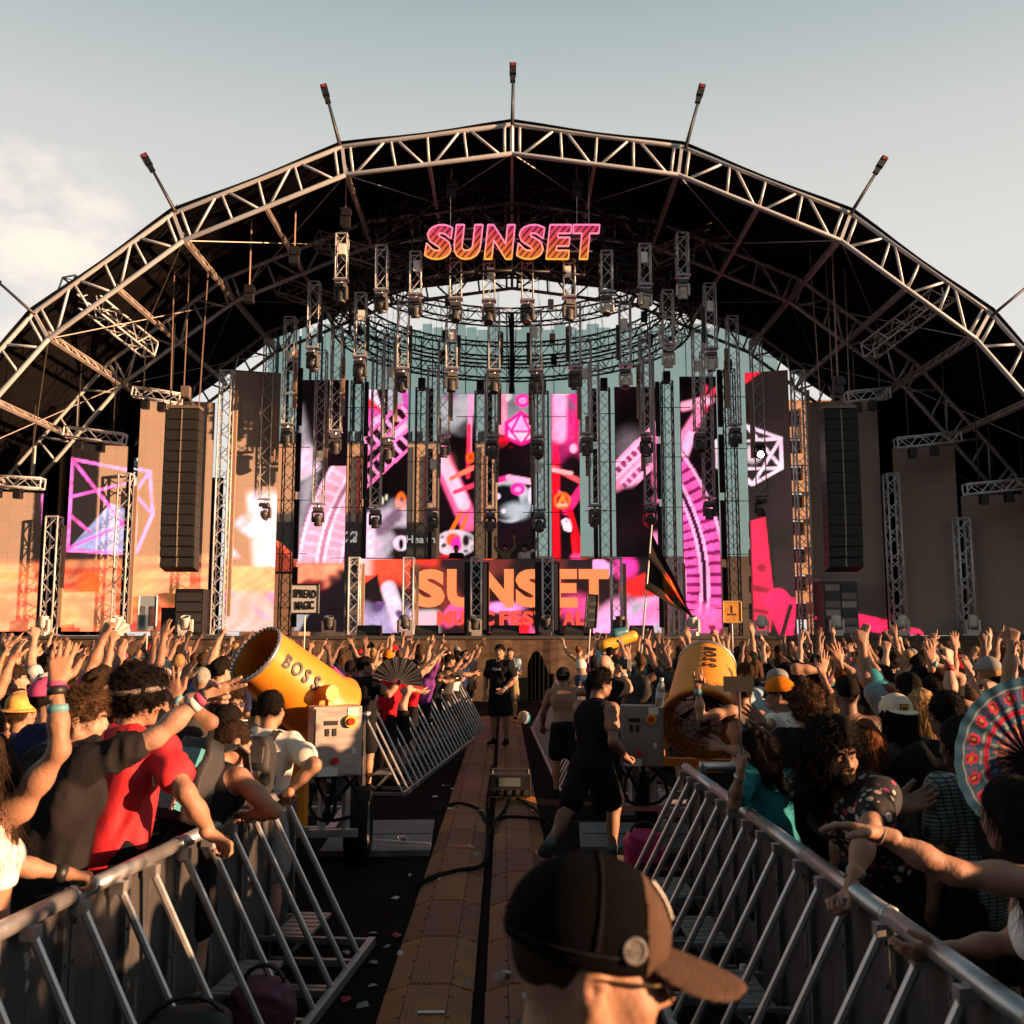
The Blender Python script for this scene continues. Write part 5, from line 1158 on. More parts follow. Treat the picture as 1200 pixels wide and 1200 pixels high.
def arm(v, k, n, fem, inf=0.0, t1=2.0, loose=0.0):
    """t1: how far down the arm the (clothed) surface runs, 1 = elbow, 2 = wrist"""
    m = .86 if fem else 1.0; Sh, E, Wr = k['S'+n], k['E'+n], k['W'+n]
    a = min(t1, 1.0); r0, r1 = .058*m, .043*m
    v.rc(Sh, Sh+(E-Sh)*a, r0+inf, r0+(r1-r0)*a+inf+loose, .045)
    if t1 >= 1: v.ell(Sh+(E-Sh)*.5+np.array((0, 0, 0)), (.048*m+inf,)*3, None, .06)
    if t1 > 1:
        b = min(t1-1, 1.0); v.rc(E, E+(Wr-E)*b*.45, .043*m+inf, .045*m+inf, .03); v.rc(E+(Wr-E)*b*.4, E+(Wr-E)*b, .044*m+inf, .027*m+inf, .03)
def leg(v, k, n, fem, inf=0.0, t1=2.0, loose=0.0):
    H, K, A = k['H'+n], k['K'+n], k['A'+n]; a = min(t1, 1.0)
    v.rc(H, H+(K-H)*a, .092+inf, .092-.034*a+inf+loose, .05)
    if t1 > 1:
        b = t1-1; v.rc(K, K+(A-K)*b, .056+inf, .056-.02*b+inf, .03); bk = np.array((0, -.02, 0)); v.ell(K+(A-K)*.3+bk, (.05+inf, .052+inf, .11+inf), None, .04)
def hand(k, n, h, fem, thick=1.0, near=True):
    Wr, d, hp = k['W'+n], k['hd'+n], k['hp'+n]; s = -1 if n == 'L' else 1
    pn = k['pn'+n]
    pn = np.array(pn, float) if pn is not None else np.array((0., 1., .15))      # palm faces the stage by default
    pn = pn-d*(pn @ d)
    if np.linalg.norm(pn) < .1: pn = np.cross(d, (1, 0, 0))
    pn = nrm(pn); sd = np.cross(d, pn)*(1 if n == 'R' else -1)                   # towards the thumb
    sd = -sd
    g = .93 if fem else 1.0; g *= 1.04
    v = Vol(Wr-.24, Wr+.24, h); q = thick
    Wr2 = Wr-d*.02
    v.rc(Wr2-d*.03, Wr+d*.01, .027*g*q**.5, .026*g*q**.5, .01)
    kn = []
    for i, (o, L) in enumerate(((.033, .098), (.011, .102), (-.012, .097), (-.033, .088))):
        kp = Wr+(d*L+sd*o)*g; kn.append(kp); v.rc(Wr+(d*.012+sd*o*.5)*g, kp, .0155*g*q**.5, .0125*g*q**.5, .014)
    ext = {'open': (0, 0, 0, 0), 'relaxed': (.45, .5, .55, .6), 'fist': (1.5, 1.5, 1.5, 1.5), 'peace': (0, 0, 1.5, 1.5), 'point': (0, 1.45, 1.5, 1.5), 'horns': (0, 1.5, 1.5, 0), 'grip': (1.2, 1.2, 1.2, 1.25), 'half': (.25, .3, .35, .45)}[hp]
    spread = {'open': .16, 'peace': .2, 'half': .1}.get(hp, .03)
    for i, (L, c) in enumerate(zip((.078, .086, .08, .064), ext)):
        p = kn[i]; fd = nrm(d+sd*spread*(1.5-i)*.9); r = (.0092, .0095, .009, .008)[i]*g*q; cur = 0
        for j, fr in enumerate((.46, .31, .25)):
            cur += c*(.75, 1.0, .6)[j]+(.06 if c < .1 else 0); dd = fd*math.cos(cur)+pn*math.sin(cur); p2 = p+dd*L*fr*g; v.rc(p, p2, r*(1-.1*j), r*(.9-.1*j), .004); p = p2
    tb = Wr+(d*.025+sd*.022)*g; tc = {'fist': .9, 'grip': 1.0, 'peace': 1.2, 'horns': 1.1}.get(hp, .25)
    t1 = tb+nrm(d*.6+sd*.75+pn*.25)*.045*g; dd2 = nrm(d*.9+sd*(.45-tc*.7)+pn*(.15+tc*.8)); t2 = t1+dd2*.035*g; t3 = t2+nrm(dd2+pn*.2)*.027*g
    v.rc(tb, t1, .0165*g*q**.5, .013*g*q**.5, .012); v.rc(t1, t2, .0118*g*q, .0105*g*q, .005); v.rc(t2, t3, .0105*g*q, .0085*g*q, .004)
    return v.mesh()
def head(k, h, fem, detail=True, beard=False):
    H, R = k['Hd'], k['Rh']; g = .95 if fem else 1.0
    def L(x, y, z): return H+R @ (np.array((x, y, z), float)*g)
    v = Vol(H-.22, H+.2, h)
    v.ell(L(0, -.018, .028), (.077*g, .098*g, .094*g), R, .02); v.ell(L(0, .028, -.02), (.066*g, .068*g, .085*g), R, .03); v.ell(L(0, .042, -.078), (.046*g, .045*g, .036*g), R, .04)
    for s in (-1, 1): v.rc(L(s*.058, .0, -.055), L(s*.022, .06, -.092), .022*g, .018*g, .03)
    v.rc(k['N']+R @ np.array((0, -.005, -.035)), L(0, -.022, -.04), (.051 if fem else .061), (.05 if fem else .058), .03)
    if detail:
        v.rc(L(-.04, .083, .022), L(.04, .083, .022), .013*g, .013*g, .02)
        for s in (-1, 1): v.ell(L(s*.033, .100, .003), (.02*g, .016*g, .012*g), R, .012, True); v.ell(L(s*.032, .079, .002), (.0155*g, .0155*g, .0125*g), R, .006); v.ell(L(s*.045, .062, -.03), (.025*g, .022*g, .02*g), R, .03)
        v.rc(L(0, .09, .012), L(0, .112, -.026), .009*g, .0125*g, .010); v.ell(L(.012, .1, -.031), (.0095, .011, .008), R, .008); v.ell(L(-.012, .1, -.031), (.0095, .011, .008), R, .008)
        v.rc(L(-.02, .086, -.058), L(.02, .086, -.058), .0075*g, .0075*g, .008); v.rc(L(-.017, .085, -.070), L(.017, .085, -.070), .0085*g, .0085*g, .006); v.ell(L(0, .098, -.0635), (.022, .008, .0022), R, .003, True)
        v.ell(L(0, .078, -.098), (.02*g, .018*g, .016*g), R, .02)
        for s in (-1, 1):
            Re = R @ rotm(0, 0, s*-.35); v.ell(L(s*.079, -.012, -.008), (.010*g, .021*g, .032*g), Re, .010); v.ell(L(s*.088, -.006, -.006), (.006, .011, .018), Re, .006, True)
    else:
        v.rc(L(0, .09, .012), L(0, .108, -.028), .009, .014, .012)
        for s in (-1, 1): v.ell(L(s*.078, -.012, -.008), (.012, .02, .032), R, .012)
    return v.mesh()
def cloth(V, Fq, amp, seed, scale=9.0, drop=(1, 1, .35)):
    N = vnormals(V, Fq); p = V*np.array(drop)*scale
    w = np.stack([vnoise(p*.5+9, seed+1), vnoise(p*.5+21, seed+2), vnoise(p*.5+37, seed+3)], 1)*1.6
    f = 1-np.abs(vnoise(p+w, seed)); f2 = 1-np.abs(vnoise(p*2.1+w*1.4, seed+5))
    return V+N*((f*f-.45)*amp+(f2*f2-.45)*amp*.45)[:, None], Fq
def bounds(k, pad=.26):
    P = np.array([v for q, v in k.items() if isinstance(v, np.ndarray) and v.shape == (3,) and q not in ('hdL', 'hdR', 'toeL', 'toeR', 'pnL', 'pnR')]); lo, hi = P.min(0)-pad, P.max(0)+pad; lo[2] = -.03; return lo, hi
def make_body(pose, hb=.022, hh=.014, hn=.011, detail=False, seed=0):
    """returns dict: meshes of skin, top, bottom, shoes and the head matrix"""
    k = skeleton(pose); fem = pose.get('fem', False); lo, hi = bounds(k); out = {'k': k}
    v = Vol(lo, hi, hb); torso(v, k, fem, 0, pose.get('belly', 0))
    for n in 'LR': arm(v, k, n, fem); leg(v, k, n, fem)
    for n in 'LR': A = k['A'+n]; t = k['toe'+n]; v.rc(A+np.array((0, 0, -.035))-t*.05, A+t*.17+np.array((0, 0, -.05)), .037, .026, .03)
    v.rc(k['N']-k['R'] @ np.array((0, 0, .05)), k['N']+k['R'] @ np.array((0, .005, .03)), .06, .052, .04)
    parts = [v.mesh(), head(k, hh, fem, detail)]
    thick = 1.0 if hn < .006 else 1.25
    for n in 'LR': parts.append(hand(k, n, hn, fem, thick))
    out['skin'] = np_mesh('body', parts)
    top = pose.get('top', 'tee'); R, T = k['R'], k['T']
    if top != 'none':
        v = Vol(lo, hi, hb); inf = .012 if top in ('tank', 'crop') else .017
        torso(v, k, fem, inf, pose.get('belly', 0))
        if top in ('tee', 'long', 'shirt'):
            for n in 'LR': arm(v, k, n, fem, .016, {'tee': .62, 'shirt': .62, 'long': 1.85}[top], .012 if top != 'long' else 0)
        if top in ('tee', 'shirt', 'long'): v.ell(T(0, 0, .12), (.178 if not fem else .155, .132, .36), R, .05)
        else:
            for s in (-1, 1): v.ell(T(s*(.20 if not fem else .175), .0, .47), (.075, .14, .10), R, .02, True)
        v.ell(T(0, .035, .60), (.085 if top != 'tank' else .1, .10, .11), R, .012, True)
        if top == 'crop': v.clip(T(0, 0, .22), -R[:, 2]); v.clip(T(0, 0, .47), R[:, 2])
        else: v.clip(T(0, 0, -.17 if top != 'tank' else -.12), -R[:, 2])
        mesh = v.mesh(); out['top'] = np_mesh('shirt', [cloth(*mesh, {'crop': .004, 'tank': .013}.get(top, .021), seed, 7.5)])
    v = Vol(lo, np.array((hi[0], hi[1], T(0, 0, .12)[2]+.15)), hb*1.45)
    v.ell(T(0, 0, -.0), (.172, .128, .13), R)
    bl = pose.get('bottom', 'shorts')
    for n in 'LR': leg(v, k, n, fem, .018, {'shorts': .78, 'hot': .3, 'long': 1.92}[bl], .03 if bl == 'shorts' else .004)
    v.clip(T(0, 0, .07), R[:, 2]); out['bottom'] = np_mesh('shorts', [cloth(*v.mesh(), .010, seed+11)])
    parts = []
    for n in 'LR':
        A = k['A'+n]; t = k['toe'+n]; v = Vol(A-np.array((.3, .3, .12)), A+np.array((.3, .3, .1)), max(hb*1.15, .01))
        v.rc(A+np.array((0, 0, .03)), A+np.array((0, 0, -.03)), .048, .046, .03); v.rc(A+np.array((0, 0, -.04))-t*.06, A+t*.18+np.array((0, 0, -.045)), .042, .036, .03); v.clip(A+np.array((0, 0, -.074)), np.array((0, 0, -1.))); v.clip(A+np.array((0, 0, .045)), np.array((0, 0, 1.))); parts.append(v.mesh())
    out['shoes'] = np_mesh('shoes', parts)
    M = np.eye(4); M[:3, :3] = k['Rh']*(.95 if fem else 1); M[:3, 3] = k['Hd']; out['head'] = Matrix(M.tolist())
    return out
# ---------------------------------------------------------------- hair and hats in head space
def strands(V, Fq, n, length, curl, flow, seed, width=.0035, seg=3, region=None):
    r = np.random.default_rng(seed); N = vnormals(V, Fq); i = r.integers(0, len(V), n); p = V[i].copy(); nn = N[i]
    fl = np.array(flow, float); d = nn*.55+fl+r.normal(0, .25, (n, 3)); d /= np.linalg.norm(d, axis=1)[:, None]
    L = length*r.uniform(.6, 1.2, n); side = np.cross(d, nn+r.normal(0, .3, (n, 3))); side /= np.maximum(np.linalg.norm(side, axis=1), 1e-6)[:, None]
    vs = []; p = p-nn*.008
    for j in range(seg+1):
        w = width*(1-j/seg*.85); vs += [p-side*w/2, p+side*w/2]
        d = d+r.normal(0, curl, (n, 3))+np.array((0, 0, -.15)); d /= np.linalg.norm(d, axis=1)[:, None]; p = p+d*(L/seg)[:, None]
    A = np.stack(vs, 1).reshape(-1, 3); b = (np.arange(n)*(2*seg+2))[:, None]
    Q = np.concatenate([b+np.array([[2*j, 2*j+1, 2*j+3, 2*j+2]]) for j in range(seg)])
    return A, Q
HAIRC = {}
def hair_mesh(kind, hi=False, seed=0):
    key = (kind, hi, seed)
    if key in HAIRC: return HAIRC[key]
    h = .0082 if hi else .014
    v = Vol((-.24, -.26, -.62 if kind in ('long', 'wavy', 'big') else -.2), (.24, .2, .26), h)
    inf = {'short': .010, 'buzz': .004, 'curly': .036, 'long': .014, 'wavy': .022, 'bun': .010, 'big': .04, 'top': .014}[kind]
    v.ell((0, -.018, .032), (.077+inf, .098+inf, .094+inf), None, .02)
    if kind in ('curly', 'top', 'wavy', 'big'): v.ell((0, .035, .105), (.065, .055, .035+inf*.4), None, .03)
    v.ell((0, .145, -.04), (.115, .10, .098), None, .012, True)               # face
    if kind in ('short', 'top', 'buzz', 'bun'):
        for s in (-1, 1): v.ell((s*.09, .035, -.06), (.035, .075, .06), None, .01, True); v.ell((s*.088, -.01, -.015), (.02, .026, .038), None, .008, True)
        v.clip((0, -.1, -.065), (0, .25, -.97))
    elif kind == 'curly': v.clip((0, 0, -.085), (0, .2, -.98))
    if kind in ('long', 'wavy', 'big'):
        r = {'long': .055, 'wavy': .07, 'big': .085}[kind]; Ln = {'long': -.36, 'wavy': -.30, 'big': -.24}[kind]
        for s in (-1, 1): v.rc((s*.06, -.05, 0), (s*.085, -.07, Ln*.8), r, r*.8, .03)
        v.rc((0, -.09, 0), (0, -.11, Ln), r, r*.7, .03)
        for s in (-1, 1): v.ell((s*.03, .10, -.14), (.075, .08, .2), None, .02, True)
    if kind == 'bun': v.ell((0, -.09, .12), (.045, .045, .042), None, .02)
    V, Fq = v.mesh(); amp = {'short': .006, 'buzz': .001, 'curly': .020, 'long': .008, 'wavy': .014, 'bun': .005, 'big': .02, 'top': .009}[kind]
    N = vnormals(V, Fq); st = np.array((1, 1, .3)) if kind in ('long', 'wavy', 'short', 'bun') else np.array((1, 1, 1))
    sc = 22 if kind in ('curly', 'big') else 34
    V = V+N*(vnoise(V*sc*st, seed)*amp+vnoise(V*sc*2.3*st, seed+1)*amp*.6)[:, None]
    parts = [(V, Fq)]
    if hi:
        pr = {'short': (3500, .028, .12, (0, -.3, -.25)), 'buzz': (2500, .01, .1, (0, -.2, -.3)), 'curly': (6500, .05, .75, (0, 0, 0)), 'long': (2500, .12, .12, (0, -.1, -1.2)), 'wavy': (4500, .10, .35, (0, -.1, -.8)), 'bun': (2500, .03, .15, (0, -.4, .2)), 'big': (6000, .09, .5, (0, -.1, -.5)), 'top': (4000, .035, .2, (0, .1, .1))}[kind]
        parts.append(strands(V, Fq, pr[0], pr[1], pr[2], pr[3], seed+4))
    else: parts.append(strands(V, Fq, 260 if kind in ('curly', 'big', 'wavy') else 120, .06 if kind in ('curly', 'long', 'wavy', 'big') else .03, .4, (0, -.1, -.4), seed, .011, 2))
    HAIRC[key] = np_mesh('hair', parts); return HAIRC[key]
def hat_mesh(kind, hi=False):
    key = ('hat', kind, hi)
    if key in HAIRC: return HAIRC[key]
    h = .005 if hi else .011
    v = Vol((-.24, -.26, -.1), (.24, .28, .2), h)
    v.ell((0, -.014, .040), (.092, .113, .096), None, .01)
    if kind == 'bucket': v.ell((0, -.014, .085), (.088, .105, .06), None, .03)
    v.ell((0, -.01, -.03), (.088, .108, .075), None, .004, True); v.clip((0, 0, .02), (0, -.06, -1))
    if kind == 'bucket': v.ell((0, -.01, .022), (.150, .165, .016), None, .02)
    if kind in ('cap', 'backcap'):
        s = 1 if kind == 'cap' else -1
        c = (0, s*.118-.005, .030); v.ell(c, (.078, .092, .0085), rotm(-s*.17, 0, 0), .006)
    if hi and kind == 'cap': v.ell((0, -.014, .138), (.011, .011, .007), None, .004)
    HAIRC[key] = np_mesh('hat', [v.mesh()]); return HAIRC[key]
def beard_mesh():
    if 'beard' in HAIRC: return HAIRC['beard']
    v = Vol((-.15, -.1, -.2), (.15, .2, .1), .006)
    v.ell((0, .046, -.085), (.058, .056, .052), None, .02)
    for s in (-1, 1): v.rc((s*.066, .01, -.02), (s*.052, .045, -.075), .014, .022, .02)
    v.rc((-.026, .092, -.047), (.026, .092, -.047), .0085, .0085, .006); v.ell((0, .112, -.064), (.024, .02, .0095), None, .004, True); v.ell((0, .09, .02), (.05, .06, .058), None, .01, True)
    V, Fq = v.mesh(); N = vnormals(V, Fq); V = V+N*(vnoise(V*60, 3)*.004)[:, None]
    HAIRC['beard'] = np_mesh('beard', [(V, Fq), strands(V, Fq, 2600, .022, .25, (0, .25, -.6), 5, .0028)]); return HAIRC['beard']
def eye_parts(o, hm, sc=1.0, brows=True, hc=None):
    for s in (-1, 1):
        q = MB(); M = Matrix.Translation((s*.032, .0785, .002)); q.lathe([(0, -.0135), (.009, -.0105), (.0135, 0), (.009, .0105), (0, .0135)], 12, M)
        e = obj('eye', q.mesh('eye', True), mat('eye_white', (.55, .5, .47), .2), o); e.matrix_local = hm
        q = MB().lathe([(0, .0142), (.0062, .0128)], 12, M @ Matrix.Rotation(-math.pi/2, 4, 'X')); obj('iris', q.mesh('iris'), mat('iris', (.03, .018, .01), .15), e)
        if brows:
            q = MB(); q.path([(s*.014, .101, .021), (s*.032, .1015, .028), (s*.052, .088, .024)], .0055, 5); b = obj('eyebrow', q.mesh('eyebrow'), hc, o); b.matrix_local = hm
# ---------------------------------------------------------------- materials for people
def skinmat(n, c): return mat('skin_'+n, tuple(q*.78 for q in c), .62, noise=.22, nscale=7, bump=.25, bscale=70)
SKIN = {'fair': skinmat('fair', (.50, .28, .19)), 'tan': skinmat('tan', (.40, .205, .125)), 'olive': skinmat('olive', (.30, .15, .09)), 'brown': skinmat('brown', (.155, .072, .042)), 'dark': skinmat('dark', (.07, .034, .022))}
HCOL = {'black': (.010, .008, .007), 'dark brown': (.028, .017, .011), 'brown': (.06, .033, .018), 'blond': (.26, .16, .07), 'auburn': (.11, .04, .018), 'grey': (.25, .24, .22)}
def hairmat(n): return mat('hair_'+n.replace(' ', '_'), HCOL[n], .8, noise=.35, nscale=30)
CCOL = {'black': (.012, .012, .013), 'charcoal': (.045, .043, .043), 'white': (.66, .62, .58), 'red': (.46, .012, .02), 'navy': (.015, .025, .07), 'teal': (.03, .19, .22), 'grey': (.2, .2, .2), 'light blue': (.22, .32, .38), 'olive': (.08, .085, .04), 'orange': (.6, .16, .015), 'pink': (.5, .08, .2), 'purple': (.12, .03, .16), 'yellow': (.55, .35, .04), 'denim': (.05, .08, .14), 'khaki': (.22, .17, .10), 'green': (.04, .13, .05)}
def clothmat(n): return mat('cloth_'+n.replace(' ', '_'), CCOL[n], .88, noise=.18, nscale=14, bump=.35, bscale=220)
# ---------------------------------------------------------------- assemble a person
PEOPLE = []
def wl_(p, loc, rz, s):
    """world -> body space"""
    d = Matrix.Rotation(-rz, 3, 'Z') @ (Vector(p)-Vector(loc)); return np.array(d)/s
def person(px, Y, height, rz, label, skin='tan', hair=('short', 'brown'), hat=None, top=('tee', 'black'), bottom=('shorts', 'black'), arms=None, lean=(0, 0, 0), head=(0, 0, 0), fem=False, res='near', group=None, legs=None, ground=.0, belly=0, seed=None, shoes='black', X=None, face=False, beard=False, cat='person'):
    s = height/1.76; x = X if X is not None else X_at(px, Y); loc = Vector((x, Y, ground)); seed = seed if seed is not None else len(PEOPLE)*17+3
    pose = {'fem': fem, 'lean': lean, 'head': head, 'legs': legs or {}, 'top': top[0], 'bottom': bottom[0], 'belly': belly, 'arms': {}}
    for n, a in (arms or {}).items():
        a = list(a)
        if a[0] == 'at': a[0] = 'ik'; a[1] = wl_(W(*a[1]), loc, rz, s)
        if a[0] == 'pt': a[0] = 'ik'; a[1] = wl_(a[1], loc, rz, s)
        Rl = Matrix.Rotation(-rz, 3, 'Z')
        if a[0] == 'ik':
            a[2] = np.array(Rl @ Vector(a[2]))
            if len(a) > 4 and a[4] is not None: a[4] = np.array(Rl @ Vector(a[4]))
            if len(a) > 5 and a[5] is not None: a[5] = np.array(Rl @ Vector(a[5]))
        pose['arms'][n] = tuple(a)
    rs = {'near': (.0165, .0084, .0063, True), 'mid': (.024, .0105, .0085, True), 'far': (.03, .014, .012, False)}[res]
    d = make_body(pose, rs[0], rs[1], rs[2], rs[3], seed)
    o = obj('person', d['skin'], SKIN[skin]); o.location = loc; o.rotation_euler = (0, 0, rz); o.scale = (s,)*3
    tag(o, label, cat, group)
    if top[0] != 'none': obj({'tee': 'shirt', 'shirt': 'shirt', 'tank': 'tank_top', 'crop': 'crop_top', 'long': 'shirt'}[top[0]], d['top'], top[1] if not isinstance(top[1], str) else clothmat(top[1]), o)
    obj('shorts' if bottom[0] != 'long' else 'trousers', d['bottom'], clothmat(bottom[1]), o); obj('shoes', d['shoes'], clothmat(shoes), o)
    if hair: obj('hair', hair_mesh(hair[0], res != 'far', seed % 5), hairmat(hair[1]), o, M=d['head']) if False else inst('hair', hair_mesh(hair[0], res != 'far', seed % 5), hairmat(hair[1]), o, M=d['head'])
    if hat: inst('hat', hat_mesh(hat[0], res != 'far'), hat[1] if not isinstance(hat[1], str) else clothmat(hat[1]), o, M=d['head'] @ Matrix.Scale(1.13 if hair and hair[0] in ('long', 'wavy') else 1.03, 4))
    if face: eye_parts(o, d['head'], hc=hairmat(hair[1]) if hair else BLACK)
    if beard: inst('beard', beard_mesh(), hairmat(hair[1]), o, M=d['head'])
    PEOPLE.append(o); return o, d
def band(o, d, n, f, m, w=.03, r=.034):
    """wristband on forearm n at fraction f of the forearm"""
    k = d['k']; E, Wr = Vector(k['E'+n]), Vector(k['W'+n]); c = E.lerp(Wr, f); ax = (Wr-E).normalized(); rr = r+(.043-.028)*(1-f)*.9
    M = Matrix.Translation(c) @ ax.to_track_quat('Z', 'Y').to_matrix().to_4x4()
    MB().lathe([(rr-.004, -w/2), (rr, -w/2), (rr+.002, 0), (rr, w/2), (rr-.004, w/2)], 18, M).build('wristband', m, o, True)
def hm(d, *p): return d['head'] @ Vector(p)
def glasses(o, d, frame, lens, lz=0.0, w=.024, visor=False):
    q = MB(); H = d['head']
    if visor:
        v = MB(); n = 10
        for i in range(n):
            def cp(u, z): a = (u-.5)*2.3; return H @ Vector((.088*math.sin(a), .018+.092*math.cos(a), z))
            v.add([cp(i/n, -.028), cp((i+1)/n, -.028), cp((i+1)/n, .026), cp(i/n, .026)], [(0, 1, 2, 3)])
        v.build('visor', lens, o, True)
        q.path([H @ Vector((.088*math.sin((i/10-.5)*2.3), .02+.092*math.cos((i/10-.5)*2.3), .028)) for i in range(11)], .005, 5)
    else:
        for s in (-1, 1):
            ring_ = [H @ Vector((s*.034+w*math.cos(u*math.pi/7), .112-.012*abs(math.cos(u*math.pi/7)), .002+w*.8*math.sin(u*math.pi/7))) for u in range(15)]; q.path(ring_, .0022, 5)
            l = MB(); l.add(ring_[:14], [tuple(range(14))]); l.build('lens', lens, o)
        q.tube(H @ Vector((-.012, .113, .006)), H @ Vector((.012, .113, .006)), .002, 5)
    for s in (-1, 1): q.path([H @ Vector((s*.058, .10, .008)), H @ Vector((s*.079, .07, .008)), H @ Vector((s*.084, -.01, .006))], .0022, 5)
    q.build('spectacle_frame', frame, o)
def backpack(loc, rz, label, m, m2, lean=0.0, sc=1.0, text=None):
    bm = bmesh.new(); bmesh.ops.create_cube(bm, size=1); bmesh.ops.subdivide_edges(bm, edges=bm.edges, cuts=7, use_grid_fill=True)
    for v in bm.verts:
        c = v.co.copy(); e = 1-.22*abs(c.z*2)**3; r = 1-.25*(abs(c.x*2)**4); v.co = Vector((c.x*.29*e, c.y*.17*e*r+.012*math.sin(c.z*14+c.x*9), c.z*.44))
    me = bpy.data.meshes.new('pack'); bm.to_mesh(me); bm.free(); me.polygons.foreach_set('use_smooth', [True]*len(me.polygons))
    t = empty('backpack', loc, rz, label, 'backpack'); t.rotation_euler = (lean, 0, rz); t.scale = (sc,)*3
    obj('pack_body', me, m, t)
    MB().box((0, -.10, -.09), (.20, .05, .18)).build('front_pocket', m2, t); MB().box((0, -.085, .10), (.22, .03, .10)).build('top_panel', m2, t)
    for s in (-1, 1):
        q = MB(); pts = [Vector((s*.09, .07, .2)), Vector((s*.105, .13, .25)), Vector((s*.115, .22, .23)), Vector((s*.12, .30, .12)), Vector((s*.12, .31, -.02)), Vector((s*.13, .2, -.14)), Vector((s*.12, .07, -.19))]
        for a, b in zip(pts[:-1], pts[1:]): q.bar(a, b, .05, .012, (0, 1, .2))
        q.build('shoulder_strap', m, t)
    if text:
        o = obj('lettering', fit_mesh(text_mesh(text, .1, .004, .001), .22, .03), WHITE, t); o.matrix_local = Matrix.Translation((.09, -.128, -.08)) @ Matrix.Rotation(math.pi/2, 4, 'X') @ Matrix.Rotation(-math.pi/2, 4, 'Z')
    return t
NEARG = None
TEALB = mat('band_teal', (.10, .26, .30), .6); BLKB = mat('band_black', (.01, .01, .01), .5); WHB = mat('band_white', (.6, .58, .55), .6); PKB = mat('band_pink', (.5, .05, .15), .7); REDB = mat('band_red', (.3, .02, .02), .7)
UPV = (0, 0, 1)
# ---- sunlit front row, behind the barrier
o, d = person(3, 3.72, 1.66, .1, 'person in white crop top raising one arm with teal and black wristbands', 'tan', ('long', 'dark brown'), None, ('crop', 'white'), ('hot', 'grey'), {'R': ('at', (66, 800, 3.7), (.4, -.2, -1), 'half', (.1, .1, 1), (-.4, 1, 0)), 'L': ('pt', (-1.69, 4.0, 1.055), (-.6, -.5, -.8), 'grip', (.9, .35, -.2), (0, 0, -1))}, fem=True, head=(.5, 0, 0)); band(o, d, 'L', .92, BLKB, .04)
band(o, d, 'R', .62, TEALB); band(o, d, 'R', .90, BLKB, .035); band(o, d, 'R', 1.0, PKB, .02)
o, d = person(78, 4.45, 1.78, -.42, 'brown haired man in faded charcoal shirt stretching two fingers over the barrier', 'fair', ('top', 'brown'), None, ('tee', mat('faded_charcoal', (.019, .0175, .018), .9, noise=.25, nscale=8, bump=.4, bscale=200)), ('shorts', 'charcoal'), {'R': ('at', (262, 800, 4.5), (.2, -.2, -1), 'peace', (.95, .1, .18), (-.1, -1, -.2)), 'L': ('dir', (-.25, .1, -.95), (.1, .35, -.9), 'relaxed')}, head=(-.75, .05, 0), lean=(.10, .10, -.2), face=True)
band(o, d, 'R', .82, WHB, .03); band(o, d, 'R', .95, PKB, .03); band(o, d, 'R', 1.03, BLKB, .025)
RJ = mat('red_jersey', (.50, .012, .022), .75, noise=.15, nscale=10, bump=.3, bscale=180)
o, d = person(148, 4.95, 1.84, -.25, 'man in red jersey with black curls and a headband behind the charcoal shirt', 'tan', ('curly', 'black'), None, ('tee', RJ), ('shorts', 'black'), {'R': ('pt', (-1.45, 4.9, 1.05), (.4, -1, 0), 'grip', (.3, .6, -.4), (0, 0, -1)), 'L': ('dir', (-.4, .3, -.9), (.2, .9, .1), 'relaxed')}, head=(-.55, .1, 0), lean=(.12, .06, 0), face=True)
MB().lathe([(.108, -.012), (.116, -.012), (.118, 0), (.116, .012), (.108, .012)], 24, d['head'] @ Matrix.Translation((0, -.02, .045)) @ Matrix.Rotation(.25, 4, 'X') @ Matrix.Diagonal((1, 1.2, 1, 1))).build('headband', mat('headband', (.2, .17, .15), .8, noise=.6, nscale=40), o, True)
MB().bar(Vector(d['k']['SR'])+Vector((0, -.06, .07)), Vector(d['k']['SR'])+Vector((.03, -.07, -.16)), .02, .01).build('white_piping', WHITE, o)
o, d = person(186, 5.9, 1.70, -.5, 'person with black cropped hair raising a spread hand with a teal wristband', 'olive', ('short', 'black'), None, ('tee', 'charcoal'), ('shorts', 'black'), {'R': ('at', (206, 818, 5.8), (1, 0, -.3), 'open', (-.25, 0, 1), (0, 1, .1))}, head=(-.3, -.1, 0), face=True, res='mid')
band(o, d, 'R', .93, TEALB, .03)
o, d = person(232, 5.35, 1.62, -.5, 'person in black and teal tank top bent over the barrier rail with folded arms', 'tan', ('short', 'dark brown'), None, ('tank', 'black'), ('shorts', 'black'), {'R': ('pt', (-1.46, 5.55, 1.03), (.9, -.7, .3), 'fist', (-.4, .6, 0), (0, 0, -1)), 'L': ('pt', (-1.60, 5.75, 1.05), (-1, .2, .3), 'relaxed', (.9, .2, 0), (0, 0, -1))}, lean=(.52, 0, 0), head=(-.4, .25, 0), ground=0)
P_ = o.matrix_basis @ Vector(d['k']['T'](0, -.19, .36)); backpack(P_, -.5, 'teal and black backpack with white lettering on the person bent over the rail', mat('pack_black', (.012, .012, .013), .7, bump=.3), mat('pack_teal', (.03, .20, .24), .65, noise=.2), -.45, 1.0, 'Camelbak')
o, d = person(272, 6.1, 1.60, -1.0, 'dark skinned person wearing a mirrored visor beside the man in white', 'brown', ('buzz', 'black'), None, ('tee', 'light blue'), ('shorts', 'black'), head=(-.1, .1, 0), face=True, res='mid')
VIS = mat('mirror_visor', (.45, .75, .72), .08, 1.0, noise=.35, nscale=14); glasses(o, d, WHITE, VIS, visor=True)
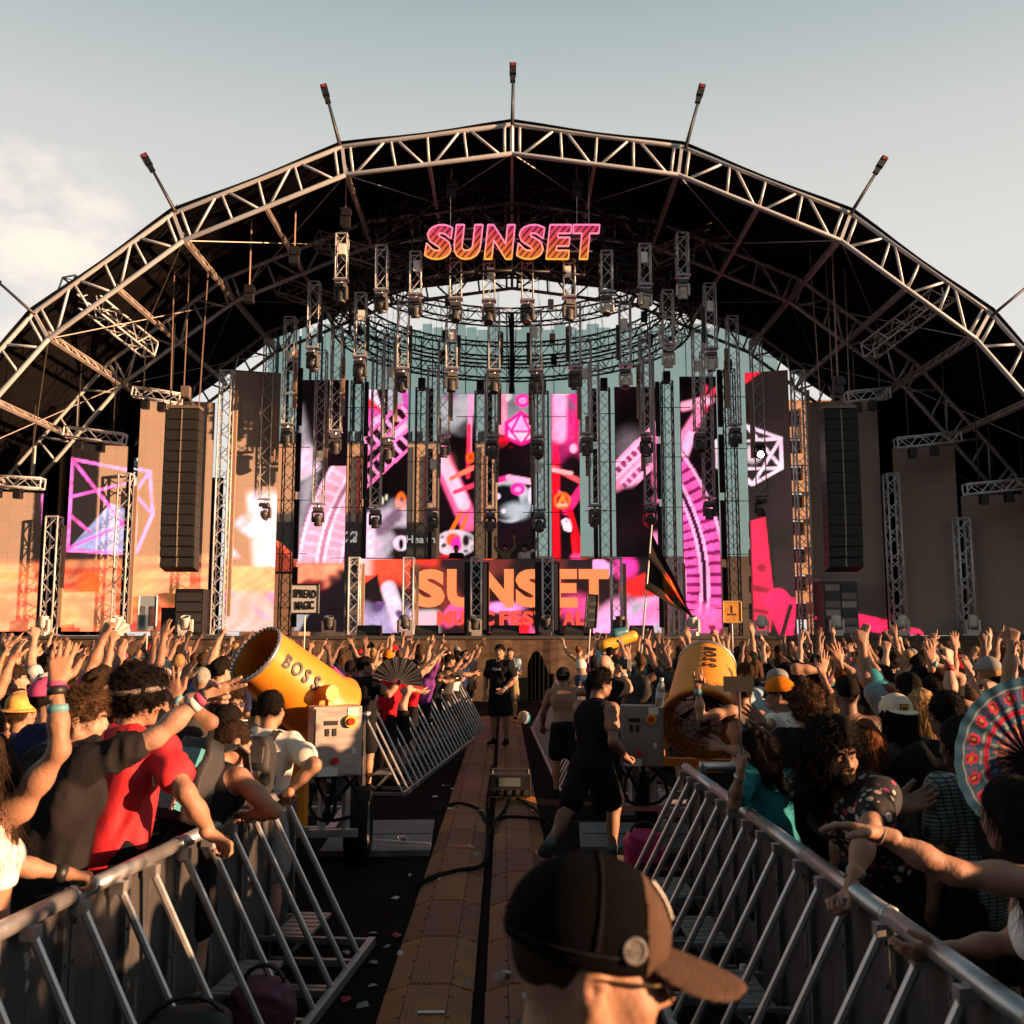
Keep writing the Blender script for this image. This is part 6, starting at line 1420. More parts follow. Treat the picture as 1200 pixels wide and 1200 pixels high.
o, d = person(276, 6.95, 1.66, -2.3, 'person in dark sunglasses facing away from the stage behind the visor wearer', 'tan', ('wavy', 'dark brown'), None, ('tee', 'black'), ('shorts', 'black'), head=(0, 0, 0), face=False, res='mid'); glasses(o, d, BLACK, LENS)
WT = mat('white_tee', (.66, .60, .54), .88, noise=.1, nscale=9, bump=.4, bscale=200)
o, d = person(314, 6.45, 1.66, -.15, 'man in white hooded shirt with black hair carrying a black backpack', 'tan', ('short', 'black'), None, ('tee', WT), ('shorts', 'grey'), {'R': ('pt', (-1.40, 6.3, 1.03), (1, -.6, 0), 'grip', (-.3, .6, -.2), (0, 0, -1)), 'L': ('dir', (-.3, .2, -.95), (.3, .8, -.2), 'relaxed')}, lean=(.12, .05, 0))
P_ = o.matrix_basis @ Vector(d['k']['T'](0, -.215, .28)); backpack(P_, -.15, 'black backpack with a purple bottle on the man in white', mat('pack_black2', (.016, .015, .016), .7, bump=.3), mat('pack_mesh', (.06, .055, .05), .8, noise=.4), -.1, .95)
MB().rc if False else None
q = P_+Vector((.03, -.14, -.1)); MB().lathe([(0, -.09), (.032, -.09), (.034, .05), (.016, .09), (.016, .12), (0, .12)], 14, Matrix.Translation(q)).build('drink_bottle', mat('purple_plastic', (.16, .01, .24), .2), None, True); tag(bpy.data.objects['drink_bottle'], 'purple drink bottle in the mesh pocket of the black backpack', 'bottle')
# ---- behind them
o, d = person(26, 8.6, 1.76, -1.15, 'man in black shirt with dark hair seen in profile beyond the raised wristband arm', 'fair', ('short', 'dark brown'), None, ('tee', 'black'), ('shorts', 'black'), res='mid', face=True)
o, d = person(244, 9.4, 1.72, .1, 'person in pale blue shirt with grey cropped hair before the orange barrel', 'tan', ('buzz', 'grey'), None, ('tee', mat('speckled_blue', (.20, .27, .31), .9, noise=.45, nscale=40)), ('shorts', 'khaki'), res='mid')
o, d = person(161, 9.0, 1.74, .15, 'person in grey cap and camouflage shirt among the sunlit crowd', 'olive', ('short', 'dark brown'), ('backcap', 'grey'), ('tee', mat('camo', (.07, .05, .03), .9, noise=.7, nscale=12)), ('shorts', 'olive'), res='mid')
o, d = person(98, 7.6, 1.66, -.3, 'fair haired person with both hands behind the head', 'tan', ('short', 'brown'), None, ('tee', 'white'), ('shorts', 'black'), {'R': ('dir', (.8, .15, .55), (-.75, -.1, .45), 'relaxed'), 'L': ('dir', (-.8, .15, .5), (.75, -.1, .5), 'relaxed')}, res='mid')
o, d = person(2, 5.4, 1.62, -.6, 'person in dark sunglasses below the colourful hat', 'tan', ('long', 'dark brown'), None, ('tank', 'pink'), ('shorts', 'black'), {'L': ('dir', (-.2, .3, .9), (.05, .2, 1), 'open')}, fem=True, res='mid'); glasses(o, d, BLACK, LENS)
o, d = person(38, 6.6, 1.62, -.3, 'person wearing an orange and white wide brimmed hat', 'tan', ('short', 'brown'), ('bucket', mat('hat_stripe', (.6, .30, .06), .7, noise=.5, nscale=12)), ('tee', 'navy'), ('shorts', 'black'), res='mid')
o, d = person(104, 10.5, 1.75, .2, 'person holding up a white paper fan among the sunlit crowd', 'tan', ('short', 'brown'), None, ('tee', 'red'), ('shorts', 'black'), {'R': ('dir', (.3, .4, .85), (.1, .25, 1), 'grip')}, res='far')
q = MB(); 
for i in range(7):
    a0, a1 = -.6+i*.2, -.4+i*.2; q.add([(0, 0, 0), (.19*math.sin(a0), .012*(i % 2), .19*math.cos(a0)), (.19*math.sin(a1), .012*((i+1) % 2), .19*math.cos(a1))], [(0, 1, 2)])
tag(q.build('paper_fan', WHITE, None, loc=o.matrix_basis @ Vector(d['k']['WR']+np.array((0, .03, .06))), rot=(0, .5, .2)), 'white paper fan held up in the sunlit crowd', 'fan')
# ---- by the striped barrier
SG = 'people leaning on the striped barrier'
o, d = person(430, 13.1, 1.74, -.6, 'dark haired man in black holding an open black fan by the striped barrier', 'tan', ('short', 'black'), None, ('tee', 'black'), ('shorts', 'black'), {'R': ('at', (470, 796, 13.0), (0, -.5, -1), 'grip')}, res='mid', head=(-.7, 0, 0))
q = MB(); n = 16; c = W(466, 800, 12.9)
for i in range(n):
    a0, a1 = math.pi*(i/n)*1.0+math.pi*.05, math.pi*((i+1)/n)+math.pi*.05; q.add([(.04*math.cos(a0), 0, .04*math.sin(a0)), (.33*math.cos(a0), .02*(i % 2), .33*math.sin(a0)), (.33*math.cos(a1), .02*((i+1) % 2), .33*math.sin(a1)), (.04*math.cos(a1), 0, .04*math.sin(a1))], [(0, 1, 2, 3)])
for i in range(0, n+1, 1): a0 = math.pi*i/n+math.pi*.05; q.cur = 1; q.bar((.04*math.cos(a0), -.012, .04*math.sin(a0)), (.33*math.cos(a0), -.012, .33*math.sin(a0)), .008, .004); q.cur = 0
tag(q.build('hand_fan', [BLACK, STEEL], None, loc=c, rot=(0, .35, .1)), 'large open black folding fan above the striped barrier', 'fan')
for px, Y, hgt, rz, lab, sk, hr, tp, fe, am in (
    (455, 13.6, 1.68, -.9, 'blond curly haired person behind the black fan', 'tan', ('curly', 'blond'), ('tee', 'red'), True, {'R': ('dir', (.5, .7, .2), (.2, .6, .7), 'half')}),
    (470, 14.2, 1.70, -.8, 'bare backed person leaning over the striped barrier with arm thrown out', 'fair', ('short', 'dark brown'), ('none', 'x'), False, {'R': ('dir', (.4, .75, .45), (.2, .6, .75), 'open'), 'L': ('dir', (-.3, .7, -.3), (.3, .8, -.2), 'relaxed')}),
    (482, 15.3, 1.66, -.9, 'person in red vest by the striped barrier', 'tan', ('short', 'black'), ('tank', 'red'), False, {'R': ('dir', (.3, .3, .85), (0, .2, 1), 'point')}),
    (497, 16.4, 1.66, -1.0, 'person in patterned shirt and blue cap by the striped barrier', 'olive', ('short', 'black'), ('tee', 'purple'), False, {'R': ('dir', (.3, .3, .85), (0, .2, 1), 'peace'), 'L': ('dir', (-.3, .4, .8), (.1, .3, 1), 'open')}),
    (510, 17.6, 1.62, -1.0, 'person in black vest leaning far over the striped barrier', 'tan', ('wavy', 'dark brown'), ('tank', 'black'), True, {'R': ('dir', (.6, .6, .3), (.2, .5, .8), 'open'), 'L': ('dir', (0, .7, -.3), (.3, .8, .1), 'relaxed')}),
    (522, 18.8, 1.68, -1.1, 'person in charcoal shirt resting both arms on the striped barrier', 'olive', ('short', 'black'), ('tee', 'charcoal'), False, {'R': ('dir', (.2, .9, -.2), (-.3, .9, 0), 'relaxed'), 'L': ('dir', (-.2, .9, -.2), (.3, .9, 0), 'relaxed')}),
    (532, 20.0, 1.62, -1.1, 'person in white vest pointing upward by the far end of the striped barrier', 'tan', ('long', 'brown'), ('tank', 'white'), True, {'R': ('dir', (.5, .6, .6), (.1, .4, .9), 'point')}),
    (540, 21.2, 1.70, -1.1, 'person in navy shirt at the far end of the striped barrier', 'olive', ('short', 'black'), ('tee', 'navy'), False, {'R': ('dir', (.5, .6, .6), (.3, .3, .9), 'open')})):
    person(px, Y, hgt, rz, lab, sk, hr, None, tp, ('shorts', 'black'), am, fem=fe, res='far', lean=(.18, 0, 0), group=None)
# ---- aisle
o, d = person(586, 18.1, 1.80, 2.75, 'security man in black shirt and shorts standing on the amber ramps', 'tan', ('short', 'black'), None, ('tee', 'black'), ('shorts', 'black'), {'L': ('dir', (-.35, .1, -.9), (.55, .5, -.6), 'relaxed'), 'R': ('dir', (.3, .05, -.95), (-.1, .35, -.9), 'relaxed')}, ground=.055, res='mid', face=True, head=(.2, -.05, 0))
band(o, d, 'L', .9, TEALB); t_ = obj('lettering', fit_mesh(text_mesh('TEAM', .1, .004, .002), .16, .045), WHITE, o); t_.matrix_local = Matrix.Translation(Vector(d['k']['T'](0, .155, .38))) @ Matrix.Rotation(math.pi, 4, 'Z') @ Matrix.Rotation(math.pi/2, 4, 'X')
o, d = person(598, 23.5, 1.74, 2.9, 'cameraman in light blue shirt standing behind the security man', 'tan', ('buzz', 'dark brown'), None, ('tee', 'light blue'), ('shorts', 'khaki'), {'R': ('dir', (.2, .3, -.9), (-.4, .9, .1), 'grip'), 'L': ('dir', (-.2, .3, -.9), (.4, .9, .1), 'grip')}, res='mid', face=True)
def camera_thing(loc, rz, label, sc=1.0):
    t = empty('photo_camera', loc, rz, label, 'camera'); t.scale = (sc,)*3
    MB().box((0, 0, 0), (.14, .08, .10)).box((0, 0, .06), (.05, .06, .035)).build('camera_body', BLACK, t)
    MB().tube((0, .04, 0), (0, .17, 0), .038, 14, .042).build('lens_barrel', BLACK, t, True); MB().lathe([(0, .171), (.034, .171)], 14, Matrix.Rotation(-math.pi/2, 4, 'X')).build('front_glass', LENS, t)
    return t
camera_thing(o.matrix_basis @ Vector((d['k']['WR']+d['k']['WL'])/2+Vector((0, .08, .03))), 2.9, 'dark video camera in the hands of the cameraman in light blue', 1.8)
o, d = person(660, 12.6, 1.62, -.15, 'shirtless man in black cap and dark shorts with one hand raised to the barrier', 'olive', ('short', 'black'), ('backcap', 'black'), ('none', 'x'), ('shorts', 'black'), {'R': ('at', (727, 803, 12.9), (.8, -.2, -.6), 'open'), 'L': ('dir', (-.35, .15, -.9), (-.1, .6, -.8), 'relaxed')}, lean=(.22, -.05, 0), res='mid')
o, d = person(690, 8.95, 1.76, -.75, 'man in long black tank top striding down the aisle with a tattooed arm', 'olive', ('top', 'black'), None, ('tank', 'black'), ('shorts', 'black'), {'R': ('dir', (.25, -.3, -.9), (-.1, .75, -.55), 'fist'), 'L': ('dir', (-.2, .25, -.9), (.2, .85, -.3), 'fist')}, legs={'R': ((.05, .42, -.9), (.0, -.12, -1), (.1, 1, 0)), 'L': ((-.05, -.42, -.9), (-.02, -.75, -.75), (0, .95, -.45))}, lean=(.18, 0, 0), head=(-.35, .05, 0), face=True, shoes='charcoal')
k = d['k']; c = Vector(k['SR']).lerp(Vector(k['ER']), .55); MB().lathe([(.054, -.05), (.0555, -.03), (.0545, .03), (.0525, .05)], 16, Matrix.Translation(c) @ (Vector(k['ER'])-Vector(k['SR'])).to_track_quat('Z', 'Y').to_matrix().to_4x4()).build('tattoo', mat('tattoo_ink', (.05, .035, .03), .6, noise=.8, nscale=30), o, True)
for n in 'LR':
    A = Vector(k['A'+n]); K = Vector(k['K'+n]); MB().tube(A+(K-A)*.06, A+(K-A)*.24, .046, 14, .05).build('sock', mat('sock_teal', (.10, .14, .15), .9), o, True)
o, d = person(706, 11.4, 1.80, -.55, 'bald photographer in black shirt aiming a camera across the barrier', 'fair', None, None, ('tee', 'black'), ('long', 'black'), {'R': ('at', (731, 790, 11.75), (.7, -.3, -1), 'grip', (-.2, .2, 1), (-.5, .5, 0)), 'L': ('at', (722, 795, 11.85), (-.2, .2, -1), 'grip', (.2, .1, 1), (.2, .6, 0))}, res='mid', head=(-.25, 0, 0), face=False)
band(o, d, 'R', .88, WHB, .03); p = W(731, 778, 11.8); camera_thing(p, -.7, 'black camera held to the eye of the bald photographer', 1.15)
MB().box(Vector(d['k']['T'](0, -.17, .02)), (.34, .12, .2)).build('belt_pouch', BK, o)
# ---- foreground cap man
CAPM = mat('cap_black', (.0025, .0023, .0023), .85, noise=.25, nscale=30, bump=.5, bscale=320); CAPB = mat('cap_brown', (.075, .046, .033), .8, noise=.2, nscale=30, bump=.5, bscale=320)
o, d = person(656, 1.39, 1.70, -1.5, 'man in black cap with brown peak and spectacles, close by in the aisle', 'tan', ('buzz', 'dark brown'), None, ('tee', 'charcoal'), ('shorts', 'black'), head=(0, .17, 0), face=True)
v = Vol((-.24, -.26, -.1), (.24, .28, .22), .004)
v.ell((0, -.014, .046), (.096, .118, .104), None, .01); v.ell((0, -.01, -.03), (.09, .11, .075), None, .004, True); v.clip((0, 0, .018), (0, -.06, -1)); v.clip((0, .060, 0), (0, 1, .12)); v.ell((0, -.014, .150), (.010, .010, .007), None, .004)
obj('cap_crown', np_mesh('cap_crown', [v.mesh()]), CAPM, o, M=d['head'])
v = Vol((-.24, -.26, -.1), (.24, .28, .22), .004)
v.ell((0, -.014, .046), (.0965, .1185, .1045), None, .01); v.ell((0, -.01, -.03), (.09, .11, .075), None, .004, True); v.clip((0, 0, .018), (0, -.06, -1)); v.clip((0, .0605, 0), (0, -1, -.12))
obj('cap_front', np_mesh('cap_front', [v.mesh()]), CAPB, o, M=d['head'])
v = Vol((-.24, 0, -.1), (.24, .3, .22), .004)
v.ell((0, .125, .026), (.083, .096, .0075), rotm(-.20, 0, 0), .004); v.ell((0, .14, -.075), (.13, .16, .098), None, .004, True) if False else None
br = v.mesh(); Vb = br[0]; Vb[:, 2] -= 3.2*Vb[:, 0]**2
obj('cap_peak', np_mesh('cap_peak', [(Vb, br[1])]), CAPB, o, M=d['head'])
q = MB(); q.lathe([(0, .0018), (.0125, .0016), (.013, .003), (.0155, .003), (.017, 0)], 20, Matrix.Translation((.0925, .035, .052)) @ Matrix.Rotation(math.pi/2-.12, 4, 'Y') @ Matrix.Rotation(.0, 4, 'Z') @ Matrix.Diagonal((1.05, 1, 1, 1))); obj('side_badge', q.mesh('badge', False), mat('badge_silver', (.45, .43, .42), .3, .6, noise=.5, nscale=50), o, M=d['head'])
q = MB(); n = 10
for i in range(n):
    for j in range(6):
        def fp(u, w): a = (u-.5)*.62; e = .35+w*.5; return (.100*math.sin(a)*math.cos(e)*1.02, -.014+.1235*math.cos(a)*math.cos(e), .046+.1085*math.sin(e))
        q.add([fp(i/n, j/6), fp((i+1)/n, j/6), fp((i+1)/n, (j+1)/6), fp(i/n, (j+1)/6)], [(0, 1, 2, 3)])
obj('front_patch', q.mesh('patch', True), mat('patch_white', (.5, .47, .44), .8, noise=.3, nscale=60), o, M=d['head'])
q = MB()
for s in (-1, 1): q.path([(s*.099*math.cos(e), -.014+.0*e, .046+.1065*math.sin(e)) for e in [i*.157 for i in range(11)]], .0013, 4)
q.path([(.0983*math.cos(a)*.995, -.014+.1205*math.sin(a), .040) for a in [(-3.14+i*.3) for i in range(13)]], .0012, 4)
obj('cap_stitching', q.mesh('stitch'), mat('stitch', (.02, .019, .019), .8), o, M=d['head'])
glasses(o, d, mat('gold_frame', (.45, .28, .12), .25, .9), mat('clear_lens', (.9, .9, .9), .03, trans=.95), w=.027)
# ---- shaded side
o, d = person(846, 8.4, 1.66, .3, 'bare backed person with teal and black straps raising a horn sign before the shaded blower', 'tan', ('bun', 'dark brown'), None, ('none', 'x'), ('hot', 'black'), {'L': ('at', (818, 806, 8.3), (-1, -.2, -.4), 'horns', (0, 0, 1), (0, -1, .2)), 'R': ('dir', (.3, .5, -.5), (-.3, .8, .1), 'relaxed')}, fem=True, head=(.2, .1, 0), X=1.95)
band(o, d, 'L', .88, TEALB, .05); q = MB()
for s in (-1, 1): q.bar(Vector(d['k']['T'](s*.10, -.10, .50)), Vector(d['k']['T'](-s*.06, -.115, .22)), .035, .012, (0, 1, 0))
q.build('back_strap', BLACK, o)
ORC = mat('orange_cap', (.62, .17, .012), .8, noise=.15, nscale=18, bump=.5, bscale=14)
o, d = person(908, 7.5, 1.70, .95, 'man in orange cap turned backwards with black sunglasses, spreading his fingers', 'olive', ('short', 'black'), ('backcap', ORC), ('tee', 'white'), ('shorts', 'black'), {'R': ('at', (884, 846, 7.1), (1, -.5, -.6), 'open', (-.75, -.05, .65), (.1, -1, .1)), 'L': ('dir', (-.3, .5, -.7), (.2, .9, .1), 'relaxed')}, head=(.35, 0, 0), face=False); glasses(o, d, BLACK, LENS, w=.03)
band(o, d, 'R', .9, mat('cuff_orange', (.6, .3, .02), .6), .035); band(o, d, 'R', .98, WHB, .025)
o, d = person(938, 6.35, 1.68, -.35, 'person with curly brown hair seen from behind below the orange cap', 'tan', ('curly', 'brown'), None, ('tee', 'black'), ('shorts', 'black'), head=(-.3, .1, 0), res='mid')
FLOR = bpy.data.materials.new('floral_shirt'); FLOR.use_nodes = True; nt = FLOR.node_tree; b_ = nt.nodes['Principled BSDF']; b_.inputs['Roughness'].default_value = .85
vo = nt.nodes.new('ShaderNodeTexVoronoi'); vo.inputs['Scale'].default_value = 26; t_ = nt.nodes.new('ShaderNodeTexCoord'); nt.links.new(t_.outputs['Object'], vo.inputs[0])
r1 = nt.nodes.new('ShaderNodeValToRGB'); r1.color_ramp.elements[0].position = .36; r1.color_ramp.elements[1].position = .42; r1.color_ramp.elements[0].color = (1, 1, 1, 1); r1.color_ramp.elements[1].color = (0, 0, 0, 1); nt.links.new(vo.outputs['Distance'], r1.inputs[0])
sp2 = nt.nodes.new('ShaderNodeSeparateColor'); nt.links.new(vo.outputs['Color'], sp2.inputs[0]); r2 = nt.nodes.new('ShaderNodeValToRGB'); r2.color_ramp.interpolation = 'CONSTANT'
for i, (p_, c_) in enumerate(((0, (.008, .008, .01)), (.30, (.42, .03, .09)), (.52, (.55, .36, .28)), (.70, (.04, .16, .18)), (.82, (.45, .42, .40)))):
    e_ = r2.color_ramp.elements[i] if i < 2 else r2.color_ramp.elements.new(p_); e_.position = p_; e_.color = (*c_, 1)
nt.links.new(sp2.outputs[0], r2.inputs[0]); mx = nt.nodes.new('ShaderNodeMix'); mx.data_type = 'RGBA'; mx.inputs[6].default_value = (.008, .008, .01, 1); nt.links.new(r1.outputs[0], mx.inputs[0]); nt.links.new(r2.outputs[0], mx.inputs[7]); nt.links.new(mx.outputs[2], b_.inputs['Base Color'])
o, d = person(990, 4.75, 1.78, 2.25, 'bearded man with black curls in dark floral shirt leaning over the shaded barrier', 'tan', ('big', 'black'), None, ('shirt', FLOR), ('long', 'black'), {'L': ('pt', (1.35, 4.05, 1.03), (-.3, -.8, .3), 'grip', (-.35, -.2, -.9), (-1, 0, 0)), 'R': ('at', (1055, 945, 4.5), (.6, -.3, -.9), 'half', (.8, .1, .25), (-.3, -.7, .5))}, lean=(.74, 0, .0), head=(1.15, .05, -.1), face=True, beard=True, X=1.74)
band(o, d, 'L', .9, BLKB, .03); band(o, d, 'L', .8, TEALB, .02)
o, d = person(893, 5.75, 1.48, .4, 'person in teal shirt with long black hair holding a stick at the shaded barrier', 'olive', ('wavy', 'black'), None, ('tee', 'teal'), ('shorts', 'black'), {'L': ('at', (868, 902, 5.55), (-.6, -.8, -.4), 'grip', (.1, 0, 1), (.6, .3, 0)), 'R': ('dir', (.2, .4, -.9), (-.2, .8, -.3), 'relaxed')}, fem=True, lean=(.2, 0, 0), head=(.3, .2, 0), X=1.5)
band(o, d, 'L', .85, WHB, .02)
p = o.matrix_basis @ Vector(d['k']['WL']+d['k']['hdL']*.085); t = empty('selfie_stick', p, 0, 'thin stick with a phone held up by the person in teal', 'selfie stick')
MB().tube((0, 0, -.1), (0, .02, .36), .008, 8).tube((0, 0, -.12), (0, .005, .06), .014, 8).build('stick', mat('stick_brown', (.12, .08, .06), .4, .4), t, True); MB().box((0, .02, .40), (.17, .014, .085)).build('phone', BLACK, t)
o, d = person(1172, 3.0, 1.62, 1.15, 'black haired person pointing a sunlit bare arm across the shaded barrier', 'tan', ('long', 'black'), None, ('tank', 'white'), ('hot', 'denim'), {'L': ('at', (1005, 968, 2.95), (-.1, -.5, -1), 'half', (-.9, .1, .22), (-.1, -.2, -1)), 'R': ('dir', (.3, .3, -.9), (-.3, .8, -.1), 'relaxed')}, fem=True, lean=(.35, 0, 0), head=(-.55, .05, 0), X=1.72)
band(o, d, 'L', .95, mat('thread_bracelet', (.2, .15, .12), .7), .006, .030)
PLAID = bpy.data.materials.new('pale_check'); PLAID.use_nodes = True; nt = PLAID.node_tree; b_ = nt.nodes['Principled BSDF']; b_.inputs['Roughness'].default_value = .9
bt = nt.nodes.new('ShaderNodeTexBrick'); bt.inputs['Scale'].default_value = 14; bt.offset = 0; bt.inputs['Mortar Size'].default_value = .05; bt.inputs['Color1'].default_value = (.24, .30, .29, 1); bt.inputs['Color2'].default_value = (.16, .21, .21, 1); bt.inputs['Mortar'].default_value = (.03, .04, .04, 1)
t_ = nt.nodes.new('ShaderNodeTexCoord'); mq_ = nt.nodes.new('ShaderNodeMapping'); mq_.inputs['Rotation'].default_value = (1.57, 0, .1); nt.links.new(t_.outputs['Object'], mq_.inputs[0]); nt.links.new(mq_.outputs[0], bt.inputs[0]); nt.links.new(bt.outputs[0], b_.inputs['Base Color'])
o, d = person(1125, 4.6, 1.64, .35, 'person in pale checked shirt with a dark backpack holding the mandala fan', 'olive', ('long', 'black'), None, ('tee', PLAID), ('shorts', 'black'), {'R': ('dir', (.5, .4, .3), (.2, .3, .9), 'grip')}, head=(.2, .1, 0), lean=(.08, 0, 0), X=2.12)
P_ = o.matrix_basis @ Vector(d['k']['T'](0.02, -.21, .28)); backpack(P_, .35, 'dark backpack on the person in the pale checked shirt', mat('pack_dark', (.014, .014, .016), .75, bump=.3), mat('pack_dark2', (.03, .034, .036), .75), -.08, 1.0)
# mandala cloth fan
FAN = bpy.data.meshes.new('fan'); NR, NA = 46, 90
A_ = np.linspace(math.radians(62), math.radians(250), NA+1); R_ = np.linspace(.025, .345, NR+1); aa, rr = np.meshgrid(A_, R_); rr_, aa_ = rr.ravel(), aa.ravel()
vs = np.stack([rr_*np.cos(aa_), .004*np.sin(aa_*24), rr_*np.sin(aa_)], 1); i = np.arange(rr_.size).reshape(NR+1, NA+1); fs = np.stack([i[:-1, :-1].ravel(), i[:-1, 1:].ravel(), i[1:, 1:].ravel(), i[1:, :-1].ravel()], 1)
FAN.from_pydata(vs.tolist(), [], fs.tolist()); t01 = rr_/.345; c = np.tile(np.array((.016, .055, .10)), (rr_.size, 1)); ph = aa_*10/math.pi*1.0; pet = np.abs((ph % 1)-.5)*2; pet2 = np.abs(((ph+.5) % 1)-.5)*2
def fset(m, col): c[m] = col
fset(t01 < .30, (.02, .012, .02)); fset((t01 > .24) & (t01 < .5) & (pet < .85-.9*abs(t01-.36)/.13), (.30, .02, .05)); fset((t01 > .27) & (t01 < .47) & (pet < .62-.7*abs(t01-.36)/.1), (.22, .16, .03)); fset((t01 > .31) & (t01 < .42) & (pet < .3), (.03, .02, .02))
fset((t01 > .44) & (t01 < .56) & (pet2 < .45-(t01-.44)*3.2), (.15, .17, .18)); fset((t01 > .545) & (t01 < .60), (.30, .015, .04)); fset((t01 > .57) & (t01 < .585) & ((aa_*40 % 1) > .5), (.01, .01, .03)); fset((t01 > .63) & (t01 < .67) & ((aa_*30 % 1) > .35), (.15, .17, .18))
fset((t01 > .69) & (t01 < .85) & (pet2 < .62-abs(t01-.77)*3.5), (.34, .02, .05)); fset((t01 > .72) & (t01 < .82) & (pet2 < .28), (.015, .012, .03)); fset((t01 > .74) & (t01 < .80) & (pet2 < .12), (.35, .13, .02)); fset((t01 > .87) & (t01 < .895), (.17, .19, .2)); fset((t01 > .70) & (t01 < .84) & (pet2 > .92), (.10, .04, .14))
ca = FAN.color_attributes.new('art', 'FLOAT_COLOR', 'POINT'); ca.data.foreach_set('color', np.concatenate([c, np.ones((len(c), 1))], 1).astype(np.float32).ravel())
FM = bpy.data.materials.new('fan_print'); FM.use_nodes = True; nt = FM.node_tree; vc = nt.nodes.new('ShaderNodeVertexColor'); vc.layer_name = 'art'; nt.links.new(vc.outputs[0], nt.nodes['Principled BSDF'].inputs['Base Color']); nt.nodes['Principled BSDF'].inputs['Roughness'].default_value = .85; nt.nodes['Principled BSDF'].inputs['Specular IOR Level'].default_value = .05
p = W(1206, 888, 4.35); t = empty('mandala_fan', p, 0, 'large blue and red mandala printed folding fan', 'fan'); obj('fan_cloth', FAN, FM, t); q = MB()
for j in range(19): a = math.radians(62+j*188/18); q.bar((.02*math.cos(a), .016, .02*math.sin(a)), (.335*math.cos(a), .016, .335*math.sin(a)), .012, .004, (0, 1, 0))
q.build('ribs', BLACK, t); t.rotation_euler = (.05, 0, .12)
WCAP = mat('cream_cap', (.58, .47, .36), .8, noise=.15, nscale=20)
o, d = person(1040, 5.9, 1.66, .15, 'person in cream cap turned backwards with an orange patch and grey green shirt', 'olive', ('long', 'black'), ('backcap', WCAP), ('tee', mat('grey_green', (.05, .065, .065), .9, noise=.15)), ('shorts', 'black'), fem=True, head=(-.1, .05, 0))
q = MB().box((0, 0, 0), (.055, .006, .045)); q.cur = 1; q.box((0, -.004, .0), (.046, .004, .036)); q.cur = 2; q.box((0, -.007, -.006), (.03, .002, .016)); obj('cap_patch', q.mesh('patch'), [mat('patch_black', (.02, .02, .02), .8), mat('patch_orange', (.55, .22, .02), .8), BLACK], o, M=d['head'] @ Matrix.Translation((0, -.144, .06)))
person(1068, 6.3, 1.68, -.4, 'person with long pale blond hair beside the cream cap', 'fair', ('long', 'blond'), None, ('tank', 'black'), ('hot', 'denim'), fem=True, head=(-.5, 0, 0), res='mid')
person(1003, 5.4, 1.56, .1, 'person with straight auburn hair below the bare shouldered man', 'tan', ('long', 'auburn'), None, ('tank', 'black'), ('hot', 'black'), fem=True, res='mid')
person(984, 7.0, 1.74, .1, 'bare shouldered dark skinned man with cropped black hair', 'brown', ('buzz', 'black'), None, ('none', 'x'), ('shorts', 'black'), res='mid')
person(1098, 5.3, 1.72, .05, 'broad man in plain black shirt with short black hair beside the mandala fan', 'brown', ('short', 'black'), None, ('tee', 'black'), ('shorts', 'black'), {'L': ('dir', (-.3, .5, -.7), (.1, .9, .1), 'relaxed')}, belly=.03, res='mid')
person(1012, 8.6, 1.72, .1, 'person with long black hair under a dark teal cap', 'olive', ('long', 'black'), ('backcap', 'teal'), ('tee', 'black'), ('shorts', 'black'), fem=True, res='mid')
o, d = person(1080, 7.6, 1.70, .1, 'person in a grey vest lifting one straight arm with a pale wristband', 'tan', ('short', 'black'), None, ('tank', 'grey'), ('shorts', 'black'), {'R': ('at', (1091, 776, 7.6), (1, 0, 0), 'half', (-.05, 0, 1))}, res='mid'); band(o, d, 'R', .9, TEALB)
o, d = person(1160, 7.0, 1.72, .5, 'person with pink band in black hair bending up a thick arm', 'fair', ('short', 'black'), None, ('tank', 'charcoal'), ('shorts', 'black'), {'L': ('at', (1112, 778, 7.0), (-.3, -.3, -1), 'fist', (0, 0, 1))}, res='mid', belly=.04); band(o, d, 'L', .9, REDB, .04)
MB().lathe([(.092, -.012), (.10, 0), (.092, .012)], 24, d['head'] @ Matrix.Translation((0, -.02, .04)) @ Matrix.Rotation(.2, 4, 'X') @ Matrix.Diagonal((1, 1.2, 1, 1))).build('headband', mat('pink_band', (.5, .03, .22), .7), o, True)
person(950, 9.2, 1.74, .2, 'person in black with both tattooed arms curved above the head', 'tan', ('short', 'black'), None, ('tee', 'black'), ('shorts', 'black'), {'R': ('at', (984, 775, 9.2), (1, 0, -.4), 'open', (-.3, 0, 1)), 'L': ('at', (964, 786, 9.1), (-1, 0, 0), 'open', (.2, 0, 1))}, res='mid')
person(905, 8.9, 1.70, .1, 'person in grey bucket hat and pale blue shirt beyond the orange cap', 'tan', ('short', 'brown'), ('bucket', 'grey'), ('tee', 'light blue'), ('shorts', 'khaki'), res='mid')
person(868, 10.8, 1.72, .6, 'person in sunglasses and pale teal shirt beside the shaded blower', 'tan', ('short', 'brown'), None, ('tee', 'light blue'), ('shorts', 'khaki'), head=(.4, 0, 0), res='mid')
person(1195, 5.6, 1.74, .4, 'person in black shirt with loose dark hair behind the mandala fan', 'olive', ('wavy', 'dark brown'), None, ('tee', 'black'), ('shorts', 'black'), {'L': ('at', (1160, 850, 5.9), (-.4, -.3, -1), 'peace', (0, 0, 1))}, res='mid')
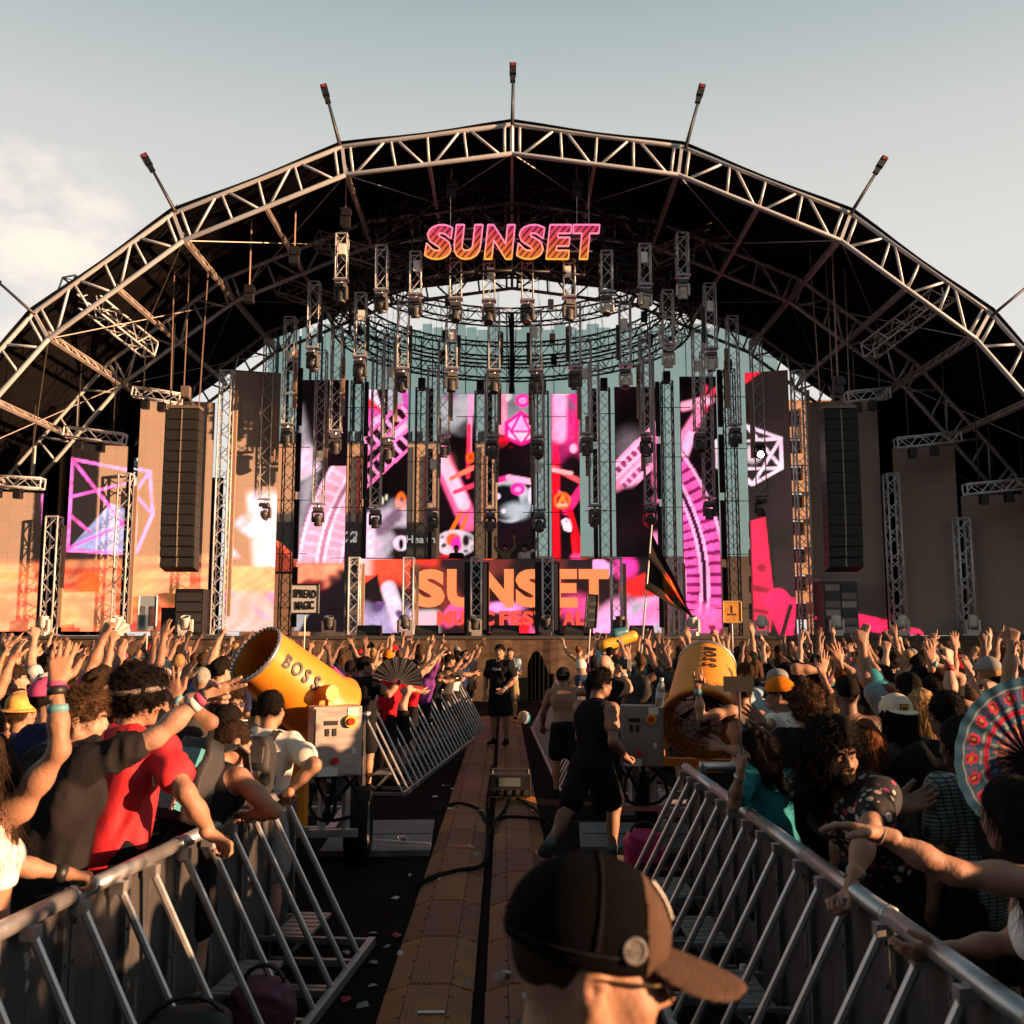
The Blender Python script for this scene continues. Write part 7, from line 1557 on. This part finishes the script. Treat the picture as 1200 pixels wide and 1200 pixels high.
# ---- performers
for px, rz, hgt, lab, tp, am in ((535, 3.14, 1.78, 'performer with dark cap at the end of the booth', 'black', {}), (592, 3.0, 1.80, 'performer in patterned shirt raising both hands in the booth', 'khaki', {'R': ('dir', (.6, .2, .6), (-.1, .1, 1), 'open'), 'L': ('dir', (-.6, .2, .6), (.1, .1, 1), 'open')}), (615, 2.8, 1.80, 'performer in white shirt waving one arm in the booth', 'white', {'L': ('dir', (-.8, .2, .4), (-.1, .1, 1), 'open')})):
    person(px, 35.6, hgt, rz, lab, 'tan', ('short', 'black'), None, ('tee', tp), ('long', 'black'), am, res='far', ground=DECK+1.502)
# ================================================================ THE CROWD
VARS = []
def D(*a): return ('dir',)+a
POSES = [('with both arms up', {'R': D((.35, .35, .85), (.05, .25, 1), 'half'), 'L': D((-.35, .5, .65), (-.05, .4, .9), 'fist')}),
 ('with one arm up', {'R': D((.35, .6, .55), (.1, .4, .9), 'half')}),
 ('with one fist up', {'L': D((-.35, .4, .8), (.1, .3, 1), 'fist')}),
 ('pointing upward', {'R': D((.4, .5, .6), (.15, .5, .85), 'point')}),
 ('hands together overhead', {'R': D((.55, .3, .75), (-.55, .2, .8), 'open'), 'L': D((-.55, .3, .75), (.55, .2, .8), 'open')}),
 ('waving both hands wide', {'R': D((.75, .25, .6), (.3, .3, .9), 'open'), 'L': D((-.75, .25, .6), (-.25, .3, .9), 'half')}),
 ('with arms down', {}),
 ('making a horn sign', {'L': D((-.35, .5, .7), (-.05, .4, 1), 'horns')}),
 ('reaching forward', {'R': D((.2, .85, .45), (.05, .8, .6), 'open'), 'L': D((-.2, .9, .25), (.1, .8, .55), 'half')}),
 ('one elbow bent high', {'R': D((.8, .2, .45), (-.35, .35, .85), 'peace')})]
TOPS = ['tee', 'tank', 'tee', 'none', 'tee', 'crop', 'tee', 'tank']
for i in range(14):
    pn_, am = POSES[i % 10]; fem = i in (1, 5, 8, 11, 12); tp = TOPS[i % 8]
    if tp == 'crop' and not fem: tp = 'tank'
    if tp == 'none' and fem: tp = 'crop'
    pose = {'fem': fem, 'arms': am, 'top': tp, 'bottom': 'shorts' if not fem else 'hot', 'lean': (.04+.03*(i % 3), .05*((i % 5)-2), 0), 'head': (.25*((i % 5)-2), -.08, 0), 'belly': .02*(i % 3)}
    dd = make_body(pose, .026, .013, .011, False, i*13); VARS.append((pn_, fem, tp, dd))
placed = [(p.location.x, p.location.y) for p in PEOPLE]
cr = random.Random(11)
def blocked(x, y):
    if y < 7.2 and x < 0 and x > -1.85-.04*(7-y)-.25: return True
    if -3.0 < x < 0 and 6.9 < y < 12.6: return True
    if x < 0 and y >= 12.5 and x > -1.95+.094*(y-12.7)-.35: return True
    if x > 0 and y < 7.8 and x < 1.95: return True
    if 0 < x < 3.2 and 7.7 <= y < 12.0: return True
    if x > 0 and y >= 12.0 and x < 1.5: return True
    return False
CT = ['black', 'black', 'black', 'black', 'black', 'charcoal', 'charcoal', 'navy', 'charcoal', 'white', 'red', 'navy', 'teal', 'grey', 'light blue', 'olive', 'pink', 'yellow', 'purple', 'orange', 'black', 'black', 'white']
SKN = ['fair', 'tan', 'tan', 'olive', 'olive', 'olive', 'brown', 'brown', 'dark']
def crowd_person(x, y, side):
    vi = cr.choice((0, 1, 1, 2, 2, 3, 3, 4, 5, 6, 6, 6, 6, 7, 8, 9, 10, 11, 12, 13, 6)); pn_, fem, tp, dd = VARS[vi]
    if y < 12 and vi in (0, 4, 5) and cr.random() < .6: vi = 6; pn_, fem, tp, dd = VARS[vi]
    hat_ = cr.random() < .17; sk = cr.choice(SKN); ct = cr.choice(CT); hk = cr.choice(['long', 'wavy', 'long', 'bun', 'big'] if fem else ['short', 'short', 'curly', 'buzz', 'top', 'short']); hc = cr.choice(['black', 'black', 'dark brown', 'dark brown', 'brown', 'blond', 'auburn'])
    if hat_ and hk in ('curly', 'big', 'top'): hk = 'short' if hk != 'big' else 'long'
    if hk == 'buzz' and hc == 'auburn': hc = 'black'
    hat = None if not hat_ else (cr.choice(['backcap', 'cap', 'bucket']), cr.choice(['black', 'white', 'red', 'grey', 'orange', 'navy', 'pink']))
    s = cr.uniform(.93, 1.05)*(.96 if fem else 1)
    o = inst('person', dd['skin'], SKIN[sk]); o.location = (x, y, 0); o.rotation_euler = (cr.uniform(-.07, .05), cr.uniform(-.09, .09), cr.uniform(-.6, .6)); o.scale = (s,)*3
    what = {'tee': ct+' shirt', 'tank': ct+' vest', 'crop': ct+' crop top', 'none': 'no shirt'}[tp]
    lab = '%s crowd: %s, %s %s hair%s, %s' % (side, what, {'short': 'short', 'buzz': 'cropped', 'curly': 'curly', 'top': 'swept', 'long': 'long', 'wavy': 'wavy', 'bun': 'tied', 'big': 'loose'}[hk], hc, '' if not hat else ', %s %s' % (hat[1], {'backcap': 'backward cap', 'cap': 'cap', 'bucket': 'bucket hat'}[hat[0]]), pn_)
    lab = lab.replace('crowd:', 'crowd person:')
    lab = lab.replace('light blue', 'pale').replace('waving both hands wide', 'waving wide').replace('hands together overhead', 'hands overhead'); lab = lab if len(lab.split()) < 17 else lab.replace(' person:', ':'); tag(o, lab, 'person', 'people in the %s crowd' % side)
    if tp != 'none': inst({'tee': 'shirt', 'tank': 'tank_top', 'crop': 'crop_top'}[tp], dd['top'], clothmat(ct), o)
    inst('shorts', dd['bottom'], clothmat(cr.choice(['black', 'denim', 'khaki', 'charcoal', 'black'])), o); inst('shoes', dd['shoes'], clothmat('black'), o)
    inst('hair', hair_mesh(hk, False, vi % 3), hairmat(hc), o, M=dd['head'])
    if hat: inst('hat', hat_mesh(hat[0], False), clothmat(hat[1]), o, M=dd['head'] @ Matrix.Scale(1.12 if hk in ('long', 'wavy') else 1.03, 4))
    if fem and tp == 'none': pass
def scatter(n, xr, yr, side, dmin, vis=True):
    c = 0; tries = 0
    while c < n and tries < n*60:
        tries += 1; y = cr.uniform(*yr); x = cr.uniform(*xr)
        if blocked(x, y): continue
        if vis and abs(x) > .545*y+.5: continue
        if any((x-a)**2+(y-b)**2 < dmin**2 for a, b in placed): continue
        placed.append((x, y)); crowd_person(x, y, side); c += 1
scatter(17, (-5, -1.9), (5.6, 10), 'sunlit', .50); scatter(45, (-9, -1.2), (9, 17), 'sunlit', .55); scatter(58, (-16, -.8), (16.5, 28.5), 'sunlit', .62)
scatter(17, (1.9, 5.2), (5.4, 10), 'shaded', .50); scatter(45, (1.4, 9), (9, 17), 'shaded', .55); scatter(58, (.9, 16), (16.5, 28.5), 'shaded', .62)
# the crowd goes on past the edge of the picture, where it shades the barriers: one mass
LOW = [make_body({'arms': POSES[i][1], 'top': 'tee', 'fem': i == 1, 'lean': (.05, 0, 0)}, .07, .05, .045, False, i) for i in (1, 3, 6)]
acc = {'skin': [], 'top': [], 'bottom': []}; LA = {}
for i, dd in enumerate(LOW):
    for q in acc:
        me = dd[q]; V = np.empty(len(me.vertices)*3, np.float32); me.vertices.foreach_get('co', V); Fq = np.empty(len(me.loops), np.int32); me.loops.foreach_get('vertex_index', Fq); LA[i, q] = (V.reshape(-1, 3), Fq.reshape(-1, 4))
n_ = 0; tr_ = 0
while n_ < 115 and tr_ < 12000:
    tr_ += 1; x, y = (cr.uniform(1.95, 5.5), cr.uniform(-5, 6)) if n_ < 75 else (cr.uniform(1.9, 15), cr.uniform(-5, 15))
    if blocked(x, y) or abs(x) < .60*y+.9 or math.hypot(x, y) < 2.2 or any((x-a)**2+(y-b)**2 < .27 for a, b in placed): continue
    placed.append((x, y)); n_ += 1; r_ = cr.uniform(-.5, .5); s_ = cr.uniform(.93, 1.05); i = cr.randrange(3); Rz = np.array(Matrix.Rotation(r_, 3, 'Z'))
    for q in acc: V, Fq = LA[i, q]; acc[q].append((V @ Rz.T*s_+np.array((x, y, 0)), Fq))
cw = empty('crowd', (0, 0, 0), 0, 'dense standing crowd that goes on beyond the shaded barrier', 'crowd'); tag(cw, kind='stuff')
for q, m_ in (('skin', SKIN['tan']), ('top', clothmat('charcoal')), ('bottom', clothmat('black'))): tag(obj({'skin': 'bodies', 'top': 'shirts', 'bottom': 'shorts'}[q], np_mesh('crowd_'+q, acc[q]), m_, cw), kind='stuff')
# ================================================================ TOTEMS, FLAG
def totem(px, ytop, ybot, wpx, Y, label, m, txt, tm, pole_to, edge=BLACK, tilt=0.0):
    a = W(px, ybot, Y); b = W(px, ytop, Y); w = W(px+wpx/2, ybot, Y).x-W(px-wpx/2, ybot, Y).x; h = b.z-a.z
    t = empty('totem_sign', (a.x, Y, 1.55), 0, label, 'sign'); t.rotation_euler = (0, tilt, 0); z0 = a.z-1.55
    MB().box((0, 0, z0+h/2), (w, .02, h)).build('board', m, t); MB().tube((0, .02, -.1), (0, .02, z0+h*.9), .014, 8).build('pole', WHITE, t, True)
    q = MB()
    for (x0, zz0, x1, zz1) in ((-w/2, z0, w/2, z0), (-w/2, z0+h, w/2, z0+h), (-w/2, z0, -w/2, z0+h), (w/2, z0, w/2, z0+h)): q.bar((x0, -.006, zz0), (x1, -.006, zz1), .02, .03)
    q.build('edge', edge, t)
    for i, (s, cz, tw, th) in enumerate(txt):
        me = fit_mesh(text_mesh(s, 1, .01, .03), w*tw, h*th); o = obj('lettering', me, tm, t); o.matrix_local = Matrix.Translation((0, -.014, z0+h*cz)) @ Matrix.Rotation(math.pi/2, 4, 'X') @ Matrix.Rotation(.04*(1 if i else -1), 4, 'Z')
    return t
totem(357, 685, 719, 32, 17.0, 'hand lettered sign SPREAD MAGIC on a pole above the crowd', mat('sign_card', (.50, .48, .46), .8), [('SPREAD', .68, .84, .30), ('MAGIC', .28, .7, .30)], BLACK, 760)
t = totem(172, 698, 738, 21, 18.0, 'photo board with two portraits on a pole above the sunlit crowd', mat('photo_board', (.28, .36, .40), .7), [], BLACK, 760, WHITE)
for s in (-1, 1): MB().box((s*.09, -.014, W(172, 722, 18).z-1.55), (.10, .006, .36)).build('portrait', mat('portrait_%d' % s, (.10, .05, .05) if s > 0 else (.14, .16, .18), .6, noise=.8, nscale=14), t)
t = totem(858, 705, 729, 21, 19.0, 'small orange picture sign on a white pole above the shaded crowd', mat('sign_orange', (.55, .26, .07), .8, noise=.25, nscale=9), [], BLACK, 760, mat('sign_edge', (.5, .3, .12), .8))
MB().box((0, -.014, W(858, 720, 19).z-1.55), (.16, .006, .03)).box((0, -.014, W(858, 714, 19).z-1.55), (.02, .006, .14)).build('drawing', DARKSTEEL, t)
totem(689, 697, 735, 13, 20.0, 'narrow dark banner sign on a striped pole above the shaded crowd', mat('banner_dark', (.02, .022, .026), .7), [('Lost', .75, .7, .14), ('set', .52, .6, .14), ('Lake', .25, .7, .12)], mat('banner_ink', (.12, .13, .14), .7), 760, BLACK, .08)
a, b = W(751, 770, 17.5), W(764, 615, 17.5); t = empty('flag', (a.x, 17.5, 1.4), 0, 'black flag with a colourful creature print on a tall white pole', 'flag'); base = Vector(t.location)
MB().tube(a-base, b-base, .018, 8, .012).build('pole', WHITE, t, True); q = MB(); n, m_ = 22, 22
TL, TR, BL_ = W(763, 622, 17.5)-base, W(812, 722, 17.5)-base, W(755, 690, 17.5)-base
vs = []
for i in range(n+1):
    for j in range(m_+1):
        u, v_ = i/n, j/m_; top_ = TL.lerp(TR, u); bot = BL_.lerp(TR+Vector((-.02, 0, -.03)), u); p = top_.lerp(bot, v_); p.y += .10*math.sin(u*9+v_*3)*(.3+u)*.6+.04*math.sin(v_*11); vs.append(p)
q.add(vs, [(i*(m_+1)+j, i*(m_+1)+j+1, (i+1)*(m_+1)+j+1, (i+1)*(m_+1)+j) for i in range(n) for j in range(m_)])
fl = q.build('cloth', BLACKCLOTH, t, True); ca = fl.data.color_attributes.new('art', 'FLOAT_COLOR', 'POINT'); cl_ = np.zeros(((n+1)*(m_+1), 4)); cl_[:, 3] = 1
ui, vi_ = np.meshgrid(np.linspace(0, 1, n+1), np.linspace(0, 1, m_+1), indexing='ij'); ui, vi_ = ui.ravel(), vi_.ravel(); base_c = np.tile(np.array((.018, .015, .013)), (len(ui), 1)); nn_ = vnoise(np.stack([ui*7, vi_*7, ui*0+.3], 1), 4); nn2 = vnoise(np.stack([ui*9, vi_*9, ui*0+.7], 1), 9)
msk = ((ui-.58)/.22)**2+((vi_-.5)/.36)**2 < 1+.5*nn_; base_c[msk & (nn_ > -.3)] = (.35, .10, .01); base_c[msk & (nn2 > .15)] = (.30, .02, .02); base_c[msk & (nn2 < -.3)] = (.02, .12, .10); base_c[msk & (nn_ < -.45)] = (.02, .015, .015)
cl_[:, :3] = base_c; ca.data.foreach_set('color', cl_.astype(np.float32).ravel()); fl.data.materials.clear(); FM2 = FM.copy(); FM2.name = 'flag_print'; fl.data.materials.append(FM2)
# inflatable toy held over the crowd
p = W(726, 752, 21); t = empty('inflatable_toy', p, .3, 'yellow and blue inflatable toy lifted over the shaded crowd', 'inflatable')
v = Vol((-.7, -.4, -.4), (.7, .4, .5), .03); v.rc((-.35, 0, -.08), (.3, 0, .12), .13, .12, .06); np_m = np_mesh('body', [v.mesh()]); obj('toy_body', np_m, mat('toy_yellow', (.6, .30, .02), .4), t)
v = Vol((-.7, -.4, -.4), (.7, .4, .6), .03); v.rc((-.1, 0, .16), (.12, 0, .22), .12, .10, .05); obj('toy_wing', np_mesh('wing', [v.mesh()]), mat('toy_blue', (.03, .13, .18), .4), t)
